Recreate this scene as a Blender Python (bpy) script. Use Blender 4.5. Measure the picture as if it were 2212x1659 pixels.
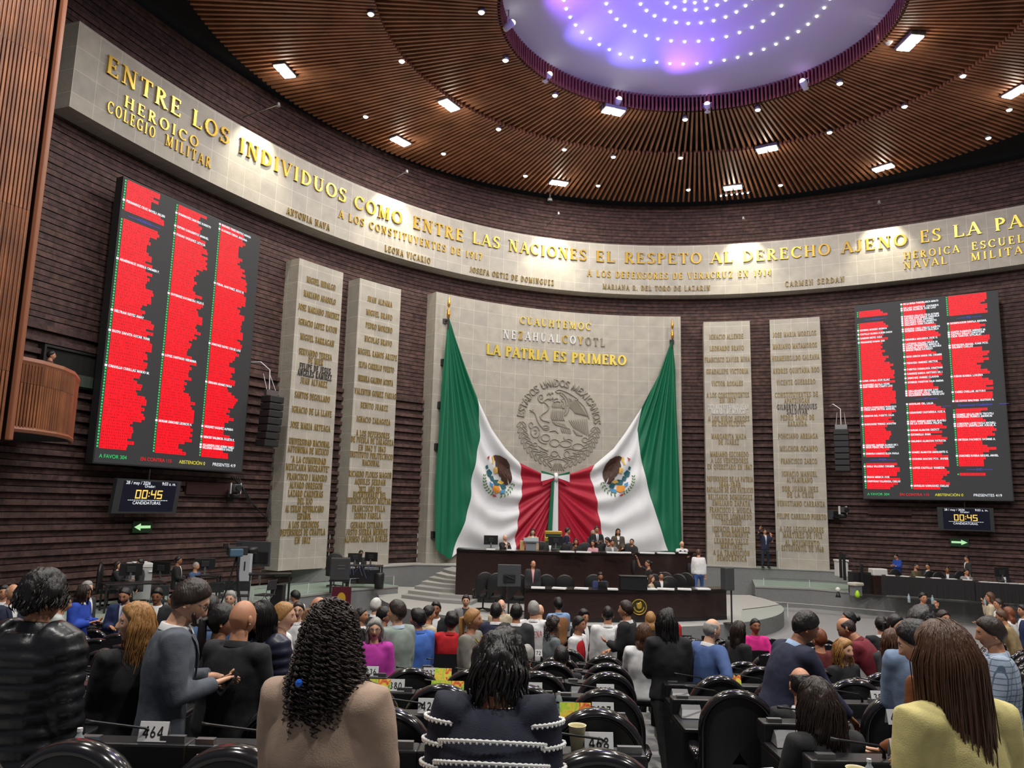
import bpy, math, random
import numpy as np
from mathutils import Matrix, Vector, noise as mnoise

for o in list(bpy.data.objects):
    bpy.data.objects.remove(o)
SC = bpy.context.scene
COL = SC.collection
PI = math.pi
rnd = random.Random(7)

# ------------------------------------------------------------ camera
FOC, PITCH, ROLL, EYE = 1662.0, 0.157, 0.024, 4.1
_cp, _sp, _cr, _sr = math.cos(PITCH), math.sin(PITCH), math.cos(ROLL), math.sin(ROLL)
RC = np.array([[_cr, -_sr, 0], [_sr, _cr, 0], [0, 0, 1]]) @ np.array([[1, 0, 0], [0, _sp, -_cp], [0, _cp, _sp]])
cam_data = bpy.data.cameras.new('camera')
cam_data.sensor_width = 36.0
cam_data.lens = FOC * 36.0 / 2212.0
cam_data.clip_end = 300
cam = bpy.data.objects.new('camera', cam_data)
COL.objects.link(cam)
m = Matrix.Identity(4)
for i in range(3):
    m[i][0], m[i][1], m[i][2] = RC[0][i], -RC[1][i], -RC[2][i]
m[2][3] = EYE
cam.matrix_world = m
SC.camera = cam

# ------------------------------------------------------------ colour management, world
SC.view_settings.view_transform = 'Standard'
SC.view_settings.look = 'None'
SC.view_settings.gamma = 1
SC.view_settings.use_curve_mapping = False
SC.view_settings.exposure = 0.0
SC.cycles.use_denoising = True
SC.cycles.max_bounces = 5
SC.cycles.diffuse_bounces = 3
SC.cycles.glossy_bounces = 3
SC.cycles.transparent_max_bounces = 8
SC.cycles.sample_clamp_indirect = 6.0
SC.cycles.caustics_reflective = False
SC.cycles.caustics_refractive = False
world = bpy.data.worlds.new('hall_air')
SC.world = world
world.use_nodes = True
world.node_tree.nodes['Background'].inputs[0].default_value = (0.9, 0.92, 1.0, 1)
world.node_tree.nodes['Background'].inputs[1].default_value = 0.09


def lamp(kind, name, loc, target, power, color=(1, 1, 1), size=0.5, spot=60, blend=0.4):
    d = bpy.data.lights.new(name, kind)
    d.energy = power
    d.color = color
    if kind == 'AREA':
        d.shape = 'DISK'
        d.size = size
    elif kind == 'SPOT':
        d.spot_size = math.radians(spot)
        d.spot_blend = blend
        d.shadow_soft_size = size
    o = bpy.data.objects.new(name, d)
    COL.objects.link(o)
    o.location = loc
    v = Vector(target) - Vector(loc)
    o.rotation_euler = v.to_track_quat('-Z', 'Y').to_euler()
    return o


# the hall's ceiling floods (their housings are built with the ceiling)
FLOOD_W = 380
for fx, fy in ((-5.5, 24.0), (-2.5, 29.5), (3.0, 33.0), (10.5, 31.5), (15.5, 26.5), (0.0, 21.0), (9.0, 20.0), (3.5, 25.0)):
    lamp('AREA', 'flood', (fx, fy, 18.9), (fx + 0.5, fy + 2, 4), FLOOD_W, (1.0, 0.95, 0.86), 0.8)
# added fill lights without housings, over the seats and behind the viewpoint
for fx, fy, pw in ((-6, 13, 900), (5, 13, 1000), (14, 12, 900), (-5, 3, 1100), (4, 2, 1100), (12, 2, 900)):
    lamp('AREA', 'flood', (fx, fy, 18.5), (fx, fy, 0), pw, (1.0, 0.96, 0.9), 0.9)
for fx, fy, tx, ty, pw in ((-3, 3, -6, 28, 900), (9, 3, 4, 34, 1300), (5, 3, 15, 27, 1500)):
    lamp('SPOT', 'flood', (fx, fy, 18.3), (tx, ty, 6.5), pw, (1.0, 0.96, 0.9), 1.0, 65, 0.8)  # added fill spots without housings; the last brightens the right platform front
# ------------------------------------------------------------ geometry helpers
def ray(px, py):
    return RC.T @ np.array([(px - 1106) / FOC, (py - 829.5) / FOC, 1.0])


def at(px, py, d=None, z=None):
    v = ray(px, py)
    t = (z - EYE) / v[2] if z is not None else d / v[1]
    q = v * t
    q[2] += EYE
    return q


_c, _s = math.cos(1.321), math.sin(1.321)
_t = np.linspace(-2.75, -0.45, 3001)
_u, _v = 61.345 * np.sin(_t), 30.349 * np.cos(_t)
WP = np.c_[17.72 + _c * _u + _s * _v, -23.172 - _s * _u + _c * _v]
WS = np.r_[0, np.cumsum(np.hypot(*np.diff(WP, axis=0).T))] - 50.18
_T = np.gradient(WP, axis=0)
_T /= np.linalg.norm(_T, axis=1)[:, None]
WN = np.c_[_T[:, 1], -_T[:, 0]]      # towards the room


def W(s, z, off=0.0):
    """Point on the curved back wall: s along it, z up, off towards the room."""
    s, z, off = np.broadcast_arrays(np.asarray(s, float), np.asarray(z, float), np.asarray(off, float))
    x = np.interp(s, WS, WP[:, 0]) + np.interp(s, WS, WN[:, 0]) * off
    y = np.interp(s, WS, WP[:, 1]) + np.interp(s, WS, WN[:, 1]) * off
    return np.stack([x, y, z], -1)


def wr(px, py, off=0.0):
    """(s, z) on the back wall seen at a spot of the photograph."""
    d = ray(px, py)
    Q = WP + WN * off
    c = d[0] * Q[:, 1] - d[1] * Q[:, 0]
    for i in np.where(c[:-1] * c[1:] <= 0)[0]:
        u = c[i] / (c[i] - c[i + 1])
        q = Q[i] + (Q[i + 1] - Q[i]) * u
        t = (q @ d[:2]) / (d[:2] @ d[:2])
        if t > 0:
            return WS[i] + (WS[i + 1] - WS[i]) * u, EYE + d[2] * t
    return None


class MB:
    """Collects pieces of ONE mesh."""
    def __init__(self):
        self.v, self.f, self.m, self.n, self.uv = [], [], [], 0, []

    def add(self, V, F, mi=0, uv=None):
        V = np.asarray(V, float).reshape(-1, 3)
        self.v.append(V)
        n = self.n
        self.f += [tuple(i + n for i in q) for q in F]
        self.m += [mi] * len(F)
        self.uv.append(np.zeros((len(V), 2)) if uv is None else np.asarray(uv, float).reshape(-1, 2))
        self.n += len(V)
        return self

    def box(self, c, s, rz=0.0, mi=0, M=None):
        x, y, z = (q / 2 for q in s)
        V = np.array([[-x, -y, -z], [x, -y, -z], [x, y, -z], [-x, y, -z], [-x, -y, z], [x, -y, z], [x, y, z], [-x, y, z]])
        if M is not None:
            V = V @ np.asarray(M).T
        elif rz:
            ca, sa = math.cos(rz), math.sin(rz)
            V = V @ np.array([[ca, sa, 0], [-sa, ca, 0], [0, 0, 1]])
        return self.add(V + np.asarray(c, float), [(3, 2, 1, 0), (4, 5, 6, 7), (0, 1, 5, 4), (1, 2, 6, 5), (2, 3, 7, 6), (3, 0, 4, 7)], mi)

    def grid(self, G, cu=False, cv=False, mi=0, uv=None, flip=False):
        G = np.asarray(G, float)
        a, b = G.shape[:2]
        F = []
        for i in range(a if cu else a - 1):
            for j in range(b if cv else b - 1):
                q = (i * b + j, ((i + 1) % a) * b + j, ((i + 1) % a) * b + (j + 1) % b, i * b + (j + 1) % b)
                F.append(q[::-1] if flip else q)
        return self.add(G, F, mi, uv)

    def tube(self, P, r, n=8, mi=0, cap=True, X=None):
        """Loft along P; r = radius or (n,2) half widths along X and across."""
        P = np.asarray(P, float)
        k = len(P)
        r = np.asarray(r, float)
        if r.ndim == 0:
            r = np.full((k, 2), float(r))
        elif r.ndim == 1:
            r = np.c_[r, r]
        T = np.gradient(P, axis=0)
        T /= np.linalg.norm(T, axis=1)[:, None] + 1e-12
        if X is None:
            X = np.array([1.0, 0, 0]) if abs(T[0][0]) < 0.8 else np.array([0, 1.0, 0])
        X = np.asarray(X, float)
        A = []
        for i in range(k):
            X = X - T[i] * (X @ T[i])
            X = X / (np.linalg.norm(X) + 1e-12)
            A.append(X)
        A = np.array(A)
        B = np.cross(T, A)
        a = np.linspace(0, 2 * PI, n, endpoint=False)
        G = P[:, None] + A[:, None] * (r[:, :1] * np.cos(a))[:, :, None] + B[:, None] * (r[:, 1:] * np.sin(a))[:, :, None]
        base = self.n
        self.grid(G, cv=True, mi=mi, flip=True)
        if cap:
            self.f.append(tuple(base + j for j in range(n))[::-1])
            self.f.append(tuple(base + (k - 1) * n + j for j in range(n)))
            self.m += [mi, mi]
        return self

    def ball(self, c, r, n=8, k=6, mi=0):
        r = np.broadcast_to(np.asarray(r, float), (3,))
        th = np.linspace(0.02, PI - 0.02, k)
        ph = np.linspace(0, 2 * PI, n, endpoint=False)
        G = np.stack([np.sin(th)[:, None] * np.cos(ph) * r[0], np.sin(th)[:, None] * np.sin(ph) * r[1], np.repeat(np.cos(th)[:, None], n, 1) * r[2]], -1) + np.asarray(c, float)
        return self.grid(G, cv=True, mi=mi)

    def lathe(self, prof, c=(0, 0, 0), n=16, mi=0):
        ph = np.linspace(0, 2 * PI, n, endpoint=False)
        G = np.array([[[r * math.cos(a), r * math.sin(a), z] for a in ph] for r, z in prof]) + np.asarray(c, float)
        return self.grid(G, cv=True, mi=mi, flip=True)

    def prism(self, poly, fn, h0, h1, mi=0):
        """Outline poly of (x, y); fn(x, y, h) gives the point; h0 back, h1 front."""
        k = len(poly)
        V = [fn(x, y, h0) for x, y in poly] + [fn(x, y, h1) for x, y in poly]
        F = [tuple(range(k, 2 * k))] + [(i, (i + 1) % k, k + (i + 1) % k, k + i) for i in range(k)]
        return self.add(V, F, mi)

    def build(self, name, mats, parent=None, smooth=False, loc=None, rz=0.0, uv=False):
        me = bpy.data.meshes.new(name)
        V = np.concatenate(self.v) if self.v else np.zeros((0, 3))
        me.from_pydata(V.tolist(), [], self.f)
        for q in (mats if isinstance(mats, (list, tuple)) else [mats]):
            me.materials.append(q)
        if len(me.polygons) == len(self.m):
            me.polygons.foreach_set('material_index', self.m)
        if smooth:
            me.polygons.foreach_set('use_smooth', [True] * len(me.polygons))
        if uv:
            L = me.uv_layers.new(name='UVMap')
            U = np.concatenate(self.uv)
            idx = np.empty(len(me.loops), dtype=np.int32)
            me.loops.foreach_get('vertex_index', idx)
            L.data.foreach_set('uv', U[idx].ravel())
        me.validate(verbose=False)
        me.update()
        o = bpy.data.objects.new(name, me)
        COL.objects.link(o)
        if parent is not None:
            o.parent = parent
        if loc is not None:
            o.location = loc
        if rz:
            o.rotation_euler = (0, 0, rz)
        return o


def bev(o, w=0.01, seg=2):
    b = o.modifiers.new('edges', 'BEVEL')
    b.width = w
    b.segments = seg
    b.limit_method = 'ANGLE'
    return o


def tag(o, label=None, cat=None, group=None, kind=None):
    for k, q in (('label', label), ('category', cat), ('group', group), ('kind', kind)):
        if q:
            o[k] = q
    return o


def empty(name, loc=(0, 0, 0), rz=0.0):
    o = bpy.data.objects.new(name, None)
    o.empty_display_size = 0.1
    COL.objects.link(o)
    o.location = loc
    o.rotation_euler = (0, 0, rz)
    return o


def copy_tree(o, parent=None):
    kids = list(o.children)
    c = o.copy()
    COL.objects.link(c)
    if parent is not None:
        c.parent = parent
    for ch in kids:
        copy_tree(ch, c)
    return c


# ------------------------------------------------------------ materials
_mc = {}


def srgb(r, g, b):
    return tuple(((q / 255) / 12.92 if q / 255 <= 0.04045 else ((q / 255 + 0.055) / 1.055) ** 2.4) for q in (r, g, b))


def mat(name, col, rough=0.6, metal=0.0, spec=0.5, emit=0.0, noise=0.0, nscale=8.0, bump=0.0, bscale=60.0, coat=0.0, stretch=None, alpha=1.0):
    key = name
    if key in _mc:
        return _mc[key]
    q = bpy.data.materials.new(name)
    _mc[key] = q
    q.use_nodes = True
    nt = q.node_tree
    b = nt.nodes['Principled BSDF']
    b.inputs['Base Color'].default_value = (*col, 1)
    b.inputs['Roughness'].default_value = rough
    b.inputs['Metallic'].default_value = metal
    b.inputs['Specular IOR Level'].default_value = spec
    b.inputs['Coat Weight'].default_value = coat
    b.inputs['Alpha'].default_value = alpha
    if emit:
        b.inputs['Base Color'].default_value = (*[q2 * .04 for q2 in col], 1)
        b.inputs['Emission Color'].default_value = (*col, 1)
        b.inputs['Emission Strength'].default_value = emit
        q.cycles.emission_sampling = 'NONE'
    if noise or bump:
        tc = nt.nodes.new('ShaderNodeTexCoord')
        src = tc.outputs['Object']
        if stretch:
            mp = nt.nodes.new('ShaderNodeMapping')
            mp.inputs['Scale'].default_value = stretch
            nt.links.new(src, mp.inputs['Vector'])
            src = mp.outputs['Vector']
    if noise:
        n = nt.nodes.new('ShaderNodeTexNoise')
        n.inputs['Scale'].default_value = nscale
        n.inputs['Detail'].default_value = 5
        nt.links.new(src, n.inputs['Vector'])
        mx = nt.nodes.new('ShaderNodeMix')
        mx.data_type = 'RGBA'
        mx.inputs['A'].default_value = (*[q2 * (1 - noise) for q2 in col], 1)
        mx.inputs['B'].default_value = (*[min(1, q2 * (1 + noise)) for q2 in col], 1)
        cr = nt.nodes.new('ShaderNodeMapRange')
        cr.inputs['From Min'].default_value = 0.3
        cr.inputs['From Max'].default_value = 0.7
        nt.links.new(n.outputs['Fac'], cr.inputs['Value'])
        nt.links.new(cr.outputs['Result'], mx.inputs['Factor'])
        nt.links.new(mx.outputs['Result'], b.inputs['Base Color'])
    if bump:
        n2 = nt.nodes.new('ShaderNodeTexNoise')
        n2.inputs['Scale'].default_value = bscale
        n2.inputs['Detail'].default_value = 4
        nt.links.new(src, n2.inputs['Vector'])
        bp = nt.nodes.new('ShaderNodeBump')
        bp.inputs['Strength'].default_value = bump
        bp.inputs['Distance'].default_value = 0.01
        nt.links.new(n2.outputs['Fac'], bp.inputs['Height'])
        nt.links.new(bp.outputs['Normal'], b.inputs['Normal'])
    return q


def brick_mat(name, c1, c2, mortar, bw, bh, ms, offset, bump, rough, nz=0.25, nscale=6.0):
    """Coursed masonry in the surface's own (along, up) metres."""
    q = bpy.data.materials.new(name)
    q.use_nodes = True
    nt = q.node_tree
    b = nt.nodes['Principled BSDF']
    b.inputs['Roughness'].default_value = rough
    uv = nt.nodes.new('ShaderNodeUVMap')
    br = nt.nodes.new('ShaderNodeTexBrick')
    br.offset = offset
    br.inputs['Color1'].default_value = (*c1, 1)
    br.inputs['Color2'].default_value = (*c2, 1)
    br.inputs['Mortar'].default_value = (*mortar, 1)
    br.inputs['Scale'].default_value = 1
    br.inputs['Brick Width'].default_value = bw
    br.inputs['Row Height'].default_value = bh
    br.inputs['Mortar Size'].default_value = ms
    br.inputs['Mortar Smooth'].default_value = 0.2
    br.inputs['Bias'].default_value = 0
    nt.links.new(uv.outputs['UV'], br.inputs['Vector'])
    n = nt.nodes.new('ShaderNodeTexNoise')
    n.inputs['Scale'].default_value = nscale
    n.inputs['Detail'].default_value = 6
    nt.links.new(uv.outputs['UV'], n.inputs['Vector'])
    mr = nt.nodes.new('ShaderNodeMapRange')
    mr.inputs['From Min'].default_value = 0.3
    mr.inputs['From Max'].default_value = 0.7
    mr.inputs['To Min'].default_value = 1 - nz
    mr.inputs['To Max'].default_value = 1 + nz
    nt.links.new(n.outputs['Fac'], mr.inputs['Value'])
    mx = nt.nodes.new('ShaderNodeMix')
    mx.data_type = 'RGBA'
    mx.blend_type = 'MULTIPLY'
    mx.inputs['Factor'].default_value = 1
    nt.links.new(br.outputs['Color'], mx.inputs['A'])
    nt.links.new(mr.outputs['Result'], mx.inputs['B'])
    nt.links.new(mx.outputs['Result'], b.inputs['Base Color'])
    if bump:
        n3 = nt.nodes.new('ShaderNodeTexNoise')
        n3.inputs['Scale'].default_value = 14
        n3.inputs['Detail'].default_value = 8
        nt.links.new(uv.outputs['UV'], n3.inputs['Vector'])
        bp = nt.nodes.new('ShaderNodeBump')
        bp.inputs['Strength'].default_value = bump
        bp.inputs['Distance'].default_value = 0.03
        nt.links.new(n3.outputs['Fac'], bp.inputs['Height'])
        nt.links.new(bp.outputs['Normal'], b.inputs['Normal'])
    return q


def glass_mat():
    q = bpy.data.materials.new('thin_glass')
    q.use_nodes = True
    nt = q.node_tree
    nt.nodes.clear()
    out = nt.nodes.new('ShaderNodeOutputMaterial')
    tr = nt.nodes.new('ShaderNodeBsdfTransparent')
    tr.inputs[0].default_value = (0.86, 0.93, 0.9, 1)
    gl = nt.nodes.new('ShaderNodeBsdfGlossy')
    gl.inputs['Roughness'].default_value = 0.03
    mx = nt.nodes.new('ShaderNodeMixShader')
    mx.inputs[0].default_value = 0.07
    nt.links.new(tr.outputs[0], mx.inputs[1])
    nt.links.new(gl.outputs[0], mx.inputs[2])
    nt.links.new(mx.outputs[0], out.inputs[0])
    return q


# ------------------------------------------------------------ lettering: capitals drawn as strokes
K, T_ = 0.17, 0.07
GL = {
    'A': (.76, 'l.06,0,.37,1,t l.36,1,.70,0,k l.18,.34,.54,.34,t s.06,0 s.70,0'),
    'B': (.68, 'l.15,0,.15,1,k a.22,.755,.3,.245,-90,90 a.22,.26,.36,.26,-90,90 l.04,1,.24,1,t l.04,0,.24,0,t l.15,.51,.24,.51,t'),
    'C': (.76, 'a.42,.5,.37,.5,42,318 l.70,.98,.70,.72,t'),
    'D': (.78, 'l.15,0,.15,1,k a.22,.5,.48,.5,-90,90 l.04,1,.24,1,t l.04,0,.24,0,t'),
    'E': (.66, 'l.15,0,.15,1,k l.04,1,.56,1,t l.15,.52,.44,.52,t l.04,0,.6,0,t l.56,1,.56,.78,t l.6,0,.6,.22,t l.44,.4,.44,.64,t'),
    'F': (.62, 'l.15,0,.15,1,k l.04,1,.56,1,t l.15,.52,.44,.52,t l.56,1,.56,.78,t l.44,.4,.44,.64,t s.15,0'),
    'G': (.82, 'a.42,.5,.37,.5,42,330 l.70,.98,.70,.72,t l.70,.04,.70,.4,k l.56,.42,.8,.42,t'),
    'H': (.82, 'l.15,0,.15,1,k l.66,0,.66,1,k l.15,.52,.66,.52,t s.15,0 s.15,1 s.66,0 s.66,1'),
    'I': (.36, 'l.18,0,.18,1,k s.18,0 s.18,1'),
    'J': (.46, 'l.28,.2,.28,1,k a.13,.2,.15,.2,200,360 s.28,1'),
    'K': (.8, 'l.15,0,.15,1,k l.15,.4,.62,1,t l.3,.58,.66,0,k s.15,0 s.15,1 s.62,1 s.66,0'),
    'L': (.62, 'l.15,0,.15,1,k l.04,0,.58,0,t l.58,0,.58,.24,t s.15,1'),
    'M': (.98, 'l.13,0,.16,1,t l.16,1,.48,.06,k l.48,.06,.80,1,t l.80,0,.80,1,k s.13,0 s.80,0 s.10,1 s.84,1'),
    'N': (.84, 'l.14,0,.14,1,t l.14,1,.68,0,k l.68,0,.68,1,t s.14,0 s.1,1 s.68,1'),
    'O': (.84, 'a.42,.5,.37,.5,0,360'),
    'P': (.64, 'l.15,0,.15,1,k a.22,.73,.34,.27,-90,90 l.04,1,.24,1,t l.15,.46,.24,.46,t s.15,0'),
    'Q': (.84, 'a.42,.5,.37,.5,0,360 l.42,.15,.74,-.15,k'),
    'R': (.74, 'l.15,0,.15,1,k a.22,.74,.32,.26,-90,90 l.04,1,.24,1,t l.15,.48,.24,.48,t l.32,.48,.64,0,k s.15,0 s.66,0'),
    'S': (.6, 'a.3,.75,.22,.25,35,270 a.3,.255,.24,.255,90,-145 l.52,.98,.52,.74,t l.06,.02,.06,.26,t'),
    'T': (.7, 'l.35,0,.35,1,k l.04,1,.66,1,t l.04,1,.04,.76,t l.66,1,.66,.76,t s.35,0'),
    'U': (.8, 'l.15,1,.15,.32,k a.39,.32,.25,.32,180,360 l.64,1,.64,.32,t s.15,1 s.64,1'),
    'V': (.74, 'l.08,1,.37,0,k l.37,0,.66,1,t s.08,1 s.66,1'),
    'W': (1.04, 'l.08,1,.3,0,k l.3,0,.5,.9,t l.5,.9,.72,0,k l.72,0,.94,1,t s.08,1 s.94,1'),
    'X': (.76, 'l.1,1,.64,0,k l.1,0,.64,1,t s.1,0 s.1,1 s.64,0 s.64,1'),
    'Y': (.74, 'l.08,1,.37,.46,k l.37,.46,.66,1,t l.37,0,.37,.46,k s.08,1 s.66,1 s.37,0'),
    'Z': (.68, 'l.08,1,.6,1,t l.6,1,.08,0,k l.08,0,.6,0,t l.08,1,.08,.78,t l.6,0,.6,.22,t'),
    '0': (.62, 'a.31,.5,.25,.5,0,360'),
    '1': (.4, 'l.22,0,.22,1,k l.08,.84,.22,1,t s.22,0'),
    '2': (.6, 'a.29,.74,.23,.26,170,-40 l.48,.6,.07,.03,t l.06,.03,.54,.03,k'),
    '3': (.6, 'a.28,.76,.22,.24,160,-90 a.28,.27,.25,.27,90,-160'),
    '4': (.64, 'l.45,0,.45,1,k l.45,1,.05,.28,t l.05,.28,.6,.28,t'),
    '5': (.6, 'l.12,1,.5,1,k l.12,1,.1,.55,t a.27,.31,.26,.31,120,-150'),
    '6': (.62, 'a.31,.3,.25,.3,0,360 l.08,.35,.36,1,k'),
    '7': (.58, 'l.05,.97,.54,.97,k l.54,.97,.2,0,k'),
    '8': (.62, 'a.31,.76,.21,.24,0,360 a.31,.27,.25,.27,0,360'),
    '9': (.62, 'a.31,.7,.25,.3,0,360 l.54,.65,.26,0,k'),
    '.': (.24, 'l.12,0,.12,.12,k'), ',': (.24, 'l.14,.1,.1,-.12,k'), '-': (.4, 'l.05,.42,.35,.42,k'),
    '"': (.36, 'l.11,.75,.11,1,t l.25,.75,.25,1,t'), ':': (.3, 'l.15,.15,.15,.28,k l.15,.6,.15,.73,k'), '/': (.5, 'l.06,-.05,.44,1.05,t'), ' ': (.36, ''),
}
for _a, _b in (('Á', 'A'), ('É', 'E'), ('Í', 'I'), ('Ó', 'O'), ('Ú', 'U')):
    w_ = GL[_b][0]
    GL[_a] = (w_, GL[_b][1] + ' l%g,1.1,%g,1.28,t' % (w_ / 2 - .04, w_ / 2 + .08))
GL['Ñ'] = (.84, GL['N'][1] + ' l.24,1.12,.56,1.2,t')
_gc = {}


def glyph(ch, style):
    """Quads (4 points each) of a glyph in units of the cap height."""
    key = (ch, style)
    if key in _gc:
        return _gc[key]
    w, src = GL.get(ch, GL['-'])
    kk, tt = {'serif': (.17, .075), 'bold': (.24, .12), 'sans': (.15, .15), 'heavy': (.2, .2)}[style]
    serif = style in ('serif', 'bold')
    Q = []

    def seg(x0, y0, x1, y1, h0, h1):
        L = math.hypot(x1 - x0, y1 - y0) or 1e-6
        nx, ny = -(y1 - y0) / L, (x1 - x0) / L
        Q.append([(x0 + nx * h0, y0 + ny * h0), (x0 - nx * h0, y0 - ny * h0), (x1 - nx * h1, y1 - ny * h1), (x1 + nx * h1, y1 + ny * h1)])
    for tok in src.split():
        a = tok[1:].split(',')
        if tok[0] == 'l':
            h = (kk if a[4] == 'k' else tt) / 2
            x0, y0, x1, y1 = map(float, a[:4])
            if abs(y0 - y1) < 1e-6:
                y0 = y1 = min(max(y0, h), 1 - h) if 0 <= y0 <= 1 else y0
            seg(x0, y0, x1, y1, h, h)
        elif tok[0] == 'a':
            cx, cy, rx, ry, a0, a1 = map(float, a)
            n = max(4, int(abs(a1 - a0) / 24))
            pr = None
            rx2, ry2 = rx - tt / 4, ry - tt / 2
            for i in range(n + 1):
                t = math.radians(a0 + (a1 - a0) * i / n)
                h = (tt + (kk - tt) * abs(math.cos(t))) / 2
                p = (cx + rx2 * math.cos(t), cy + ry2 * math.sin(t), h)
                if pr:
                    seg(pr[0], pr[1], p[0], p[1], pr[2], p[2])
                pr = p
        elif tok[0] == 's' and serif:
            x, y = float(a[0]), float(a[1])
            yy = .025 if y < .5 else .975
            seg(x - .14, yy, x + .14, yy, .025, .025)
    _gc[key] = (w, Q)
    return _gc[key]


def text_width(txt, style='serif', gap=.08):
    return sum(GL.get(c, GL['-'])[0] + gap for c in txt) - gap


def put_text(mb, txt, fn, width, height, depth, style='serif', gap=.08, mi=0, back=False):
    """Raised letters; fn(x, y, h) maps the line (x from the centre, y up from mid height, h proud)."""
    tw = text_width(txt, style, gap)
    kx = width / tw
    x = -tw / 2
    for ch in txt:
        w, Q = glyph(ch, style)
        for q in Q:
            P = [((x + a) * kx, (b - .5) * height) for a, b in q]
            fr = [fn(a, b, depth) for a, b in P]
            if depth > 0.004 and not back:
                bk = [fn(a, b, 0.0) for a, b in P]
                mb.add(fr + bk, [(0, 1, 2, 3), (0, 4, 5, 1), (1, 5, 6, 2), (2, 6, 7, 3), (3, 7, 4, 0)], mi)
            else:
                mb.add(fr, [(0, 1, 2, 3)], mi)
        x += w + gap
    return mb


def wall_text(mb, txt, x0, y0, x1, y1, hpx=None, h=None, depth=0.05, style='serif', gap=.08, off=0.0):
    """A line whose middle runs from (x0,y0) to (x1,y1) of the photograph, on the wall's curve."""
    a, b = wr(x0, y0, off), wr(x1, y1, off)
    sm, zm = (a[0] + b[0]) / 2, (a[1] + b[1]) / 2
    width = abs(b[0] - a[0])
    put_text(mb, txt, lambda x, y, d: W(sm + x, zm + y, off + d), width, h, depth, style, gap)
# ------------------------------------------------------------ the setting
M_brickw = brick_mat('dark_brick', srgb(90, 65, 60), srgb(68, 48, 46), srgb(52, 37, 35), 0.62, 0.166, 0.008, 0.5, 0.5, 0.75, 0.5, 5.0)
M_stone = brick_mat('grey_stone', srgb(176, 170, 158), srgb(168, 163, 154), srgb(205, 200, 188), 0.74, 0.68, 0.008, 0.0, 0.25, 0.7, 0.10, 2.2)
M_gold = mat('gold_letters', srgb(205, 168, 70), 0.35, 0.55)
M_golddim = mat('shaded_gold_letters', srgb(150, 126, 66), 0.45, 0.2)  # gold darkened so the colour carries the letters' shadow
M_black = mat('black_paint', (0.012, 0.012, 0.013), 0.45)
M_dark = mat('unlit_depth_black', (0.008, 0.007, 0.007), 0.9)  # near-black colour that stands in for unlit depth
M_white = mat('white_paint', (0.8, 0.8, 0.78), 0.4)
M_letdark = mat('dark_letters', (0.05, 0.045, 0.04), 0.5)
M_carpet = mat('grey_carpet', srgb(138, 138, 138), 0.95, noise=0.12, nscale=90)
M_grey = mat('grey_render_wall', srgb(126, 127, 127), 0.85, noise=0.1, nscale=25)
M_step = mat('pale_step_carpet', srgb(165, 165, 160), 0.9, noise=0.08, nscale=60)
M_gfloor = mat('greenish_floor', srgb(150, 165, 155), 0.45, noise=0.08, nscale=10)
M_wood = mat('dark_veneer', srgb(46, 30, 28), 0.32, noise=0.25, nscale=6, stretch=(1, 1, 8))
M_glass = glass_mat()


def tread(d):
    return max(2.45 - 0.125 * d, 0.30)


ROW0, STEP = 3.2, 1.25


def floor_z(x, y):
    i = round((y - 0.12 - ROW0) / STEP)
    return tread(ROW0 + STEP * i)


# stepped floor of the hall
mb = MB()
prof = []
for i in range(-3, 12):
    y0 = ROW0 + STEP * i + 0.12 - STEP / 2
    z = tread(ROW0 + STEP * i)
    prof += [(y0, z), (y0 + STEP, z)]
prof += [(40, 0.30)]
G = np.array([[[x, y, z] for (y, z) in prof] for x in (-17, 0, 26)])
mb.grid(G, flip=True)
tag(mb.build('floor', M_carpet), 'grey carpeted stepped floor falling to the speakers rostrum', kind='structure')

# brick wall with projecting courses
mb = MB()
ss = np.linspace(-33, 34, 150)
zz, oo = [], []
z = 0.0
k = 0
while z < 19.3:
    p = (0.0, 0.014, 0.004, 0.02)[k % 4] if z > 8.5 else (0.0, 0.12, 0.01, 0.14)[k % 4] if z > 3 else (0.0, 0.10, 0.02, 0.11)[k % 4]
    zz += [z, z + 0.002, z + 0.146, z + 0.148]
    oo += [-0.79, -0.75 + p, -0.75 + p, -0.79]
    z += 0.166
    k += 1
zz, oo = np.array(zz), np.array(oo)
G = W(ss[:, None], zz[None], oo[None])
uv = np.stack(np.broadcast_arrays(ss[:, None], zz[None]), -1)
mb.grid(G, uv=uv, flip=True)
tag(mb.build('wall_back', M_brickw, uv=True), 'curved wall of dark brown coursed brick', kind='structure')


def slab(mb, s0, s1, z0, z1, o0, o1, n=24, uvo=0.0):
    """Solid piece that follows the wall: front at o1, back at o0."""
    s = np.linspace(s0, s1, n)
    ring = [(z0, o0), (z0, o1), (z1, o1), (z1, o0)]
    fr = W(s[:, None], np.linspace(z0, z1, 2)[None], o1)
    mb.grid(fr, uv=np.stack(np.broadcast_arrays(s[:, None], np.array([z0, z1])[None]), -1), flip=True)
    for zz_, fl in ((z0, True), (z1, False)):
        g = W(s[:, None], zz_, np.array([o0, o1])[None])
        mb.grid(g, uv=np.stack(np.broadcast_arrays(s[:, None], np.array([zz_ + o0, zz_ + o1])[None]), -1), flip=not fl)
    for s_, fl in ((s0, False), (s1, True)):
        g = W(s_, np.array([z0, z1])[:, None], np.array([o0, o1])[None])
        u_ = np.stack(np.broadcast_arrays(np.array([o0, o1])[None] + s_, np.array([z0, z1])[:, None]), -1)
        mb.grid(g, uv=u_, flip=fl)
    return mb


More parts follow.
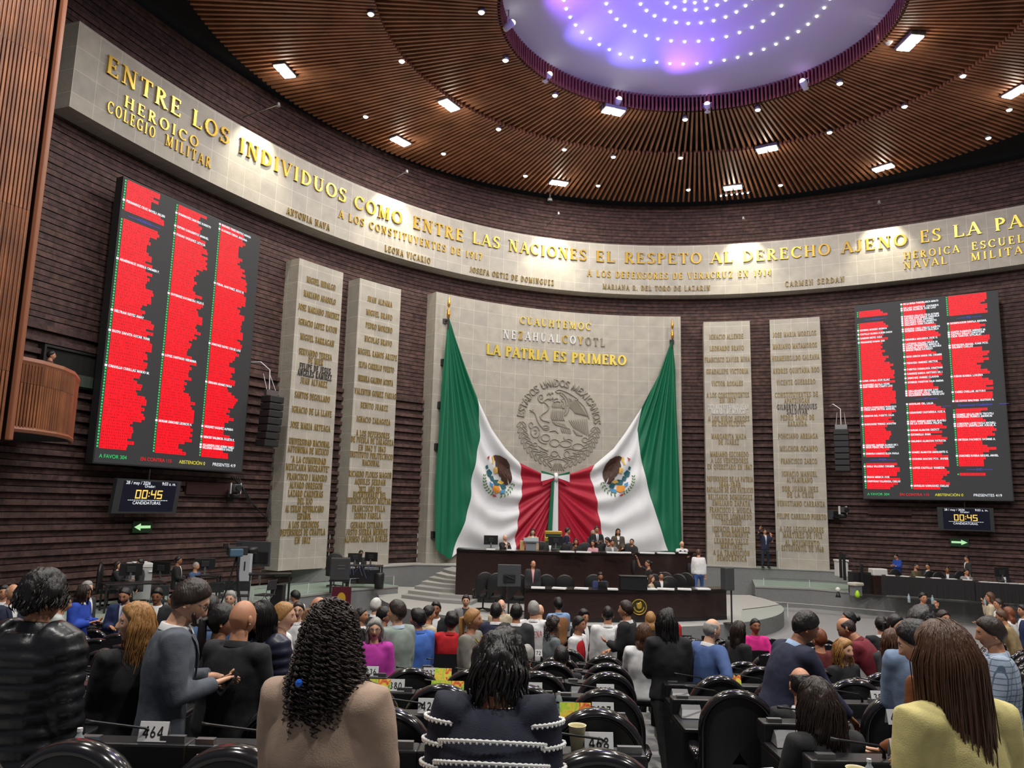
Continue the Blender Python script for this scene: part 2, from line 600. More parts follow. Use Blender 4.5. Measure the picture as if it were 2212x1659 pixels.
# inscribed stone frieze
frieze = slab(MB(), -22.95, 27, 14.52, 17.06, -0.8, 0.0, 120).build('stone_frieze', M_stone, uv=True)
tag(frieze, 'long curved grey stone frieze with a gilt motto high across the brick wall', 'frieze')
mb = MB()
for t, x0, y0, x1, y1 in (
        ('ENTRE', 227.5, 144, 389, 231), ('LOS', 413, 258, 493, 293), ('INDIVIDUOS', 515, 315, 746, 423), ('COMO', 764, 438, 867, 471),
        ('ENTRE', 891.5, 483, 1000, 507.5), ('LAS', 1020, 514, 1078.7, 525), ('NACIONES', 1099, 530.5, 1266, 552), ('EL', 1286.6, 554, 1327, 556),
        ('RESPETO', 1349.5, 557, 1515, 558), ('AL', 1535, 557, 1583, 556.5), ('DERECHO', 1604.5, 555, 1793, 538), ('AJENO', 1818, 535, 1959, 518.5),
        ('ES', 1987.6, 512.5, 2032, 506.6), ('LA', 2059.5, 500, 2118, 493), ('PAZ', 2149, 485.5, 2242, 472)):
    wall_text(mb, t, x0, y0, x1, y1, h=0.56, depth=0.07, gap=.2)
tag(mb.build('motto_lettering', M_gold, frieze), 'large gilt raised letters')
mb = MB()
mb2 = MB()
for t, x0, y0, x1, y1, h, b in (
        ('HEROICO', 266.8, 221, 426.8, 306.6, .36, mb), ('COLEGIO', 230, 232, 333, 285, .36, mb), ('MILITAR', 356, 304, 454, 351, .36, mb),
        ('ANTONIA NAVA', 619, 456, 711, 491, .25, mb2), ('A LOS CONSTITUYENTES DE 1917', 731.5, 464, 1040.7, 553.6, .33, mb),
        ('LEONA VICARIO', 831, 537, 928.7, 563, .26, mb2), ('JOSEFA ORTIZ DE DOMINGUEZ', 1015, 583.4, 1196, 610, .26, mb2),
        ('A LOS DEFENSORES DE VERACRUZ EN 1914', 1268.7, 588, 1665.5, 590, .33, mb), ('MARIANA R. DEL TORO DE LAZARIN', 1302, 619, 1534, 622, .25, mb2),
        ('CARMEN SERDAN', 1696, 614, 1823.6, 603.4, .26, mb2), ('HEROICA', 1952.4, 553, 2071.8, 538, .34, mb), ('NAVAL', 1952.4, 573.6, 2045, 562.7, .34, mb),
        ('ESCUELA', 2099, 533, 2233, 511.5, .34, mb), ('MILITAR', 2097.5, 554.6, 2231, 537.5, .34, mb)):
    wall_text(b, t, x0, y0, x1, y1, h=h, depth=0.05, gap=.3)
mb.build('dedication_lettering', M_gold, frieze)
tag(mb2.build('name_lettering', M_golddim, frieze), 'smaller gold letters with shade put into their tone')

# central inscribed panel
panel = slab(MB(), -6.45, 6.0, 0.9, 13.44, -0.75, 0.0, 40).build('stone_monument', M_stone, uv=True)
tag(panel, 'broad grey stone panel behind the draped flag carrying the relief crest', 'panel')
mb = MB()
wall_text(mb, 'CUAUHTEMOC', 1123, 691.6, 1276, 706, h=.36, gap=.3)
wall_text(mb, 'LA PATRIA ES PRIMERO', 1050, 754.6, 1352, 778, h=.5, depth=.07, style='bold', gap=.1)
mb.build('gilt_lettering', mat('bright_gold', srgb(226, 200, 92), 0.35, 0.3), panel)
x = 1087.0
N_ = 'NEZAHUALCOYOTL'
tw = text_width(N_, 'serif', .35)
u = 0.0
parts_ = {'w': MB(), 'g': MB(), 'd': MB()}  # letters coloured one by one
for c_, k_ in zip(N_, 'wwgwwwwwgwgddd'):
    w_ = GL[c_][0]
    a0, a1 = u / tw, (u + w_) / tw
    wall_text(parts_[k_], c_, 1087 + 219 * a0, 722 + 18.5 * a0, 1087 + 219 * a1, 722 + 18.5 * a1, h=.4)
    u += w_ + .35
tag(parts_['w'].build('whitish_lettering', mat('whitish_letters', (0.75, 0.76, 0.76), 0.3, 0.2), panel), 'whitish letters')
parts_['g'].build('gilt_lettering', M_gold, panel)
tag(parts_['d'].build('grey_lettering', mat('grey_letters', srgb(140, 132, 112), 0.5), panel), 'grey letters')

# relief crest
mb = MB()
EC = wr(1206, 915)
EK = 0.00375


def epos(X, Y, h=0.0):
    return W(EC[0] + (X - 808) * EK, EC[1] - (Y - 800) * EK, h)


def estroke(pts, r=9, n=5):
    P = np.array(pts, float)
    if len(P) > 2:
        t = np.linspace(0, len(P) - 1, (len(P) - 1) * 4 + 1)
        q = []
        for v in t:                     # Catmull-Rom through the points
            i = min(int(v), len(P) - 2)
            f = v - i
            p0, p1, p2, p3 = P[max(i - 1, 0)], P[i], P[i + 1], P[min(i + 2, len(P) - 1)]
            q.append(0.5 * (2 * p1 + (p2 - p0) * f + (2 * p0 - 5 * p1 + 4 * p2 - p3) * f * f + (3 * p1 - p0 - 3 * p2 + p3) * f ** 3))
        P = np.array(q)
    k = len(P)
    rr = r * EK * np.clip(np.minimum(np.arange(k) + 1.2, k - np.arange(k) + .2) / 2.5, .35, 1)
    mb.tube(np.array([epos(a, b, 0.015) for a, b in P]), np.c_[rr, rr], n, X=(0, 0, 1))


def eoval(cx, cy, rx, ry, a0=0, rot=0, r=8):
    t = np.linspace(a0, a0 + 2 * PI * .97, 14)
    ca, sa = math.cos(rot), math.sin(rot)
    estroke([(cx + rx * math.cos(v) * ca - ry * math.sin(v) * sa, cy + rx * math.cos(v) * sa + ry * math.sin(v) * ca) for v in t], r)


txt = 'ESTADOS UNIDOS MEXICANOS'
tw = text_width(txt, 'sans', .14)
u = 0
for c_ in txt:
    w_ = GL[c_][0]
    a_ = math.radians(174 - 172 * (u + w_ / 2) / tw)
    cx, cy = 808 + 513 * math.cos(a_), 795 - 513 * math.sin(a_)
    rt = PI / 2 - a_
    put_text(mb, c_, lambda x, y, d: W(EC[0] + (cx - 808) * EK + x * math.cos(rt) + y * math.sin(rt), EC[1] - (cy - 800) * EK - x * math.sin(rt) + y * math.cos(rt), d), w_ * .36, .36, .05, 'sans')
    u += w_ + .14
for p in ([(700, 480), (640, 500), (605, 535), (645, 560), (672, 600), (650, 650), (590, 690), (562, 730), (600, 770), (660, 780), (690, 795)],
          [(430, 650), (490, 690), (520, 760), (560, 830), (620, 870), (690, 850)], [(415, 655), (470, 645)], [(425, 675), (475, 665)],
          [(600, 545), (560, 540), (532, 500), (545, 455), (585, 450), (590, 485), (560, 505)], [(730, 455), (700, 500), (655, 490), (620, 520)],
          [(650, 455), (672, 408), (690, 440), (715, 405), (730, 430)], [(760, 400), (800, 368), (900, 388), (990, 430), (1062, 478), (1020, 485)],
          [(1062, 490), (1140, 560), (1190, 650), (1212, 725)], [(730, 470), (740, 500), (770, 480), (800, 490)], [(735, 500), (750, 530), (790, 515), (830, 530)],
          [(820, 420), (880, 470), (910, 540), (900, 620), (870, 680)], [(850, 400), (920, 470), (945, 550), (930, 640), (890, 700)],
          [(760, 385), (790, 410), (830, 400), (850, 440)], [(870, 470), (845, 500), (870, 530), (850, 570), (875, 610)]):
    estroke(p, 10)
for i in range(7):                       # breast, belly and back feathers
    x = 725 + i * 26
    estroke([(x + 12, 530 + i * 4), (x, 570 + i * 4), (x + 8, 605)], 8)
    estroke([(x, 625), (x - 14, 690), (x - 4, 745), (x + 12, 760)], 9)
    estroke([(730 + i * 24, 775 + i * 3), (775 + i * 24, 815 + i * 5), (835 + i * 20, 822 + i * 6)], 9)
for i in range(9):                       # wing quills
    estroke([(925 + i * 12, 560 - i * 12), (990 + i * 16, 610 - i * 2), (1040 + i * 19, 665 + i * 4)], 8)
    estroke([(945 + i * 30, 745 - i * 4), (985 + i * 26, 800 + i * 4), (1015 + i * 25, 850 + i * 13)], 8)
    estroke([(940 + i * 6, 470 + i * 18), (980 + i * 6, 486 + i * 18)], 7)
for i in range(5):
    estroke([(840 + i * 30, 840 + i * 4), (850 + i * 28, 880), (870 + i * 24, 915 + i * 3)], 8)
    estroke([(1000 + i * 10, 868 + i * 16), (1060 + i * 8, 905 + i * 8), (1130, 935 + i * 2)], 7)
for q in ((500, 920, 58, 70), (640, 985, 55, 42), (760, 1045, 62, 45), (905, 1050, 75, 40), (1070, 1080, 70, 40), (640, 860, 45, 28), (440, 840, 26, 36), (1160, 990, 34, 30), (500, 1075, 28, 20), (925, 1180, 34, 40), (620, 1190, 40, 26), (760, 1180, 44, 34)):
    eoval(*q)
for p in ([(570, 960), (545, 1010), (590, 1050), (660, 1060)], [(540, 1090), (620, 1130), (680, 1150)], [(690, 905), (760, 890), (810, 925)], [(880, 960), (900, 1000), (950, 985), (1000, 1010)],
          [(890, 1130), (960, 1105), (1050, 1130)], [(730, 1250), (800, 1240), (900, 1252)], [(560, 1150), (640, 1160), (670, 1200)], [(720, 1160), (700, 1240)], [(790, 1150), (840, 1230)],
          [(1000, 1160), (1060, 1160), (1050, 1190)], [(480, 905), (510, 895), (515, 930), (490, 945)]):
    estroke(p, 9)
for i in range(11):                      # wreath of oak and laurel
    for sgn, a0, a1 in ((-1, 184, 258), (1, -6, -78)):
        a_ = math.radians(a0 + (a1 - a0) * i / 10)
        for dr, rot in ((-34, .7), (34, -.7)):
            r_ = 495 + dr
            eoval(808 + r_ * math.cos(a_), 800 - r_ * math.sin(a_), 40, 15, 0, -a_ + PI / 2 + rot * sgn, 7)
for i in range(6):
    estroke([(770 + i * 14, 1290), (740 + i * 26, 1350), (720 + i * 34, 1390)], 9)
tag(mb.build('relief_crest', mat('carved_stone', srgb(150, 144, 132), 0.75, bump=0.2), panel, smooth=True), 'carved eagle and serpent crest ringed with lettering')

# four inscribed pillars
PIL = {
    'A': (-13.49, -11.30, 580, 540, 2.369, [(172, 'MIGUEL HIDALGO', 195, 342), (244, 'MARIANO ABASOLO', 180, 343), (316, 'JOSE MARIANO JIMENEZ', 152, 362), (388, 'IGNACIO LOPEZ RAYON', 153, 350), (461, 'MIGUEL BARRAGAN', 162, 335), (534, 'SERVANDO TERESA', 155, 323), (570, 'DE MIER', 203, 278), (607, 'FELIPE DE JESUS', 158, 317, 1), (640, 'ANGELES RAMIREZ', 148, 322, 1), (678, 'JUAN ALVAREZ', 163, 300), (752, 'SANTOS DEGOLLADO', 134, 313), (827, 'IGNACIO DE LA LLAVE', 119, 322), (904, 'JOSE MARIA ARTEAGA', 112, 315), (987, 'UNIVERSIDAD NACIONAL', 105, 312), (1026, 'AUTONOMA DE MEXICO', 98, 306), (1076, '"A LA COMUNIDAD', 113, 293), (1115, 'MEXICANA MIGRANTE"', 88, 310), (1163, 'FRANCISCO I MADERO', 95, 297), (1205, 'ALVARO OBREGON', 108, 275), (1247, 'LAZARO CARDENAS', 100, 277), (1285, 'DEL RIO', 148, 223), (1325, 'AL EXILIO REPUBLICANO', 86, 280), (1363, 'ESPAÑOL', 147, 215), (1405, 'A LOS HEROICOS', 102, 255), (1444, 'DEFENSORES DE CUAUTLA', 60, 288), (1485, 'EN 1812', 133, 212)], 'tall stone slab of gilt names nearest the left vote board'),
    'B': (-10.45, -8.30, 580, 540, 2.369, [(265, 'JUAN ALDAMA', 507, 632), (332, 'MIGUEL BRAVO', 500, 632), (398, 'PEDRO MORENO', 497, 632), (467, 'NICOLAS BRAVO', 491, 630), (535, 'MIGUEL RAMOS ARIZPE', 457, 657), (600, 'ELVIA CARRILLO PUERTO', 462, 641), (668, 'HERMILA GALINDO ACOSTA', 458, 636), (735, 'VALENTIN GOMEZ FARIAS', 440, 652), (802, 'BENITO JUAREZ', 471, 610), (873, 'IGNACIO ZARAGOZA', 450, 622), (943, 'A LOS DEFENSORES', 448, 618), (977, 'DE PUEBLA DE ZARAGOZA', 422, 638), (1016, 'EN 1862 Y 1863', 460, 598), (1052, 'INSTITUTO POLITECNICO', 417, 634), (1090, 'NACIONAL', 480, 567), (1149, 'RICARDO FLORES MAGON', 411, 628), (1187, 'AQUILES SERDAN', 441, 598), (1225, '2023, AÑO DEL', 461, 578), (1253, 'BICENTENARIO DEL', 433, 600), (1284, 'HEROICO COLEGIO MILITAR', 400, 624), (1323, 'FRANCISCO VILLA', 428, 595), (1360, 'ISIDRO FABELA', 438, 573), (1407, 'GENARO ESTRADA', 420, 583), (1443, 'JUSTO SIERRA MENDEZ', 397, 607), (1479, 'ALFONSO GARCIA ROBLES', 388, 607)], 'tall stone slab of gilt names just left of the draped flag'),
    'C': (7.09, 9.25, 1490, 660, 2.8606, [(192, 'IGNACIO ALLENDE', 121, 330), (263, 'LEONARDO BRAVO', 124, 333), (333, 'FRANCISCO XAVIER MINA', 92, 370), (406, 'GUADALUPE VICTORIA', 102, 360), (481, 'VICTOR ROSALES', 135, 328), (552, 'A LOS CONSTITUYENTES', 104, 365), (584, 'EN 1857', 185, 283), (626, '2021 BICENTENARIO DE LA', 113, 365, 2), (655, 'ARMADA DE MEXICO', 133, 340, 2), (698, 'A LOS NIÑOS HEROES', 114, 367), (729, 'DE CHAPULTEPEC', 137, 343), (808, 'MARGARITA MAZA', 133, 348), (843, 'DE JUAREZ', 177, 303), (918, 'MARIANO ESCOBEDO', 126, 362), (957, 'A LOS VENCEDORES', 131, 360), (996, 'EN QUERETARO EN 1867', 108, 383), (1072, 'DEFENSORES DE LA PATRIA', 106, 390), (1106, '1846-1848', 181, 312), (1139, 'BATALLON DE SAN PATRICIO', 106, 390), (1183, 'BELISARIO DOMINGUEZ', 115, 386), (1221, 'EMILIANO ZAPATA', 140, 372), (1263, 'FRANCISCO J. MUGICA', 123, 381), (1304, 'VICENTE LOMBARDO', 136, 382), (1339, 'TOLEDANO', 195, 318), (1381, 'IGNACIO RAMÍREZ', 139, 370), (1413, '"EL NIGROMANTE"', 147, 373), (1455, 'LEANDRO VALLE', 150, 360), (1487, 'MARTÍNEZ', 190, 325), (1528, 'A LA TRANSICIÓN', 145, 370), (1562, 'DEMOCRÁTICA', 168, 350)], 'tall stone slab of gilt names just right of the draped flag'),
    'D': (10.15, 12.37, 1490, 660, 2.8606, [(176, 'JOSE MARIA MORELOS', 514, 780), (249, 'MARIANO MATAMOROS', 513, 784), (322, 'HERMENEGILDO GALEANA', 508, 800), (400, 'ANDRES QUINTANA ROO', 514, 800), (472, 'VICENTE GUERRERO', 536, 775), (550, 'CONSTITUYENTES DE', 526, 792), (587, 'APATZINGAN', 584, 740), (625, 'GILBERTO BOSQUES', 539, 785, 1), (655, 'SALDIVAR', 599, 727, 1), (691, 'PEDRO SAINZ DE', 561, 768), (729, 'BARANDA', 606, 722), (806, 'PONCIANO ARRIAGA', 546, 790), (883, 'MELCHOR OCAMPO', 557, 789), (961, 'FRANCISCO ZARCO', 563, 786), (1040, 'IGNACIO MANUEL', 569, 785), (1078, 'ALTAMIRANO', 599, 758), (1133, 'SOR JUANA INES', 571, 792), (1170, 'DE LA CRUZ', 601, 765), (1224, 'VENUSTIANO CARRANZA', 540, 834), (1303, 'FELIPE CARRILLO PUERTO', 540, 842), (1383, 'A LOS LEGISLADORES', 556, 826), (1420, 'MARTIRES DE 1913', 576, 816), (1466, 'AL MOVIMIENTO', 590, 800), (1502, 'ESTUDIANTIL DE 1968', 566, 826)], 'tall stone slab of gilt names nearest the right vote board')}
M_slab = mat('pale_slab_stone', srgb(184, 178, 160), 0.7, noise=0.1, nscale=3)
for k_, (s0, s1, ox, oy, sc, lines, lab) in PIL.items():
    o = slab(MB(), s0, s1, 1.62, 13.16, -0.75, 0.0, 8).build('inscribed_slab', M_stone, uv=True)
    tag(o, lab, 'stone slab', 'stone slabs of names')
    b = [MB(), MB(), MB()]
    for ln in lines:
        y, t, xl, xr = ln[:4]
        st = ln[4] if len(ln) > 4 else 0
        sl = .075 * (13.2 - 0) * 0 + (0.2 if k_ in 'AB' else -0.01)
        wall_text(b[st], t, ox + xl / sc, oy + y / sc - (xr - xl) / sc * sl * (1 - y / 1500) / 2, ox + xr / sc, oy + y / sc + (xr - xl) / sc * sl * (1 - y / 1500) / 2, h=.235, depth=0.03, gap=.2)
    b[0].build('name_lettering', M_golddim, o)
    if b[1].n:
        tag(b[1].build('name_lettering', M_letdark, o), 'newer dark letters')
    if b[2].n:
        tag(b[2].build('name_lettering', M_white, o), 'newer white letters')

# ------------------------------------------------------------ vote boards and clocks
M_led = mat('board_grey_led', srgb(62, 62, 64), 0.6, emit=0.55)
M_red = mat('red_led', (1.0, 0.0, 0.012), 0.5, emit=0.95)
M_red2 = mat('deep_red_led', (0.42, 0.0, 0.008), 0.5, emit=0.7)
M_wled = mat('white_led', (0.9, 0.95, 1.0), 0.5, emit=1.1)
M_gled = mat('green_led', (0.02, 0.75, 0.16), 0.5, emit=0.9)
M_bled = mat('blue_led', (0.10, 0.08, 0.85), 0.5, emit=0.8)
M_yled = mat('yellow_led', (0.95, 0.85, 0.05), 0.5, emit=0.9)
M_amber = mat('amber_led', (1.0, 0.62, 0.12), 0.5, emit=1.2)


def flat(A, B, C):
    """Frame of a flat panel: A bottom-left, B bottom-right, C top-left; fn(x, y, h) in metres."""
    A, B, C = (np.asarray(q, float) for q in (A, B, C))
    X, Y = B - A, C - A
    w, h = np.linalg.norm(X), np.linalg.norm(Y)
    X, Y = X / w, Y / h
    N = np.cross(X, Y)
    return w, h, (lambda x, y, d=0.0: A + X * x + Y * y + N * d), np.array([X, Y, N]).T


def caption(txt, fr, x, y, size, m_, parent, name, align='LEFT', d=0.012):
    """Line of ordinary type lying on a flat panel."""
    cu = bpy.data.curves.new(name, 'FONT')
    cu.body = txt
    cu.size = size
    cu.align_x = align
    cu.materials.append(m_)
    o = bpy.data.objects.new(name, cu)
    COL.objects.link(o)
    Mx = Matrix.Identity(4)
    for i in range(3):
        for j in range(3):
            Mx[i][j] = fr[3][i][j]
    p = fr[2](x, y, d)
    for i in range(3):
        Mx[i][3] = p[i]
    o.matrix_world = Mx
    o.parent = parent
    return o


def board(name, label, s0, s1, z0, z1, cols, tops, totals):
    fr = flat(W(s0, z0, 0), W(s1, z0, 0), W(s0, z1, 0))
    w, h, fn, _ = fr
    mb = MB()
    P = [fn(x, y, d) for d in (-0.3, 0.0) for x, y in ((0, 0), (w, 0), (w, h), (0, h))]
    mb.add(P, [(4, 5, 6, 7), (0, 1, 5, 4), (1, 2, 6, 5), (2, 3, 7, 6), (3, 0, 4, 7)])
    o = mb.build(name, mat('board_casing', (0.02, 0.02, 0.022), 0.5))
    tag(o, label, 'display board', 'vote boards')
    mb = MB().add([fn(x * w, y * h, 0.006) for x, y in ((.006, .004), (.994, .004), (.994, .996), (.006, .996))], [(0, 1, 2, 3)])
    mb.build('display', M_led, o)
    red, slit, wht, dot, blu = MB(), MB(), MB(), MB(), MB()
    rr = random.Random(int(s0 * 10))

    def q(b, x0, y0, x1, y1, d):
        b.add([fn(x * w, y * h, d) for x, y in ((x0, y0), (x1, y0), (x1, y1), (x0, y1))], [(0, 1, 2, 3)])
    for (xc, wmax, n, whites, heads, last), yt in zip(cols, tops):
        ph = (yt - .052) / n
        L = 0.8
        for i in range(n):
            y1 = yt - i * ph
            y0 = y1 - ph
            if any(abs(i - hd[0]) < 1.1 for hd in heads) or i > last:
                continue
            q(dot, xc - .018, y0 + ph * .2, xc - .009, y1 - ph * .2, .012)
            L = min(1, max(.62, L + rr.uniform(-.22, .22)))
            if i in whites:
                t = whites[i]
                q(wht, xc - .021, y0 + ph * .1, xc - .007, y1 - ph * .1, .014)
                ww = wmax * min(1.0, len(t) / 25.0)
                q(red, xc - .004, y0, xc + ww * .6, y1, .009)
                put_text(wht, t, lambda x, y, d: fn((xc + ww / 2) * w + x, (y0 + y1) / 2 * h + y, .016), ww * w, ph * h * .86, 0, 'heavy', gap=.02)
            else:
                q(red, xc - .004, y0 - ph * .06, xc + wmax * L, y1 + ph * .06, .009)
                x = xc + .002
                while x < xc + wmax * L - .01:
                    if rr.random() < .8:
                        q(slit, x, y0 + ph * .28, x + .0022 + rr.random() * .003, y1 - ph * .28, .011)
                    x += .008 + rr.random() * .006
        for i, t in heads:
            yc = yt - (i + .5) * ph
            caption(t, fr, (xc + wmax * .5) * w, (yc - ph * .4) * h, ph * h * 1.35, M_bled, o, 'party_heading', 'CENTER')
            hw = len(t) * ph * h / w * .45
            for sx in (-1, 1):
                xa, xb = xc + wmax * .5 + sx * hw, xc + wmax * .5 + sx * (hw + .06)
                q(blu, min(xa, xb), yc - ph * .08, max(xa, xb), yc + ph * .08, .012)
    red.build('red_name_rows', M_red, o)
    slit.build('dim_type', M_red2, o)
    wht.build('white_name_rows', M_wled, o)
    dot.build('green_vote_dots', M_gled, o)
    blu.build('heading_rules', M_bled, o)
    for t, x, m_ in totals:
        caption(t, fr, x * w, .02 * h, .15, m_, o, 'vote_total')
    return o


NL1 = {7: 'FERNANDEZ CRUZ NAYELI ARLEN', 13: 'ABREU ARTIÑANO ROCIO ADRIANA', 28: 'ARMENDARIZ GUERRA CARMEN P.', 46: 'BELTRAN REYES AMAY', 53: 'BRITO ZAPATA OSCAR IVAN', 65: 'CARRILLO CUBILLAS MARIO M.'}
NL2 = {3: 'DOMINGUEZ SANCHEZ ROBERTO', 8: 'ESPINO BARRIENTOS MANUEL', 11: 'FARIAS VAZQUEZ LETICIA', 34: 'GUTIERREZ BOCANEGRA JULIO E.', 57: 'LOPEZ SANTIAGO HERMINIA', 81: 'MORAN SANCHEZ LEONCIO A.'}
NL3 = {0: 'NARVAEZ PEREZ BEATRIZ ANDREA', 2: 'OLIVARES CERDA ADRIANA', 24: 'PERAL MARTINEZ JESUS N.', 48: 'SANCHEZ REYES JORGE LUIS', 63: 'SERRANO ADAME PAOLA', 80: 'VAZQUEZ VAZQUEZ ALFREDO', 84: 'VENCES VALENCIA JULIETA K.', 87: 'VILLANUEVA DIAZ JAZMIN YANELI', 88: 'VILLEGAS GUARNEROS DULCE'}
board('vote_board', 'large left vote board of red names beside the timber balcony', -20.97, -15.36, 4.99, 13.37,
      [(.028, .245, 93, NL1, [(12, 'MORENA')], 99), (.36, .235, 93, NL2, [], 99), (.675, .24, 92, NL3, [], 99)], (.992, .985, .985),
      [('A FAVOR 304', .03, M_gled), ('EN CONTRA 115', .27, M_red), ('ABSTENCIÓN 0', .52, M_yled), ('PRESENTES 419', .76, M_wled)])


def slots(ys, names, y0=190., y1=1490., n=86):
    return {int(round((y - y0) / (y1 - y0) * n)): t for y, t in zip(ys, names)}


RN1 = slots([325, 350, 380, 420, 700, 737, 752, 905, 922, 967, 1028, 1180, 1195, 1240, 1300, 1330, 1393, 1422], ['BECERRA MORENO MONICA', 'CASTILLO OLVERA RUBEN DARIO', 'DAMIAN RETES AIDA', 'FERNANDEZ ROMAN ANA', 'LUNA AYALA JOSE ELIAS', 'MONTAÑEZ ALCALA CESAR', 'MARTINEZ DEL CAMPO LUIS', 'PELAYO COVARRUBIAS FRANCISCO', 'PEREZ DIAZ VICTOR MANUEL', 'RENDON DEL PUERTO JULIA', 'RODRIGUEZ TORRES AGUSTIN', 'VAZQUEZ JIMENEZ ALONSO DE J.', 'VEGA PEREZ DEL ROSARIO', 'ZAMORA RAMIREZ ELISA PAOLA', 'ALANIS DE CORDO ADOLFO', 'AVILA VILLEGAS CARMEN', 'BRAVA MENICA JOSE', 'CANTURIAS VILLARREAL CARLOS'])
RN2 = slots([190, 222, 235, 275, 290, 305, 320, 335, 375, 390, 440, 470, 485, 500, 515, 575, 620, 665, 695, 725, 755, 805, 820, 835, 895, 955, 1020, 1035, 1080, 1113, 1157, 1237, 1283, 1332, 1460], ['DE LA MORA TORREBLANCA MARCO', 'DE LOS SANTOS E. CASIMIRA', 'DURAN ALVELIA JOSE LUIS', 'FONSECA GALICIA CELIA ESTHER', 'GALVAN DIAZ MARIA GABRIELA', 'GALLEGOS JOSE ANTONIO', 'GALLARDO GARCIA ERNESTO', 'GALLARDO JUAN PALMIRA', 'GUEVARA CANO CARLOS ALBERTO', 'GUZMAN GONZALEZ GRACIELA', 'HERRERA MIRANDA JOSE G.', 'LATORRE VALDES HILDA M.', 'LOPEZ HERNANDEZ MARIO A.', 'MADRIGAL SILVA CARLOS ARTURO', 'MARIN PEREZ RICARDO', 'NAVA GARCIA MARIA DEL CARMEN', 'PEDROZA JIMENEZ HECTOR', 'PUERTOS CHIMALHUA JONATHAN', 'RAMIREZ BARBA ANTONIO DE J.', 'SANCHEZ JUAREZ CLAUDIA', 'SCHERER PAREYON JULIA JIMENA', 'VALLADARES EDGAR LUIS', 'VILLARREAL SOLIS GERARDO', 'VILLASEÑOR OROPEZA JORGE LUIS', 'AGUILAR GIL LILIA', 'BENAVIDES CASTAÑEDA JOSE A.', 'CRUZ JIMENEZ MARTHA ARACELI', 'DE LA LUZ DIANA FELIPA', 'DURAN ALARCON GREYCY', 'ESCAMILLA IRMA', 'GALINDO ALARCON PATRICIA', 'GOMEZ ALARCON AMARANTE G.', 'GODINA MACIAS FCO. JAVIER', 'LOPEZ CASTILLO VANESSA', 'MORELOS RODRIGUEZ CARLOS'])
RN3 = slots([367, 430, 445, 460, 525, 540, 740, 835, 897, 995, 1010, 1055, 1073, 1153, 1265, 1363], ['MONDRAGON DAVILA ABIGAIL', 'CANTU RAMIREZ ANDRES M.', 'CASTRO BELLO CHRISTIAN', 'CEJA GARCIA XITLALIC', 'ESPINOZA EGUIA JUAN FCO.', 'GALINDO CARLOS', 'PIÑON RIVERA LORENA', 'YAÑEZ CUELLAR ARTURO', 'DE HOYOS WALTHER GUSTAVO A.', 'GOMEZ VILLALOBOS TECUTLI', 'GONZALEZ FRANCO AMANCAI', 'LONGORIA LOPEZ PAOLA MICHELL', 'LOZOYA SANTILLAN JORGE A.', 'ORTEGA PACHECO IVONNE A.', 'SANCHEZ RIVERA MIGUEL ANGEL', 'MENDOZA ARIAS GPE. ARACELI'])
board('vote_board', 'right vote board of red and white names beside the rightmost stone slab', 13.87, 19.46, 4.76, 13.55,
      [(.035, .235, 86, RN1, [(4, 'PAN'), (72, 'PVEM')], 99), (.36, .245, 86, RN2, [(45, 'PT')], 99), (.675, .25, 86, RN3, [(10, 'PRI'), (49, 'Movimiento Ciudadano'), (77, 'IND')], 79)], (.965, .985, .995),
      [('A FAVOR 304', .03, M_gled), ('EN CONTRA 115', .26, M_red), ('ABSTENCIÓN 0', .5, M_yled), ('PRESENTES 419', .75, M_wled)])
SEGS = {'0': 'abcdef', '4': 'bcfg', '5': 'acdfg'}


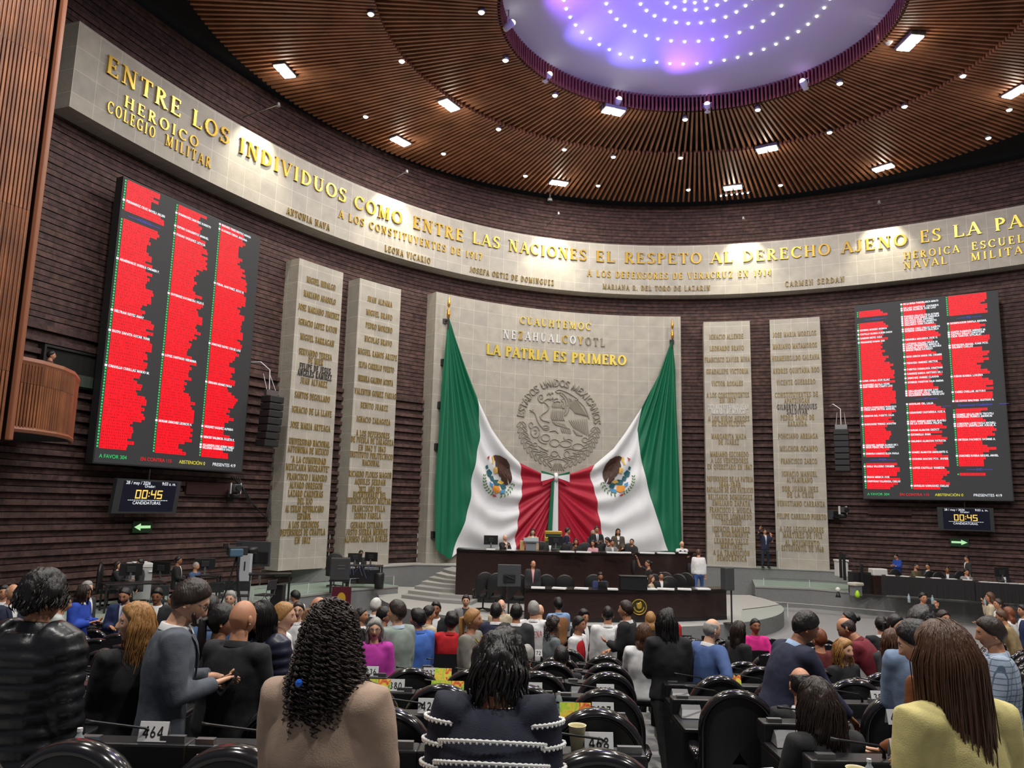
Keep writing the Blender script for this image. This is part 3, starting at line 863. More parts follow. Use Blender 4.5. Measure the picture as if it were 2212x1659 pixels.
def clock(label, s0, s1, z0, z1, tilt):
    A, B = W(s0, z0, -0.05), W(s1, z0, -0.05)
    C = W(s0, z1, -0.05 + tilt)
    fr = flat(A, B, C)
    w, h, fn, _ = fr
    mb = MB()
    P = [fn(x, y, d) for d in (-0.14, 0.0) for x, y in ((0, 0), (w, 0), (w, h), (0, h))]
    mb.add(P, [(3, 2, 1, 0), (4, 5, 6, 7), (0, 1, 5, 4), (1, 2, 6, 5), (2, 3, 7, 6), (3, 0, 4, 7)])
    o = mb.build('session_clock', mat('clock_bezel', (0.035, 0.036, 0.04), 0.4))
    tag(o, label, 'clock screen', 'session clocks')
    MB().add([fn(x * w, y * h, 0.005) for x, y in ((.1, .06), (.93, .06), (.93, .95), (.1, .95))], [(0, 1, 2, 3)]).build('screen', mat('dark_screen', (0.004, 0.005, 0.015), 0.3, emit=0.8), o)
    MB().tube([fn(w * .5, h, -.1), fn(w * .5, h + .3, -.12), W((s0 + s1) / 2, z1 + .35, -.68)], .025, 6).build('wall_bracket', M_black, o)
    mb = MB()
    xs = .30 * w
    cw, chh = .1 * w, .26 * h
    yb = .44 * h
    for c_ in '00:45':
        t = .016 * w
        if c_ == ':':
            for yy in (.3, .68):
                mb.add([fn(xs + a, yb + chh * yy + b, .012) for a, b in ((0, -t / 2), (t, -t / 2), (t, t / 2), (0, t / 2))], [(0, 1, 2, 3)])
            xs += .035 * w
            continue
        R_ = {'a': (0, chh - t, cw * .8, chh), 'd': (0, 0, cw * .8, t), 'g': (0, chh / 2 - t / 2, cw * .8, chh / 2 + t / 2), 'f': (0, chh / 2, t, chh), 'e': (0, 0, t, chh / 2), 'b': (cw * .8 - t, chh / 2, cw * .8, chh), 'c': (cw * .8 - t, 0, cw * .8, chh / 2)}
        for sg in SEGS[c_]:
            a, b, c2, d2 = R_[sg]
            mb.add([fn(xs + x, yb + y, .012) for x, y in ((a, b), (c2, b), (c2, d2), (a, d2))], [(0, 1, 2, 3)])
        xs += cw
    tag(mb.build('timer_digits', M_amber, o), 'amber 00:45 digits')
    mb = MB()
    rr = random.Random(3)
    x = .2
    while x < .8:
        L = rr.uniform(.01, .04)
        mb.add([fn(a * w, b * h, .012) for a, b in ((x, .385), (x + L, .385), (x + L, .4), (x, .4))], [(0, 1, 2, 3)])
        x += L + .008
    mb.build('small_type_line', M_wled, o)
    caption('28 / may / 2026', fr, .13 * w, .86 * h, .135 * w / 2.3, M_wled, o, 'date_line')
    caption('9:03 a. m.', fr, .91 * w, .86 * h, .135 * w / 2.3, M_wled, o, 'time_line', 'RIGHT')
    caption('Orador:', fr, .5 * w, .775 * h, .115 * w / 2.3, M_wled, o, 'speaker_line', 'CENTER')
    caption('CANDIDATURAS.', fr, .5 * w, .27 * h, .13 * w / 2.3, M_wled, o, 'topic_line', 'CENTER')


clock('dark clock screen reading 00:45 below the left vote board', -20.15, -17.85, 3.62, 4.6, .12)
clock('dark clock screen reading 00:45 below the right vote board', 16.7, 18.72, 3.52, 4.47, .05)
for s_, z_, dr, lab in ((-18.57, 3.2, -1, 'green arrow exit sign on the brick below the left clock'), (17.4, 3.03, 1, 'green arrow exit sign on the brick below the right clock')):
    fr = flat(W(s_ - .34, z_ - .17, -.58), W(s_ + .34, z_ - .17, -.58), W(s_ - .34, z_ + .17, -.58))
    w, h, fn, _ = fr
    mb = MB()
    P = [fn(x, y, d) for d in (-0.08, 0.0) for x, y in ((0, 0), (w, 0), (w, h), (0, h))]
    mb.add(P, [(4, 5, 6, 7), (0, 1, 5, 4), (1, 2, 6, 5), (2, 3, 7, 6), (3, 0, 4, 7)])
    o = tag(mb.build('exit_sign', mat('exit_green', (0.01, 0.05, 0.02), 0.4)), lab, 'exit sign', 'exit signs')
    ar = [(.08, .38), (.6, .38), (.6, .18), (.93, .5), (.6, .82), (.6, .62), (.08, .62)]
    ar = [((x if dr > 0 else 1 - x) * w, y * h) for x, y in ar]
    MB().add([fn(x, y, .006) for x, y in ar], [tuple(range(7))]).build('arrow', mat('exit_lit', (0.5, 0.9, 0.45), 0.5, emit=.9), o)
# ------------------------------------------------------------ ceiling
CC = np.array([5.53, 22.0])
CZ = EYE + 15.15
ASP = 0.896


def ring(R, a):
    """Points of the oval rings of the ceiling, a = angle."""
    u, v = ASP * R * np.sin(a), R * np.cos(a)
    return np.stack([CC[0] + _c * u + _s * v, CC[1] - _s * u + _c * v], -1)


M_slat = mat('ceiling_timber', srgb(158, 108, 78), 0.5, noise=0.3, nscale=3, stretch=(.4, .4, .4))
M_slat2 = mat('ceiling_timber_red', srgb(140, 74, 62), 0.5, noise=0.25, nscale=3)
NS = 250


def slat_ring(r0, r1, z0, z1, hw, n=NS):
    mb = MB()
    for i in range(n):
        a = 2 * PI * i / n
        p, q = ring(r0, a), ring(r1, a)
        d = (q - p) / np.linalg.norm(q - p)
        w_ = np.array([-d[1], d[0]]) * hw
        V = []
        for z in (z0, z1):
            V += [(*(p - w_), z), (*(q - w_), z), (*(q + w_), z), (*(p + w_), z)]
        mb.add(V, [(3, 2, 1, 0), (0, 1, 5, 4), (1, 2, 6, 5), (2, 3, 7, 6), (3, 0, 4, 7)])
    return mb


a_ = np.linspace(0, 2 * PI, 96, endpoint=False)
dome = MB()
rr_ = np.linspace(0.01, 6.35, 8)
dome.grid(np.array([[[*ring(r, a), CZ + .62 + .5 * (1 - (r / 6.35) ** 2)] for a in a_] for r in rr_]), cv=True)
dome = dome.build('ceiling', mat('white_plaster', (0.72, 0.72, 0.74), 0.8), smooth=True)
tag(dome, 'shallow white oval dome washed with violet light', kind='structure')
o = slat_ring(6.2, 10.15, CZ, CZ + .16, .04, 250).build('trim_1', M_slat)
tag(o, 'inner ring of radiating timber slats', kind='structure')
o = slat_ring(10.05, 15.85, CZ - .09, CZ + .07, .045, 370).build('trim_2', M_slat)
tag(o, 'outer ring of radiating timber slats', kind='structure')
mb = MB()
for i in range(NS):
    a = 2 * PI * i / NS
    p, q = ring(6.17, a), ring(6.3, a)
    d = (q - p) / np.linalg.norm(q - p)
    n = np.array([-d[1], d[0]]) * .032
    V = []
    for z in (CZ, CZ + .66):
        V += [(*(p - n), z), (*(q - n), z), (*(q + n), z), (*(p + n), z)]
    mb.add(V, [(3, 2, 1, 0), (0, 1, 5, 4), (1, 2, 6, 5), (2, 3, 7, 6), (3, 0, 4, 7)])
tag(mb.build('trim_3', M_slat2), 'upright reddish slats lining the rim of the dome', kind='structure')
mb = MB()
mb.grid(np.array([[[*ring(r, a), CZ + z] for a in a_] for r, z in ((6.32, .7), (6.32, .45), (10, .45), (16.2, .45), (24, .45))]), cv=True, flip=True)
tag(mb.build('trim_4', M_dark), 'black sheet standing in for the unlit void above the timber slats', kind='structure')  # the shade of the void is put into the sheet's colour

M_lampw = mat('lamp_glow', (1.0, 0.97, 0.9), 0.4, emit=9.0)
M_bulb = mat('bulb_glow', (1.0, 1.0, 0.97), 0.4, emit=5.0)
M_metal = mat('lamp_metal', (0.25, 0.25, 0.26), 0.35, 0.8)
M_wmetal = mat('white_lamp_metal', (0.7, 0.7, 0.72), 0.4)
FL = [(615, 153, 'double flood lamp nearest the left end of the frieze'), (865, 305, 'double flood lamp above the word INDIVIDUOS'), (970, 227, 'double flood lamp at the slat joint left of the dome'),
      (1207, 395, 'double flood lamp above the small white wall camera'), (1325, 240, 'double flood lamp below the third hanging stage light'), (1583, 405, 'double flood lamp with a row of small lamps above the word DERECHO'),
      (1657, 322, 'two square flood lamps at the slat joint below the dome'), (1908, 362, 'double flood lamp above the word AJENO'), (1966, 92, 'large flood lamp cluster right of the dome rim'), (2195, 198, 'flood lamp cut by the right edge of the picture')]


def lamp_thing(px, py, lab):
    p = at(px, py, z=CZ - .14)
    d = np.array([CC[0] - p[0], CC[1] - p[1]])
    rz = math.atan2(d[1], d[0]) - PI / 2
    o = empty('flood_lamp', p, rz)
    tag(o, lab, 'flood lamp', 'ceiling flood lamps')
    bev(MB().box((0, 0, .06), (.9, .5, .14)).build('housing', M_metal, o), .02)
    for sx in (-.22, .22):
        MB().box((sx, 0, -.025), (.36, .42, .04)).build('lamp_glass', M_lampw, o)
    if px == 1583:
        mb = MB()
        for j in range(6):
            mb.ball((-.62 + j * .25, -.95, .05), .05, 8, 5)
        mb.build('small_lamp_row', M_lampw, o)
        MB().box((0, -.95, .12), (1.5, .06, .05)).box((0, -.5, .13), (.05, .9, .04)).build('lamp_bar', M_metal, o)
    MB().box((-.47, 0, .12), (.03, .06, .3)).box((.47, 0, .12), (.03, .06, .3)).build('yoke', M_metal, o)
    lp = bpy.data.lights.new('flood_spill', 'POINT')  # extra point light below the housing, added to brighten nearby slats
    lp.energy = 30
    lp.color = (1.0, .9, .74)
    lp.shadow_soft_size = .15
    lo_ = bpy.data.objects.new('flood_spill', lp)
    COL.objects.link(lo_)
    lo_.location = p - np.array([0, 0, .28])


for q in FL:
    lamp_thing(*q)
SP = [(801, 29), (1040, 25), (868, 131), (1092, 129), (1199, 205), (790, 251), (1077, 278), (958, 331), (1219, 322), (1325, 338), (1135, 379), (1292, 400), (1480, 257), (1487, 409), (1470, 340), (1637, 236), (1686, 399), (1792, 285), (1814, 179), (1954, 229), (2080, 163), (2135, 297), (2180, 236)]
b1 = MB().lathe([(.001, .14), (.1, .14), (.13, .02), (.12, -.03), (.001, -.03)], n=12)
b2 = MB().ball((0, 0, -.03), (.1, .1, .05), 10, 5)
proto = empty('ceiling_spot', (0, 0, 0))
tag(proto, 'small round downlight among the ceiling slats', 'downlight', 'small downlights in the slatted ceiling')
b1.build('housing', M_metal, proto, smooth=True)
b2.build('bulb', M_lampw, proto, smooth=True)
for i, (px, py) in enumerate(SP):
    o = proto if i == 0 else copy_tree(proto)
    o.location = at(px, py, z=CZ - .06 if i % 3 else CZ - .14)
# bulbs set in the dome
n_ = 0
pb = None
for py, n in ((145, 54), (103, 38), (66, 28), (35, 20), (8, 14)):
    q = at(1455, py, z=CZ + .75)[:2] - CC
    u, v = q[0] * _c - q[1] * _s, q[0] * _s + q[1] * _c
    R_ = math.hypot(u / ASP, v)
    for i in range(n):
        p = ring(R_, 2 * PI * (i + .3) / n)
        if p[1] - CC[1] > 3.5 + 0 and False:
            continue
        zb = CZ + .62 + .5 * (1 - (R_ / 6.35) ** 2) - .02
        X = np.array([p[0], p[1], zb])
        c_ = RC @ (X - [0, 0, EYE])
        if c_[2] <= 0 or 829.5 + FOC * c_[1] / c_[2] < -25 or not -20 < 1106 + FOC * c_[0] / c_[2] < 2232:
            continue
        if pb is None:
            pb = MB().ball((0, 0, 0), (.045, .045, .04), 8, 5).build('dome_bulb', M_bulb, smooth=True)
            tag(pb, 'small round white bulb set in the violet lit dome', 'bulb', 'bulbs in rings on the dome')
            o = pb
        else:
            o = copy_tree(pb)
        o.location = X
        n_ += 1
# stage lights hanging round the dome rim
for px, py, pt, lit, lab in ((1098, 55, 15, 0, 'white hanging stage light furthest left on the dome rim'), (1181, 168, 128, 0, 'white hanging stage light second from the left on the dome rim'), (1334, 222, 190, 0, 'white hanging stage light above the flood lamp on the dome rim'),
                             (1528, 233, 196, 1, 'hanging stage light glowing violet straight below the dome'), (1738, 183, 147, 1, 'hanging stage light glowing violet right of the dome centre'), (1916, 85, 50, 0, 'white hanging stage light beside the large flood cluster')):
    p = at(px, py, z=CZ + .12)
    o = empty('stage_light', p, 0)
    tag(o, lab, 'stage light', 'stage lights round the dome')
    d = np.array([CC[0] - p[0], CC[1] - p[1], 0])
    d /= np.linalg.norm(d)
    ax = np.array([*(d[:2] * .75), .66])
    MB().tube([-ax * .2, -ax * .16, ax * .1, ax * .16], [.07, .12, .13, .135], 12).build('can', M_wmetal, o, smooth=True)
    MB().ball(ax * .17 - np.array([0, 0, .02]), (.11, .11, .09), 10, 6).build('lens', mat('violet_glow', (.75, .45, 1.0), .4, emit=7.0) if lit else M_bulb, o, smooth=True)
    side = np.array([-d[1], d[0], 0]) * .16
    MB().tube([-side, -side + [0, 0, .2], side + [0, 0, .2], side], .016, 6).build('yoke', M_wmetal, o)
    MB().tube([(0, 0, .2), (0, 0, .58)], .02, 6).build('rod', M_metal, o)
for i in range(9):                        # their violet beams on the dome
    p = ring(5.3, .9 + i * .5)
    q = ring(2.2, .9 + i * .5 + .6)
    lamp('SPOT', 'violet_beam', (*p, CZ - .1), (*q, CZ + 1.0), 620, ((.16, .12, 1.0), (.12, .10, 1.0), (.30, .10, 1.0))[i % 3], .2, 88, 1.0)
for px, py in ((555, 273), (845, 425), (1190, 510), (1606, 520), (1905, 488)):   # picture lights over the frieze
    s_, z_ = wr(px, py)
    p = W(s_, 17.9, 1.0)
    o = empty('frieze_light', p)
    tag(o, {555: 'small spotlight over the frieze above INDIVIDUOS', 845: 'small spotlight over the frieze above COMO', 1190: 'small spotlight over the frieze above NACIONES', 1606: 'small spotlight over the frieze above DERECHO', 1905: 'small spotlight over the frieze above AJENO'}[px], 'spotlight', 'frieze spotlights')
    MB().tube([(0, 0, 0), (0, 0, .12)], [.08, .06], 10).tube([(0, 0, .06), W(s_, 17.9, -.7) - p], .02, 5).build('lamp_arm', M_metal, o)
    lamp('SPOT', 'frieze_beam', W(s_, 17.85, 1.0), W(s_, 15.9, .0), 620, (1.0, .91, .68), .05, 80, .7)
# ------------------------------------------------------------ draped flag
FO = 0.30


def edge(pts):
    q = sorted([wr(x, y, FO) for x, y in pts], key=lambda a: a[1])
    zz_ = np.array([a[1] for a in q])
    sv = np.array([a[0] for a in q])
    return lambda z: np.interp(z, zz_, sv)


FLAGS = {
    -1: dict(apex=(968.6, 687), outer=[(968.6, 687), (959.6, 783), (950.5, 909), (939.7, 1054), (938, 1184), (946, 1202)],
             inner=[(970, 687), (999, 775.5), (1030, 860.5), (1061, 927.5), (1090, 967), (1122, 1000), (1169, 1023), (1197, 1030)],
             b1=[(1030, 860.5), (1039, 927.5), (1030, 982), (1023, 1021.5), (1015.6, 1072), (1005, 1126), (976, 1202)],
             b2=[(1121, 1000), (1128, 1029), (1127, 1060), (1119, 1119), (1111, 1202)], emb=(1073, 1029)),
    1: dict(apex=(1452.6, 732), outer=[(1452.6, 732), (1459, 801), (1462, 909), (1470, 1090), (1473, 1181), (1474, 1202)],
            inner=[(1451, 733), (1422.6, 812), (1386.4, 880), (1350, 935), (1325, 969), (1285, 1003), (1242, 1020), (1197, 1030)],
            b1=[(1386, 881), (1377, 927.5), (1383, 982), (1404.5, 1072), (1422.6, 1126.5), (1447, 1202)],
            b2=[(1284, 1003), (1274, 1021.5), (1289, 1079), (1300, 1152), (1303, 1202)], emb=(1336, 1029))}
KN = wr(1197, 1030, FO)
ZB = wr(1000, 1200, FO)[1]
M_fg = mat('flag_green', srgb(0, 104, 72), 0.55, bump=.15, bscale=20)
M_fw = mat('flag_white', srgb(226, 228, 232), 0.6, bump=.15, bscale=20)
M_fr = mat('flag_red', srgb(172, 16, 48), 0.55, bump=.15, bscale=20)
flag = empty('draped_flag', W(0, 2.1, 0))
flag_inv = np.array(W(0, 2.1, 0))
tag(flag, 'huge green white and red flag swagged and knotted in front of the stone panel', 'flag')


def flag_off(F, s, z):
    """How far the cloth stands out: folds fan from the pole head and from the knot."""
    ap = wr(*F['apex'], FO)
    d1 = np.hypot(s - ap[0], z - ap[1]) + .05
    ang = np.arctan2(np.abs(s - ap[0]), ap[1] - z + .02)
    f1 = np.sin(ang * 78 + .5 * np.sin(z * .7)) * .6 + np.sin(ang * 41 + 1.0) * .5
    zi = edge(F['inner'])
    zt = np.linspace(KN[1], ap[1], 60)
    st = zi(zt)
    o_ = np.argsort(st)
    zin = np.interp(s, st[o_], zt[o_])
    ds = np.abs(s - KN[0])
    f2v = (zin - z) / (.16 + .36 * ds)
    f2 = np.sin(f2v * 7.2 + .4 * np.sin(ds * 2)) * .6 + np.sin(f2v * 3.9 + 1.3) * .45
    g = F['_g'](z)
    wgt = np.clip((np.abs(s - KN[0]) - np.abs(g - KN[0])) / 1.2 + .5, 0, 1)
    amp1 = .13 * np.clip(d1 / 3.5, .1, 1)
    amp2 = .14 * np.clip(ds / 1.4, .25, 1)
    return FO + wgt * amp1 * f1 + (1 - wgt) * amp2 * f2


def place(pts):
    return pts - flag_inv


for sg, F in FLAGS.items():
    out, inn, e1, e2 = edge(F['outer']), edge(F['inner']), edge(F['b1']), edge(F['b2'])
    F['_g'] = lambda z, e1=e1, inn=inn: e1(z)
    ap = wr(*F['apex'], FO)
    zj1 = wr(*F['b1'][0], FO)[1]
    zj2 = wr(*F['b2'][0], FO)[1]
    for nm, m_, zt, A_, B_, zj, nz, ns in (('green_stripe', M_fg, ap[1], out, e1, zj1, 110, 90), ('white_stripe', M_fw, zj1, e1, e2, zj2, 100, 90), ('red_stripe', M_fr, zj2, e2, lambda z: np.full_like(z, KN[0]), KN[1], 70, 60)):
        z = np.linspace(zt - .01, ZB + (.25 if nm == 'red_stripe' else 0), nz)
        a = A_(z)
        b = np.where(z > zj, inn(z), B_(z))
        t = np.linspace(0, 1, ns)
        S_ = a[:, None] + (b - a)[:, None] * t
        Z_ = np.repeat(z[:, None], ns, 1) + 0.12 * np.sin(S_ * 6) * np.clip((ZB + 1 - z[:, None]) / 1.0, 0, 1)
        G = W(S_, Z_, flag_off(F, S_, Z_))
        o = MB().grid(place(G)).build(nm, m_, flag, smooth=True)
    # embroidered arms on the white stripe
    ec = wr(*F['emb'], FO)
    kx, ky = .0081 * -sg, .0083

    def ep(X, Y, h=0.0):
        s_, z_ = ec[0] + (X - 530) * kx, ec[1] - (Y - 1130) * ky
        return W(s_, z_, flag_off(F, np.array(s_), np.array(z_)) + .05 + h) - flag_inv

    def patch(polys, nm, m_, h=0.0):
        mb = MB()
        for pl in polys:
            pl = np.array(pl, float)
            c = pl.mean(0)
            n = len(pl)
            den = []
            for i in range(n):
                for f in (0, .5):
                    den.append(pl[i] * (1 - f) + pl[(i + 1) % n] * f)
            den = np.array(den)
            rings_ = [ep(*(c + (den[i] - c) * r), h) if True else 0 for r in (.02, .5, 1) for i in range(len(den))]
            mb.grid(np.array(rings_).reshape(3, len(den), 3), cv=True)
        mb.build(nm, m_, flag)

    def leafy(a0, a1, n, R_, x0=540, y0=1135, ln=15):
        P_ = []
        for i in range(n):
            a = math.radians(a0 + (a1 - a0) * i / (n - 1))
            for k_ in (-1, 1):
                cx, cy = x0 + R_ * math.cos(a), y0 + R_ * math.sin(a)
                b = a + PI / 2 + k_ * .8
                ux, uy = math.cos(b), math.sin(b)
                P_.append([(cx, cy), (cx + ux * ln * .5 - uy * 4, cy + uy * ln * .5 + ux * 4), (cx + ux * ln, cy + uy * ln), (cx + ux * ln * .5 + uy * 4, cy + uy * ln * .5 - ux * 4)])
        return P_
    patch([[(505, 1022), (522, 1014), (548, 1018), (585, 1037), (610, 1065), (624, 1110), (622, 1140), (612, 1172), (604, 1140), (592, 1135), (585, 1120), (600, 1172), (578, 1165), (560, 1138), (545, 1130), (530, 1110), (515, 1070), (520, 1045)],
           [(560, 1125), (605, 1172), (585, 1176), (555, 1145)]], 'eagle_embroidery', mat('eagle_brown', srgb(70, 44, 34), .7, noise=.4, nscale=12))
    patch([[(495, 1025), (508, 1018), (512, 1040), (500, 1065), (490, 1062), (500, 1042)], [(505, 1085), (525, 1080), (530, 1110), (512, 1118)], [(540, 1150), (575, 1160), (560, 1172), (530, 1165)]], 'beak_and_claws', mat('embroidered_gold', srgb(218, 176, 80), .6), .01)
    patch([[(460, 1105), (480, 1092), (500, 1112), (490, 1132), (468, 1130)], [(480, 1130), (505, 1128), (512, 1150), (490, 1155)], [(500, 1150), (540, 1148), (548, 1175), (510, 1180)], [(548, 1172), (580, 1170), (590, 1192), (560, 1200)], [(455, 1078), (468, 1070), (475, 1088), (462, 1096)]], 'cactus_embroidery', mat('embroidered_teal', srgb(32, 92, 104), .7), .008)
    patch([[(496, 1180), (540, 1182), (546, 1212), (520, 1222), (498, 1206)]], 'stone_embroidery', mat('embroidered_orange', srgb(214, 140, 46), .7), .012)
    patch([[(475, 1160), (500, 1172), (496, 1190), (478, 1180)], [(545, 1205), (585, 1200), (570, 1220), (545, 1222)]], 'water_embroidery', mat('embroidered_blue', srgb(70, 140, 190), .7), .006)
    patch(leafy(182, 112, 8, 97) + leafy(-2 + 20, 78, 6, 97, ln=20), 'wreath_embroidery', mat('embroidered_green', srgb(70, 120, 52), .7), .004)
    patch([[(500, 1225), (520, 1230), (530, 1240), (510, 1240)], [(460, 1030), (480, 1020), (470, 1045)]], 'ribbon_embroidery', mat('embroidered_red', srgb(190, 70, 80), .7), .004)
    # pole head
    s_, z_ = ap
    pole = empty('flag_pole', W(s_, z_, FO))
    tag(pole, 'dark flag pole with gilt spear tip at the %s top of the draped flag' % ('left' if sg < 0 else 'right'), 'flag pole')
    if True:
        MB().tube([(0, 0, -.5), (0, 0, .05)], .035, 8).build('shaft', M_black, pole)
        MB().lathe([(.001, 0), (.07, .02), (.08, .2), (.06, .28), (.075, .34), (.03, .4), (.03, .5), (.07, .56), (.055, .75), (.001, 1.05)], n=10).build('spear_tip', mat('polished_brass', srgb(215, 165, 75), .25, .8), pole, smooth=True)
        q = W(s_, z_, 0) - W(s_, z_, FO)
        MB().tube([(0, 0, -.1), q * .95 + [0, 0, -.1]], .03, 6).box(q * .93 + [0, 0, -.1], (.2, .1, .22)).build('wall_bracket', M_black, pole)
for i, y_ in enumerate((783, 875, 965, 1155)):
    x_ = 960 - i * 7
    s_, z_ = wr(x_, y_, .1)
    o = slab(MB(), s_ - .14, s_ + .02, z_ - .14, z_ + .14, 0.0, .18, 2).build('flag_clamp', M_black)
    tag(o, 'small black clamp at the left flag edge, %s from the top' % ('first', 'second', 'third', 'fourth')[i], 'clamp', 'clamps holding the flag edge')
bow = empty('flag_bow', W(KN[0], KN[1], FO + .15))
tag(bow, 'tricolour ribbon bow tied at the middle of the draped flag', 'bow')
bi = np.array(W(KN[0], KN[1], FO + .15))


def bp(x, y, h):
    return W(KN[0] + x, KN[1] + y, FO + .15 + h) - bi


def band(x0, x1, f0, f1, nm, m_):
    t = np.linspace(0, 1, 12)
    G = np.array([[bp(x0 + (x1 - x0) * a, f0(a) + (f1(a) - f0(a)) * b, .10 * math.sin(a * PI) + .02) for b in (0, .5, 1)] for a in t])
    MB().grid(G).build(nm, m_, bow, smooth=True)


for sg in (-1, 1):
    band(0, sg * .72, lambda a: .02 + .12 * a, lambda a: .06 + .2 * a, 'green_loop', M_fg)
    band(0, sg * .72, lambda a: -.03 - .2 * a, lambda a: .02 + .12 * a, 'white_loop', M_fw)
    band(0, sg * .66, lambda a: -.08 - .36 * a, lambda a: -.03 - .2 * a, 'red_loop', M_fr)
MB().tube([bp(0, .16, .06), bp(0, 0, .16), bp(0, -.2, .1)], np.array([[.09, .04]] * 3), 8).build('knot', M_fw, bow, smooth=True)
for x0, x1, nm, m_ in ((-.42, -.12, 'green_tail', M_fg), (-.14, .16, 'white_tail', M_fw)):
    G = np.array([[bp(x0 * (1 - .5 * (1 - a)) + (x1 - x0) * b * (.6 + .4 * a), -.15 - 2.85 * a, .05 + .05 * math.sin(b * 9 + x0 * 9)) for b in np.linspace(0, 1, 6)] for a in np.linspace(0, 1, 12)])
    MB().grid(G).build(nm, m_, bow, smooth=True)

# ------------------------------------------------------------ platforms, stairs and rostrum
Z1, Z2, ZP = 1.10, 1.62, 0.82


def strip_platform(name, label, rim, zt, zb, mats, capz=.06):
    """Platform between a rim line and the wall."""
    R_ = np.array([at(x, y, z=zt)[:2] for x, y in rim])
    seg = np.r_[0, np.cumsum(np.hypot(*np.diff(R_, axis=0).T))]
    t = np.linspace(0, seg[-1], 40)
    R_ = np.c_[np.interp(t, seg, R_[:, 0]), np.interp(t, seg, R_[:, 1])]
    B_ = []
    for p in R_:
        i = np.argmin(((WP + WN * -.6 - p) ** 2).sum(1))
        B_.append((WP + WN * -.6)[i])
    B_ = np.array(B_)
    mb = MB()
    z3 = lambda P, z: np.c_[P, np.full(len(P), z)]
    mb.grid(np.stack([z3(R_, zt), z3(B_, zt)], 1), mi=0, flip=True)
    mb.grid(np.stack([z3(R_, zb), z3(R_, zt - capz)], 1), mi=1, flip=True)
    out = R_ + (R_ - B_) / np.linalg.norm(R_ - B_, axis=1)[:, None] * .03
    mb.grid(np.stack([z3(out, zt - capz), z3(out, zt)], 1), mi=2, flip=True)
    mb.grid(np.stack([z3(out, zt), z3(R_, zt)], 1), mi=2, flip=True)
    for k_ in (0, -1):
        mb.add([(*R_[k_], zb), (*B_[k_], zb), (*B_[k_], zt), (*R_[k_], zt)], [(0, 1, 2, 3)], 1)
    o = mb.build(name, mats)
    tag(o, label, kind='structure')
    return R_, B_


M_cap = mat('pale_edge_stone', srgb(150, 150, 146), .7)
RL, BL = strip_platform('floor_left_platform', 'low curved platform under the left press desks', [(150, 1365), (300, 1336), (400, 1320), (540, 1299), (665, 1284), (755, 1273), (860, 1265)], Z1, .2, [M_gfloor, M_grey, M_cap])
RR, BR = strip_platform('floor_right_platform', 'low curved platform under the right staff tables', [(1631, 1266), (1749, 1270.5), (1934, 1287), (2090, 1298.5), (2212, 1303), (2360, 1308)], Z1, .2, [M_gfloor, M_grey, M_cap])
PA, _q = strip_platform('floor_stage', 'raised stage ledge under the stone slabs and flag', [(555, 1231), (632, 1227), (709, 1227), (815, 1224), (899, 1219), (985, 1221), (1240, 1222), (1500, 1221), (1560, 1223), (1796, 1233), (1837, 1237)], Z2, .4, [M_step, M_grey, M_cap], .04)
# pale ledge along the right platform
mb = MB()
L_ = np.array([at(x, y, z=.62) for x, y in ((1631, 1297), (1760, 1307), (1934, 1322))])
mb.tube(L_, np.array([[.06, .02]] * 3), 6)
tag(mb.build('trim_5', M_cap), 'thin pale ledge low on the right platform wall', kind='structure')
# podium of the rostrum
ph = np.linspace(-1.75, 1.75, 60)
PC = np.array([2.6, 29.6])
arc = np.c_[PC[0] + 7.3 * np.sin(ph), PC[1] - 7.3 * np.cos(ph)]
bk = np.c_[PC[0] + 7.2 * np.sin(ph), np.full(60, 31.5)]
mb = MB()
z3 = lambda P, z: np.c_[P, np.full(len(P), z)]
mb.grid(np.stack([z3(arc, ZP), z3(bk, ZP)], 1), mi=0, flip=True)
mb.grid(np.stack([z3(arc, .2), z3(arc, ZP)], 1), mi=1, flip=True)
tag(mb.build('floor_podium', [M_step, M_grey]), 'rounded podium carrying the rostrum desks', kind='structure')
# stairs left of the rostrum
SL = [(867.5, 1285, 1018, 1300), (881.6, 1275, 1016, 1288), (895.7, 1266, 1014, 1276), (910.5, 1256, 1003, 1265), (925.7, 1247, 990, 1255), (941, 1238, 988, 1246), (956, 1229, 988, 1236)]
st = empty('stage_stairs', (0, 0, 0))
tag(st, 'grey carpeted stairs climbing to the stage left of the rostrum', 'stairs')
for k_, (x0, y0, x1, y1) in enumerate(SL):
    z = ZP + .11 * (k_ + 1)
    a, b = at(x0, y0, z=z), at(x1, y1, z=z)
    mb = MB()
    mid = (a + b) / 2 + np.array([.05, -.25, 0])
    F_ = [a, mid, b]
    bkp = [q + np.array([.3, 1.4, 0]) for q in F_]
    V = [*F_, *bkp] + [q - [0, 0, z - .5] for q in F_ + bkp]
    mb.add(V, [(0, 1, 4, 3), (1, 2, 5, 4), (0, 6, 7, 1), (1, 7, 8, 2), (0, 3, 9, 6), (2, 8, 11, 5)])
    mb.build('step', M_step if k_ % 2 else mat('grey_step_carpet', srgb(150, 150, 146), .9, noise=.08, nscale=60), st)


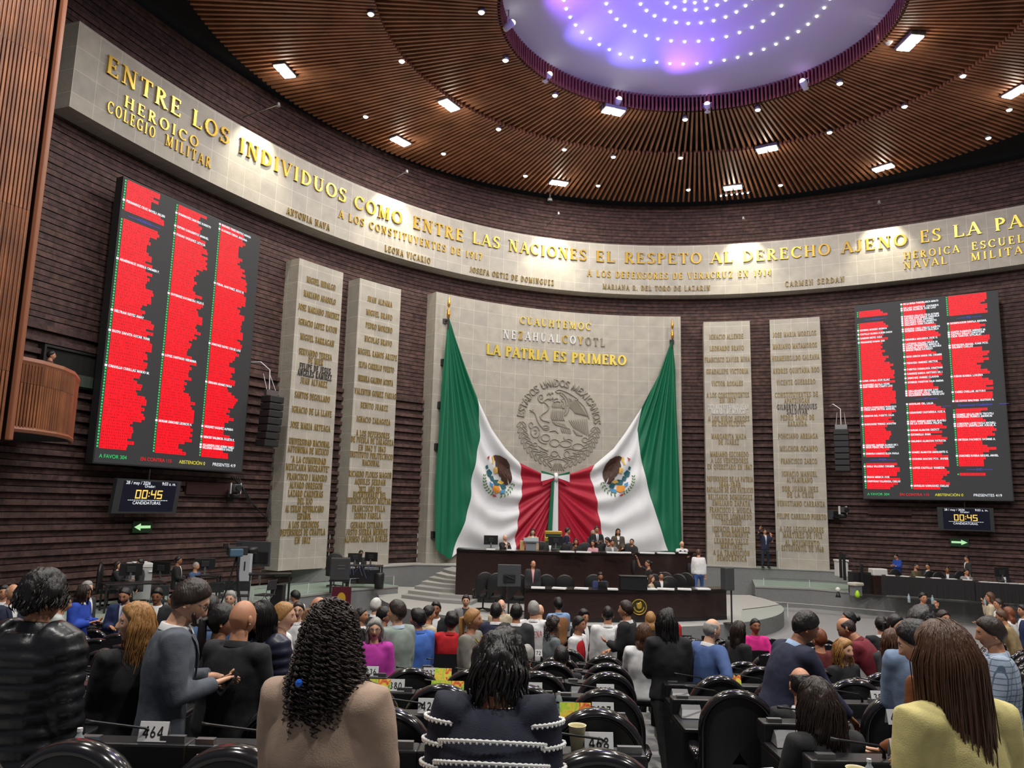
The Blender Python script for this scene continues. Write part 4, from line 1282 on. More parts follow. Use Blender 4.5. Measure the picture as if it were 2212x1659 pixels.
def desk_front(name, label, top, z, zb, back, extra=None):
    """Curved desk: top line in the photograph, height z, base zb, depth of the top."""
    P = np.array([at(x, y, z=z)[:2] for x, y in top])
    s_ = np.r_[0, np.cumsum(np.hypot(*np.diff(P, axis=0).T))]
    t = np.linspace(0, s_[-1], 40)
    c1 = np.polyfit(s_, P[:, 1], 2)
    P = np.c_[np.interp(t, s_, P[:, 0]), np.polyval(c1, t)]
    o = empty(name, (0, 0, 0))
    tag(o, label, 'desk')
    Q = P + [0, .06]
    bkp = P + [0, back]
    mb = MB()
    mb.grid(np.stack([z3(Q, zb), z3(Q, z - .08)], 1), flip=True)
    for k_ in (0, -1):
        mb.add([(*Q[k_], zb), (*bkp[k_], zb), (*bkp[k_], z - .05), (*Q[k_], z - .05)], [(0, 1, 2, 3)])
    mb.grid(np.stack([z3(bkp, zb), z3(bkp, z - .06)], 1))
    mb.build('front_panel', M_wood, o)
    mb = MB()
    mb.grid(np.stack([z3(P, z), z3(bkp, z)], 1), flip=True)
    mb.grid(np.stack([z3(P, z - .07), z3(P, z)], 1), flip=True)
    mb.grid(np.stack([z3(P, z - .07), z3(Q, z - .08)], 1))
    mb.build('desk_top', mat('dark_desk_top', srgb(30, 24, 24), .25), o)
    mb = MB().grid(np.stack([z3(Q - [0, .02], zb), z3(Q - [0, .02], zb + .1)], 1), flip=True)
    mb.build('plinth_strip', M_black, o)
    return o, P


up, UP_ = desk_front('rostrum_desk', 'long dark veneered upper rostrum desk below the draped flag', [(986, 1186), (1122, 1189.5), (1238, 1193), (1369, 1194), (1430, 1193.5), (1497, 1192)], 2.58, ZP, .95)
lo, LO_ = desk_front('rostrum_desk', 'long dark veneered lower rostrum desk with a round gilt seal', [(1134, 1271), (1238, 1273.5), (1369, 1275), (1570, 1272)], 1.74, ZP, .8)
q = at(1380, 1311, d=LO_[20][1] + .04)
mb = MB()
mb.tube([q + [0, .02, 0], q + [0, -.02, 0]], .24, 24)
sl_ = mb.build('seal', mat('seal_dark', srgb(50, 48, 22), .4), lo)
mb = MB()
t = np.linspace(0, 2 * PI, 33)
mb.tube([q + [.215 * math.cos(a), -.03, .215 * math.sin(a)] for a in t], .014, 5)
mb.tube([q + [.14 * math.cos(a), -.03, .14 * math.sin(a)] for a in t[16:]], .02, 5)
mb.ball(q + [0, -.03, .03], (.07, .02, .09), 8, 6).ball(q + [.04, -.03, .05], (.05, .02, .1), 8, 6).ball(q + [-.05, -.03, .07], (.03, .02, .05), 8, 6)
mb.build('seal_relief', M_gold, lo)
# floor slab for the people behind the upper desk
mb = MB()
bx_ = UP_ + [0, .9]
far = np.c_[UP_[:, 0], np.full(len(UP_), 34.5)]
mb.grid(np.stack([z3(bx_, Z2), z3(far, Z2)], 1), flip=True)
tag(mb.build('floor_rostrum', M_step), 'raised floor behind the upper rostrum desk', kind='structure')
mb = MB()
tag(mb.grid(np.stack([z3(far - [0, .02], Z2), z3(far - [0, .02], 2.06)], 1), flip=True).build('baseboard_stage', mat('dark_red_base', srgb(40, 26, 26), .6)), 'dark board below the flag hem', kind='structure')


# ------------------------------------------------------------ glass balustrades
def balustrade(label, pts, z, h, posts):
    P = np.array([at(x, y, z=z) for x, y in pts])
    o = empty('glass_balustrade', P[0])
    tag(o, label, 'balustrade', 'low glass balustrades')
    Q = P - P[0]
    mb = MB().grid(np.stack([Q, Q + [0, 0, h]], 1), flip=True)
    mb.build('pane', M_glass, o)
    mb = MB().tube(Q + [0, .005, h], .012, 5) if h < .8 else MB().tube(Q + [0, .005, h], .02, 5)
    mb.build('top_rail', M_wmetal if h > .8 else M_metal, o)
    for i in posts:
        MB().tube([Q[i], Q[i] + [0, 0, h]], .014, 5).build('post', M_wmetal, o)


balustrade('low glass balustrade on the right platform rim', [(1650, 1265), (1749, 1269), (1934, 1285), (2090, 1297), (2212, 1301)], Z1 + .01, .3, (0, 1, 2, 3, 4))
balustrade('low glass balustrade on the left platform rim', [(545, 1297), (665, 1282), (755, 1271.5), (850, 1264)], Z1 + .01, .33, (0, 1, 2, 3))
balustrade('small glass balustrade on the podium right of the rostrum', [(1604, 1349), (1655, 1342), (1702, 1333)], ZP + .01, .42, (0, 2))
balustrade('tall glass screen standing before the leftmost stone slabs', [(632, 1222), (709, 1222)], Z2 + .01, 1.2, (1,))
balustrade('tall glass screen between the stone slab and the flag panel', [(745, 1218), (900, 1214)], Z2 + .01, 1.2, (1,))
balustrade('glass screen behind the man phoning between the right slabs', [(1632, 1226), (1683, 1228)], Z2 + .01, .75, (0, 1))

# ------------------------------------------------------------ timber balcony at the left
M_tim = brick_mat('timber_slats', srgb(146, 92, 57), srgb(116, 68, 43), srgb(60, 33, 21), .075, 3.2, .006, .5, .1, .45, .3, 1.5)


def slatted(mb, P, z0, z1):
    P = np.array(P)
    seg = np.r_[0, np.cumsum(np.hypot(*np.diff(P, axis=0).T))]
    pitch = .075
    n = int(seg[-1] / pitch)
    t, e = [], []
    for i in range(n):
        for f, h in ((.0, 0.0), (.12, .035), (.72, .035), (.84, 0.0)):
            t.append((i + f) * pitch)
            e.append(h)
    t, e = np.array(t), np.array(e)
    X = np.c_[np.interp(t, seg, P[:, 0]), np.interp(t, seg, P[:, 1])]
    d = np.gradient(np.c_[np.interp(t, seg, P[:, 0]), np.interp(t, seg, P[:, 1])], axis=0)
    d = d / (np.linalg.norm(d, axis=1)[:, None] + 1e-9)
    nn = np.c_[d[:, 1], -d[:, 0]]
    X = X + nn * e[:, None]
    G = np.stack([z3(X, z0), z3(X, z1)], 1)
    uv = np.stack([np.c_[t, np.full(len(t), z0)], np.c_[t, np.full(len(t), z1)]], 1)
    return mb.grid(G, uv=uv, flip=True)


e0 = at(57, 600, d=14.5)[:2]
mb = slatted(MB(), [(e0[0] - 1.9, e0[1] - 3.4), (e0[0] - .05, e0[1])], 5.1, 24)
mb.add([(e0[0], e0[1] + .1, 5.1), (e0[0] - 3.5, e0[1] + 2.0, 5.1), (e0[0] - 3.5, e0[1] + 2.0, 24), (e0[0], e0[1] + .1, 24)], [(0, 1, 2, 3)])
o = mb.build('wall_left', M_tim, uv=True)
tag(bev(MB().box((e0[0] + .02, e0[1] + .05, 14.5), (.1, .12, 18.8)).build('trim_6', mat('rail_timber', srgb(140, 86, 60), .4)), .02), 'smooth timber edge of the slatted wall', kind='structure')
tag(o, 'wall of narrow vertical timber slats at the left', kind='structure')
bal = empty('timber_balcony', (0, 0, 0))
tag(bal, 'rounded timber slatted balcony front below the dark control room opening', 'balcony')
BA = [at(x, y, d=d)[:2] for x, y, d in ((-60, 860, 15.2), (20, 860, 15.7), (80, 870, 16.3), (125, 880, 17.0), (150, 885, 17.7), (161, 888, 18.6), (160, 888, 19.8))]
bz0, bz1 = 5.45, 6.85
slatted(MB(), BA, bz0, bz1).build('slatted_front', M_tim, bal, uv=True)
P = np.array(BA)
MB().tube(np.c_[P, np.full(len(P), bz1 + .02)], np.array([[.05, .09]] * len(P)), 6).build('handrail', mat('rail_timber', srgb(140, 86, 60), .4), bal)
MB().tube(np.c_[P, np.full(len(P), bz0 - .02)], np.array([[.05, .07]] * len(P)), 6).build('lower_rail', mat('rail_timber', srgb(140, 86, 60), .4), bal)
inn_ = P + [-3.2, .6]
MB().grid(np.stack([z3(P, bz0), z3(inn_, bz0)], 1)).grid(np.stack([z3(P, bz1 - .3), z3(inn_, bz1 - .3)], 1), flip=True).build('balcony_floor', M_dark, bal)  # near-black colour carries the shade under and inside the balcony
for j, (x, y, m_, lab) in enumerate(((48, 769, mat('pale_paper', (.75, .78, .85), .6), 'pale magazines lying on the balcony ledge'), (66, 774, mat('red_paper', (.6, .05, .07), .6), 'red leaflets lying on the balcony ledge'))):
    p = at(x, y + 8, d=16.7)
    tag(bev(MB().box((0, 0, .04), (.22, .25, .07)).box((.03, .02, .1), (.2, .22, .05)).build('magazine_stack', m_, loc=(p[0], p[1], bz1 - .3 + .0)), .005), lab, 'magazines')
# control room opening in the brick
s0, z1_ = wr(100, 737, -.55)
s1, z0_ = wr(212, 800, -.55)
z1_, z0_ = 8.02, 7.12
mb = MB()
for a, b, c, d in ((s0, s1, z0_ - .06, z0_), (s0, s1, z1_, z1_ + .06), (s0 - .06, s0, z0_ - .06, z1_ + .06), (s1, s1 + .06, z0_ - .06, z1_ + .06)):
    slab(mb, a, b, c, d, -.8, -.5, 6)
o = mb.build('window_1', M_black, uv=True)
tag(o, 'dark control room opening in the brick above the balcony', kind='structure')
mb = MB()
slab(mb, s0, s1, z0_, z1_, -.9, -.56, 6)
tag(mb.build('window_2', M_dark, uv=True), 'black block standing in for the unlit control room', kind='structure')  # solid block, its black stands for the unlit room behind
p = W((s0 * .7 + s1 * .3), z0_ + .05, -.4)
mb = slab(MB(), s0 + .2, s0 + 1.5, z0_ - .02, z0_ + .3, -.5, -.46, 4)
tag(mb.build('glass_shelf_rail', mat('dull_glass', srgb(70, 80, 70), .3), uv=True), 'dull glass rail at the sill of the control room opening', 'rail')


# ------------------------------------------------------------ hung loudspeakers, cameras, brackets
def line_array(label, px, y0, y1, nbox, off=.35):
    s_, zt = wr(px, y0, off)
    _, zb = wr(px, y1, off)
    o = empty('line_array_speaker', W(s_, zt, off), 0)
    n = np.array([np.interp(s_, WS, WN[:, 0]), np.interp(s_, WS, WN[:, 1])])
    o.rotation_euler = (0, 0, math.atan2(n[1], n[0]) - PI / 2 + PI)
    tag(o, label, 'loudspeaker', 'hung loudspeaker columns')
    h = (zt - zb) / nbox
    for i in range(nbox):
        a = i / nbox
        bev(MB().box((0, -.10 + .16 * a * a, -h * (i + .5)), (.62, .5, h * .93)).build('cabinet', mat('speaker_black', (.015, .015, .017), .55), o), .03)
    MB().box((0, 0, .12), (.5, .12, .2)).tube([(-.2, 0, .2), (-.15, .3, .8)], .02, 5).tube([(.2, 0, .2), (.15, .3, .8)], .02, 5).build('rigging_frame', M_metal, o)
    MB().tube([(0, .1, .2), (0, .15, .95), (-.3, .3, 1.2), (-.5, 1.0, 1.2)], .02, 6).build('chain_hoist', M_wmetal, o)
    return o


line_array('curved black loudspeaker column hanging left of the leftmost stone slab', 585, 856, 966, 7)
line_array('black loudspeaker column hanging right of the rightmost stone slab', 1817, 928, 1019, 7)


def remote_camera(label, px, py, off, rz, big=1.0):
    s_, z_ = wr(px, py, off)
    o = empty('remote_camera', W(s_, z_, off), rz)
    tag(o, label, 'camera', 'remote cameras on the wall')
    MB().box((0, .35, -.12), (.3, .7, .05)).box((0, .6, -.05), (.2, .08, .4)).build('wall_arm', M_black, o)
    MB().lathe([(.001, -.1), (.16, -.1), (.17, 0), (.1, .06), (.001, .06)], n=12).build('pan_base', M_black, o, smooth=True)
    bev(MB().box((0, -.05, .22 * big), (.24, .42, .24)).build('camera_body', mat('camera_grey', (.06, .06, .065), .4), o), .02)
    MB().tube([(0, -.25, .22 * big), (0, -.42, .22 * big)], [.08, .09], 10).build('lens', M_black, o)
    MB().box((.16, 0, .2), (.03, .12, .36)).box((-.16, 0, .2), (.03, .12, .36)).build('fork', M_wmetal, o)


remote_camera('grey remote camera on a wall arm right of the left clock', 508, 1068, .1, .6)
remote_camera('dark remote camera on the brick right of the right slabs', 1821, 1112, .1, .1)
s_, z_ = wr(1794, 1112, -.4)
tag(bev(MB().box((0, 0, 0), (.35, .3, .42)).build('wall_box', mat('camera_grey', (.06, .06, .065), .4), loc=W(s_, z_, -.5)), .02), 'grey junction box on the brick beside the right remote camera', 'box')
p = W(*wr(1188, 424, -.3), -.3)
o = empty('dome_camera', p)
tag(o, 'small white dome camera hanging under the slats above NACIONES', 'camera')
MB().lathe([(.001, .32), (.15, .32), (.15, .27), (.04, .27), (.04, -.1), (.12, -.12), (.12, -.24), (.001, -.24)], n=12).build('mount', M_white, o, smooth=True)
MB().ball((0, 0, -.26), (.09, .09, .1), 10, 6).build('dark_dome', M_black, o, smooth=True)
for s0, z0, s1, z1, lab in ((*wr(402, 1042, -.6), *wr(495, 1070, -.6), 'dark red recessed panel in the brick right of the left clock'), (*wr(1875, 1100, -.6), *wr(1970, 1113, -.6), 'dark red recessed panel in the brick left of the right clock')):
    o = slab(MB(), s0, s1, min(z0, z1), max(z0, z1), -.7, -.56, 4).build('wall_hatch', mat('hatch_red', srgb(58, 26, 28), .7), uv=True)
    tag(o, lab, 'hatch')
cb = MB()
for k_ in range(4):
    a = [W(*wr(x, y, -.5), -.5 + .03 * k_) for x, y in ((500 + 4 * k_, 1030), (530, 1060 + 6 * k_), (550, 1095), (575 + 2 * k_, 1118 + 5 * k_), (580, 1080 - 8 * k_))]
    cb.tube(a, .02, 5)
tag(cb.build('cable_loops', M_black, smooth=True), 'black cables looping down the brick beside the left slabs', 'cables')
# ------------------------------------------------------------ people
SKIN = [mat('skin_tan', srgb(196, 140, 108), .5, noise=.08, nscale=30), mat('skin_fair', srgb(222, 172, 142), .5, noise=.08, nscale=30), mat('skin_brown', srgb(158, 106, 78), .5, noise=.08, nscale=30)]
M_lip = mat('lips', srgb(170, 84, 78), .45)
M_eyew = mat('eye_white', (.75, .73, .7), .25)
M_iris = mat('eye_dark', (.02, .012, .008), .15)
HAIRC = {'black': mat('hair_black', srgb(22, 19, 19), .42, bump=.6, bscale=90, stretch=(1, 1, .15)), 'dark': mat('hair_dark_brown', srgb(44, 31, 26), .45, bump=.6, bscale=90, stretch=(1, 1, .15)), 'brown': mat('hair_brown', srgb(84, 56, 38), .45, bump=.6, bscale=90, stretch=(1, 1, .15)),
         'blond': mat('hair_blond', srgb(168, 122, 70), .45, bump=.6, bscale=90, stretch=(1, 1, .15)), 'grey': mat('hair_grey', srgb(150, 148, 144), .55, bump=.6, bscale=90, stretch=(1, 1, .15)), 'white': mat('hair_white', srgb(205, 203, 198), .55, bump=.6, bscale=90, stretch=(1, 1, .15)), 'auburn': mat('hair_auburn', srgb(122, 66, 40), .45, bump=.6, bscale=90, stretch=(1, 1, .15))}
WRINK = bpy.data.textures.new('cloth_wrinkles', 'CLOUDS')
WRINK.noise_scale = .11
WRINK.noise_depth = 2
ARMS = {'down': ((.13, .02, -1), (.04, .2, -1)), 'fold': ((.22, .12, -1), (-.6, .95, .2)), 'desk': ((.16, .5, -1), (-.3, 1, .02)), 'ear': ((.4, .45, -.75), (-.25, .1, 1)), 'hip': ((.75, -.25, -.75), (-.8, .2, -.7)),
        'reach': ((.1, .75, -.65), (.0, .9, -.42)), 'chin': ((.1, .5, -.9), (-.35, .55, .9)), 'pocket': ((.3, -.15, -1), (-.1, .3, -1)), 'up': ((.5, .5, .3), (-.2, .4, 1)), 'lap': ((.18, .25, -1), (-.45, .9, -.25)), 'front': ((.12, .2, -1), (-.35, .9, -.35)), 'cross': ((.25, .3, -1), (-1, .45, .15))}


def gs(v, s):
    return np.exp(-(v / s) ** 2)


def skull(th, ph):
    x, y, z = np.sin(th) * np.sin(ph), np.sin(th) * np.cos(ph), np.cos(th) + 0 * ph
    X, Y, Z = .077 * x, .097 * y, .118 * z
    t = np.clip(-Z / .118, 0, 1)
    X = X * (1 - .36 * t ** 1.5)
    Y = np.where(Y < 0, Y * (1 - .5 * t ** 1.1), Y * (1 - .08 * t)) + .004 * t
    return X, Y, Z


def face(X, Y, Z):
    f = np.clip(Y / .05, 0, 1)
    nose = .026 * gs(X, .0115) * np.clip((.032 - Z) / .062, 0, 1) ** 1.2 * np.clip((Z + .044) / .010, 0, 1) + .006 * gs(np.abs(X) - .013, .008) * gs(Z + .03, .009)
    dy = nose - .010 * gs(np.abs(X) - .031, .014) * gs(Z - .010, .013) + .005 * gs(Z - .036, .012) * gs(X, .045)
    dy += .006 * gs(X, .022) * (gs(Z + .057, .007) + .9 * gs(Z + .071, .008)) + .010 * gs(X, .022) * gs(Z + .102, .016) + .004 * gs(np.abs(X) - .042, .02) * gs(Z + .024, .022)
    return X, Y + dy * f, Z


def rot_head(yaw, pitch, roll=0.0):
    cy, sy, cx, sx = math.cos(yaw), math.sin(yaw), math.cos(pitch), math.sin(pitch)
    A = np.array([[cy, sy, 0], [-sy, cy, 0], [0, 0, 1]])       # positive yaw turns to +x
    B = np.array([[1, 0, 0], [0, cx, sx], [0, -sx, cx]])       # positive pitch nods forward
    cr, sr = math.cos(roll), math.sin(roll)
    C = np.array([[cr, 0, sr], [0, 1, 0], [-sr, 0, cr]])
    return A @ B @ C


def unit(v):
    v = np.asarray(v, float)
    return v / np.linalg.norm(v)


def skeleton(pose, lean, arms, head, H, pel=None, spread=.0, side=0.0, shrug=0.0):
    k = H / 1.75
    J = {}
    u = np.array([math.sin(side), math.sin(lean) * math.cos(side), math.cos(lean) * math.cos(side)])
    f = unit(np.array([0, math.cos(lean), -math.sin(lean)]))
    r = np.cross(f, u)
    J['u'], J['f'], J['r'], J['k'] = u, f, r, k
    pz = .93 * k if pel is None else pel
    P = np.array([0, 0, pz])
    J['P'] = P
    J['neck'] = P + u * .507 * k
    hp = rot_head(head[0], lean * .55 + head[1], head[2] if len(head) > 2 else 0)
    J['hR'] = hp
    J['head'] = J['neck'] + (u * .05 + hp @ np.array([0, .02, .112])) * k
    for s, key in ((1, 'R'), (-1, 'L')):
        sh = P + (u * (.462 + shrug) + r * s * .172) * k
        a = arms[0 if s > 0 else 1]
        a = ARMS[a] if isinstance(a, str) else a
        up = unit(a[0])
        fo = unit(a[1])
        tr = lambda v: r * v[0] * s + f * v[1] + u * v[2]
        el = sh + tr(up) * .285 * k
        wr_ = el + tr(fo) * .25 * k
        J['sh' + key], J['el' + key], J['wr' + key], J['fd' + key] = sh, el, wr_, tr(fo)
        J['pn' + key] = unit(np.cross(tr(fo), r * s + np.array([0, 0, .3])))
        hip = P + r * s * .095 * k - np.array([0, 0, .02 * k])
        if pose == 'sit':
            kn = hip + unit([s * (.12 + spread), 1, -.04]) * .43 * k
            an = np.array([kn[0], kn[1] + .02, max(kn[2] - .41 * k, .08)])
        elif pose == 'walk':
            kn = hip + unit([0, .35 * s, -1]) * .42 * k
            an = kn + unit([0, -.1 if s > 0 else -.55, -1]) * .40 * k
        else:
            kn = hip + unit([s * (.06 + spread), .03, -1]) * .42 * k
            an = np.array([kn[0] + s * .015, kn[1] - .02, .085 * k])
        J['hip' + key], J['kn' + key], J['an' + key] = hip, kn, an
    return J


def add_hand(mb, J, key, curl=.5, mi=0, n=5):
    k = J['k']
    w, d, pn = J['wr' + key], J['fd' + key], J['pn' + key]
    sd = unit(np.cross(d, pn)) * (1 if key == 'R' else -1)
    mb.tube([w - d * .03 * k, w + d * .01 * k, w + d * .05 * k, w + d * .09 * k], np.array([[.026, .021], [.028, .018], [.04, .016], [.038, .013]]) * k, 8, mi, X=sd)
    for i, (o, L) in enumerate(((-.029, .062), (-.0095, .078), (.010, .084), (.029, .072))):
        p = w + (d * .085 + sd * o) * k
        a = curl * (.35 + .08 * i)
        pts = [p]
        dirn = d
        for q in range(3):
            ang = a * (q + 1)
            dd = d * math.cos(ang) + pn * math.sin(ang)
            pts.append(pts[-1] + dd * L * (.42, .32, .26)[q] * k)
        mb.tube(pts, np.array([.0095, .009, .008, .006]) * k, n, mi)
    p = w + (d * .025 + sd * .034) * k
    t1 = unit(d * .6 + sd * .8 + pn * .3)
    t2 = unit(d * .95 + sd * .2 + pn * .45)
    mb.tube([p - sd * .012 * k, p + t1 * .036 * k, p + t1 * .036 * k + t2 * .03 * k, p + t1 * .036 * k + t2 * .052 * k], np.array([.013, .011, .010, .007]) * k, n, mi)


def add_head(mb, J, det, glasses=False):
    k = J['k']
    c, Rm = J['head'], J['hR']
    nl, nn = ((14, 18), (26, 34), (44, 60))[det]
    th = np.linspace(.03, PI - .03, nl)
    s = np.linspace(0, 1, nn, endpoint=False) * 2 * PI
    ph = s - .5 * np.sin(s)
    X, Y, Z = face(*skull(th[:, None], ph[None]))
    V = np.stack([X, Y, Z], -1)
    loc = lambda p: c + (np.asarray(p) @ Rm.T) * k
    i0 = len(mb.f)
    mb.grid(loc(V), cv=True)
    if det:
        for a in range(nl - 1):
            for b in range(nn):
                x, y, z = X[a, b], Y[a, b], (Z[a, b] + Z[a + 1, b]) / 2
                if abs(x) < .025 and -.078 < z < -.052 and y > .05:
                    mb.m[i0 + a * nn + b] = 1
    for sx in (-1, 1):
        q = .084 if det else .088
        ez = .011
        if det:
            mb.ball(loc((sx * .031, q - .0065, ez)), np.array([.013, .009, .008]) * k, 10, 6, 2)
            mb.ball(loc((sx * .030, q + .0005, ez)), .0052 * k, 8, 5, 3)
            mb.tube([loc((sx * (.031 + o), q + .002 - abs(o) * .25, ez + .0075 - abs(o) * .18)) for o in (-.014, 0, .014)], .0016 * k, 4, 3)
        else:
            mb.ball(loc((sx * .031, q - .004, ez)), np.array([.012, .006, .006]) * k, 6, 4, 3)
        mb.tube([loc((sx * (.031 + o), q + .004 - abs(o) * .3, .032 - abs(o - .004) * .22)) for o in (-.017, -.006, .006, .018)], np.array([.003, .0042, .004, .002]) * k, 5, 4)
        e = (.0745, -.012, -.004)
        mb.ball(loc((sx * e[0], e[1], e[2])), np.array([.012, .02, .032]) * k, 8, 6)
        if det:
            mb.ball(loc((sx * (e[0] + .006), e[1] - .004, e[2] - .026)), np.array([.008, .010, .010]) * k, 6, 4)
    if not det:
        mb.tube([loc((o, .098 - abs(o) * .35, -.063)) for o in (-.022, 0, .022)], .0045 * k, 5, 1)
    return loc


PROF = {'m': [(-.16, .188, .125), (-.02, .178, .125), (.12, .163, .115), (.28, .188, .13), (.38, .196, .122), (.44, .172, .108), (.48, .125, .092), (.515, .085, .078), (.545, .070, .070)],
        'f': [(-.16, .182, .13), (-.02, .175, .125), (.12, .138, .10), (.28, .165, .128), (.38, .168, .11), (.44, .148, .094), (.48, .108, .08), (.515, .072, .066), (.545, .059, .059)]}


def prof_at(sex, h, w=1.0):
    P = np.array(PROF[sex])
    return np.interp(h, P[:, 0], P[:, 1]) * w, np.interp(h, P[:, 0], P[:, 2]) * (1 + (w - 1) * .7)


def garment(J, sex, w, hem, sleeve, puff, det, loose=0.0, top=.535):
    mb = MB()
    k = J['k']
    P, u = J['P'], J['u']
    hs = np.arange(hem, top, .012 if puff else .035)
    rr = np.array([prof_at(sex, h, w) for h in hs]) + loose
    if puff:
        rr = rr + .022 + .02 * np.abs(np.sin((hs - hem) * PI / .068))[:, None] * np.clip((.53 - hs) / .06, 0, 1)[:, None]
    mb.tube([P + u * h * k for h in hs], rr * k, 20, X=J['r'])
    for key in ('R', 'L'):
        sh, el, wr_ = J['sh' + key], J['el' + key], J['wr' + key]
        full = [sh + (P + u * .43 * k - sh) * .35, sh, sh + (el - sh) * .3, sh + (el - sh) * .7, el, el + (wr_ - el) * .4, el + (wr_ - el) * .75, wr_]
        r0 = np.array([.08, .075, .066, .058, .054, .05, .045, .041]) * (w if sex == 'm' else w * .9) + loose
        n = {'long': 8, 'elbow': 5, 'short': 4, 'none': 2}[sleeve]
        pts, r0 = np.array(full[:n]), r0[:n]
        if sleeve == 'short':
            r0 = r0 + .012
        if puff:
            t = np.linspace(0, n - 1, 70)
            pts = np.stack([np.interp(t, range(n), pts[:, i]) for i in range(3)], -1)
            L = np.r_[0, np.cumsum(np.linalg.norm(np.diff(pts, axis=0), axis=1))]
            r0 = np.interp(t, range(n), r0) + .016 + .017 * np.abs(np.sin(L * PI / .068))
        mb.tube(pts, r0 * k, 14)
        mb.ball(sh - J['u'] * .018 * k, .074 * k * (w if sex == 'm' else .88 * w), 12, 8)
    return mb


def remesh(o, vox, sm=5, wrinkle=.0):
    r = o.modifiers.new('surface', 'REMESH')
    r.mode = 'VOXEL'
    r.voxel_size = vox
    r.use_smooth_shade = True
    s = o.modifiers.new('soften', 'SMOOTH')
    s.factor = .5
    s.iterations = sm
    if wrinkle:
        d = o.modifiers.new('wrinkles', 'DISPLACE')
        d.texture = WRINK
        d.texture_coords = 'GLOBAL'
        d.strength = wrinkle
        d.mid_level = .5
    return o


def chest_patch(J, sex, w, h0, h1, w0, w1, out, name, m_, parent, x0=0.0, n=7):
    """Strip lying on the chest between heights h0 (low) and h1, half widths w0, w1."""
    k = J['k']
    G = []
    for t in np.linspace(0, 1, 8):
        h = h0 + (h1 - h0) * t
        a, b = prof_at(sex, h, w)
        hw = w0 + (w1 - w0) * t
        xs = np.linspace(-hw, hw, n) + (x0[0] + (x0[1] - x0[0]) * t if isinstance(x0, tuple) else x0)
        ys = b * np.sqrt(np.clip(1 - (xs / a) ** 2, .02, 1)) + out
        G.append([J['P'] + (J['u'] * h + J['r'] * x + J['f'] * y) * k for x, y in zip(xs, ys)])
    return MB().grid(np.array(G), flip=True).build(name, m_, parent, smooth=True)


def hair_cap(J, style, m_, parent, det, seed):
    k = J['k']
    c, Rm = J['head'], J['hR']
    rr = random.Random(seed)
    nl, nn = ((16, 22), (26, 36), (46, 64))[det]
    th = np.linspace(.02, PI * .86, nl)
    ph = np.linspace(-PI, PI, nn, endpoint=False)
    X, Y, Z = skull(th[:, None], ph[None])
    a = np.abs(ph)[None]
    if style in ('long', 'bun', 'pony', 'wavy', 'curly', 'messy'):
        line = np.interp(a, [0, .5, 1.0, 1.5, 2.2, PI], [.070, .062, .035, -.02, -.085, -.10]) if style != 'bun' else np.interp(a, [0, .5, 1.0, 1.5, 2.2, PI], [.074, .066, .04, .0, -.06, -.075])
        t = {'long': .016, 'bun': .009, 'pony': .010, 'wavy': .022, 'curly': .02, 'messy': .03}[style]
    elif style == 'balding':
        line = np.interp(a, [0, 1.0, 1.3, 1.6, 2.3, PI], [.2, .2, .05, -.015, -.06, -.07])
        t = .007
    else:
        line = np.interp(a, [0, .5, .95, 1.25, 1.6, 2.3, PI], [.068, .064, .042, .015, -.01, -.055, -.07])
        t = {'short': .014, 'crop': .006, 'thick': .026, 'swept': .022}[style]
    amp = {'messy': .022, 'curly': .016, 'wavy': .012, 'thick': .012}.get(style, .006)
    msk = np.clip((Z - line) / .02, -1, 1)
    if style == 'balding':
        msk = np.minimum(msk, np.clip((.07 - Z) / .02, -1, 1))
    off = rr.random() * 50
    N = np.array([[mnoise.noise(Vector((X[i, j] * 22 + off, Y[i, j] * 22, Z[i, j] * 16))) for j in range(nn)] for i in range(nl)])
    N += .5 * np.array([[mnoise.noise(Vector((X[i, j] * 70 + off, Y[i, j] * 70, Z[i, j] * 30))) for j in range(nn)] for i in range(nl)])
    topw = np.clip(Z / .1, 0, 1) * (.5 if style in ('thick', 'swept', 'short') else .2)
    L = np.sqrt(X ** 2 + Y ** 2 + Z ** 2)
    gr = np.where(msk > 0, t * (1 + topw) * np.clip(msk * 1.2, 0, 1) ** .5 + N * amp, -.012)
    V = np.stack([X, Y, Z], -1) * (1 + gr / L)[..., None]
    V = c + (V @ Rm.T) * k
    mb = MB()
    F = []
    for i in range(nl - 1):
        for j in range(nn):
            j2 = (j + 1) % nn
            if max(msk[i, j], msk[i + 1, j], msk[i, j2], msk[i + 1, j2]) > 0:
                F.append((i * nn + j, (i + 1) * nn + j, (i + 1) * nn + j2, i * nn + j2))
    mb.add(V, F)
    loc = lambda p: c + (np.asarray(p, float) @ Rm.T) * k
    if style == 'bun':
        mb.ball(loc((0, -.115, .03)), .042 * k, 10, 7)
    if style == 'pony':
        mb.tube([loc((0, -.09, .02)), loc((0, -.13, .01)), J['neck'] + (J['f'] * -.11 - J['u'] * .02) * k, J['neck'] + (J['f'] * -.115 - J['u'] * .17) * k], np.array([.02, .03, .035, .012]) * k, 10)
    return mb, loc


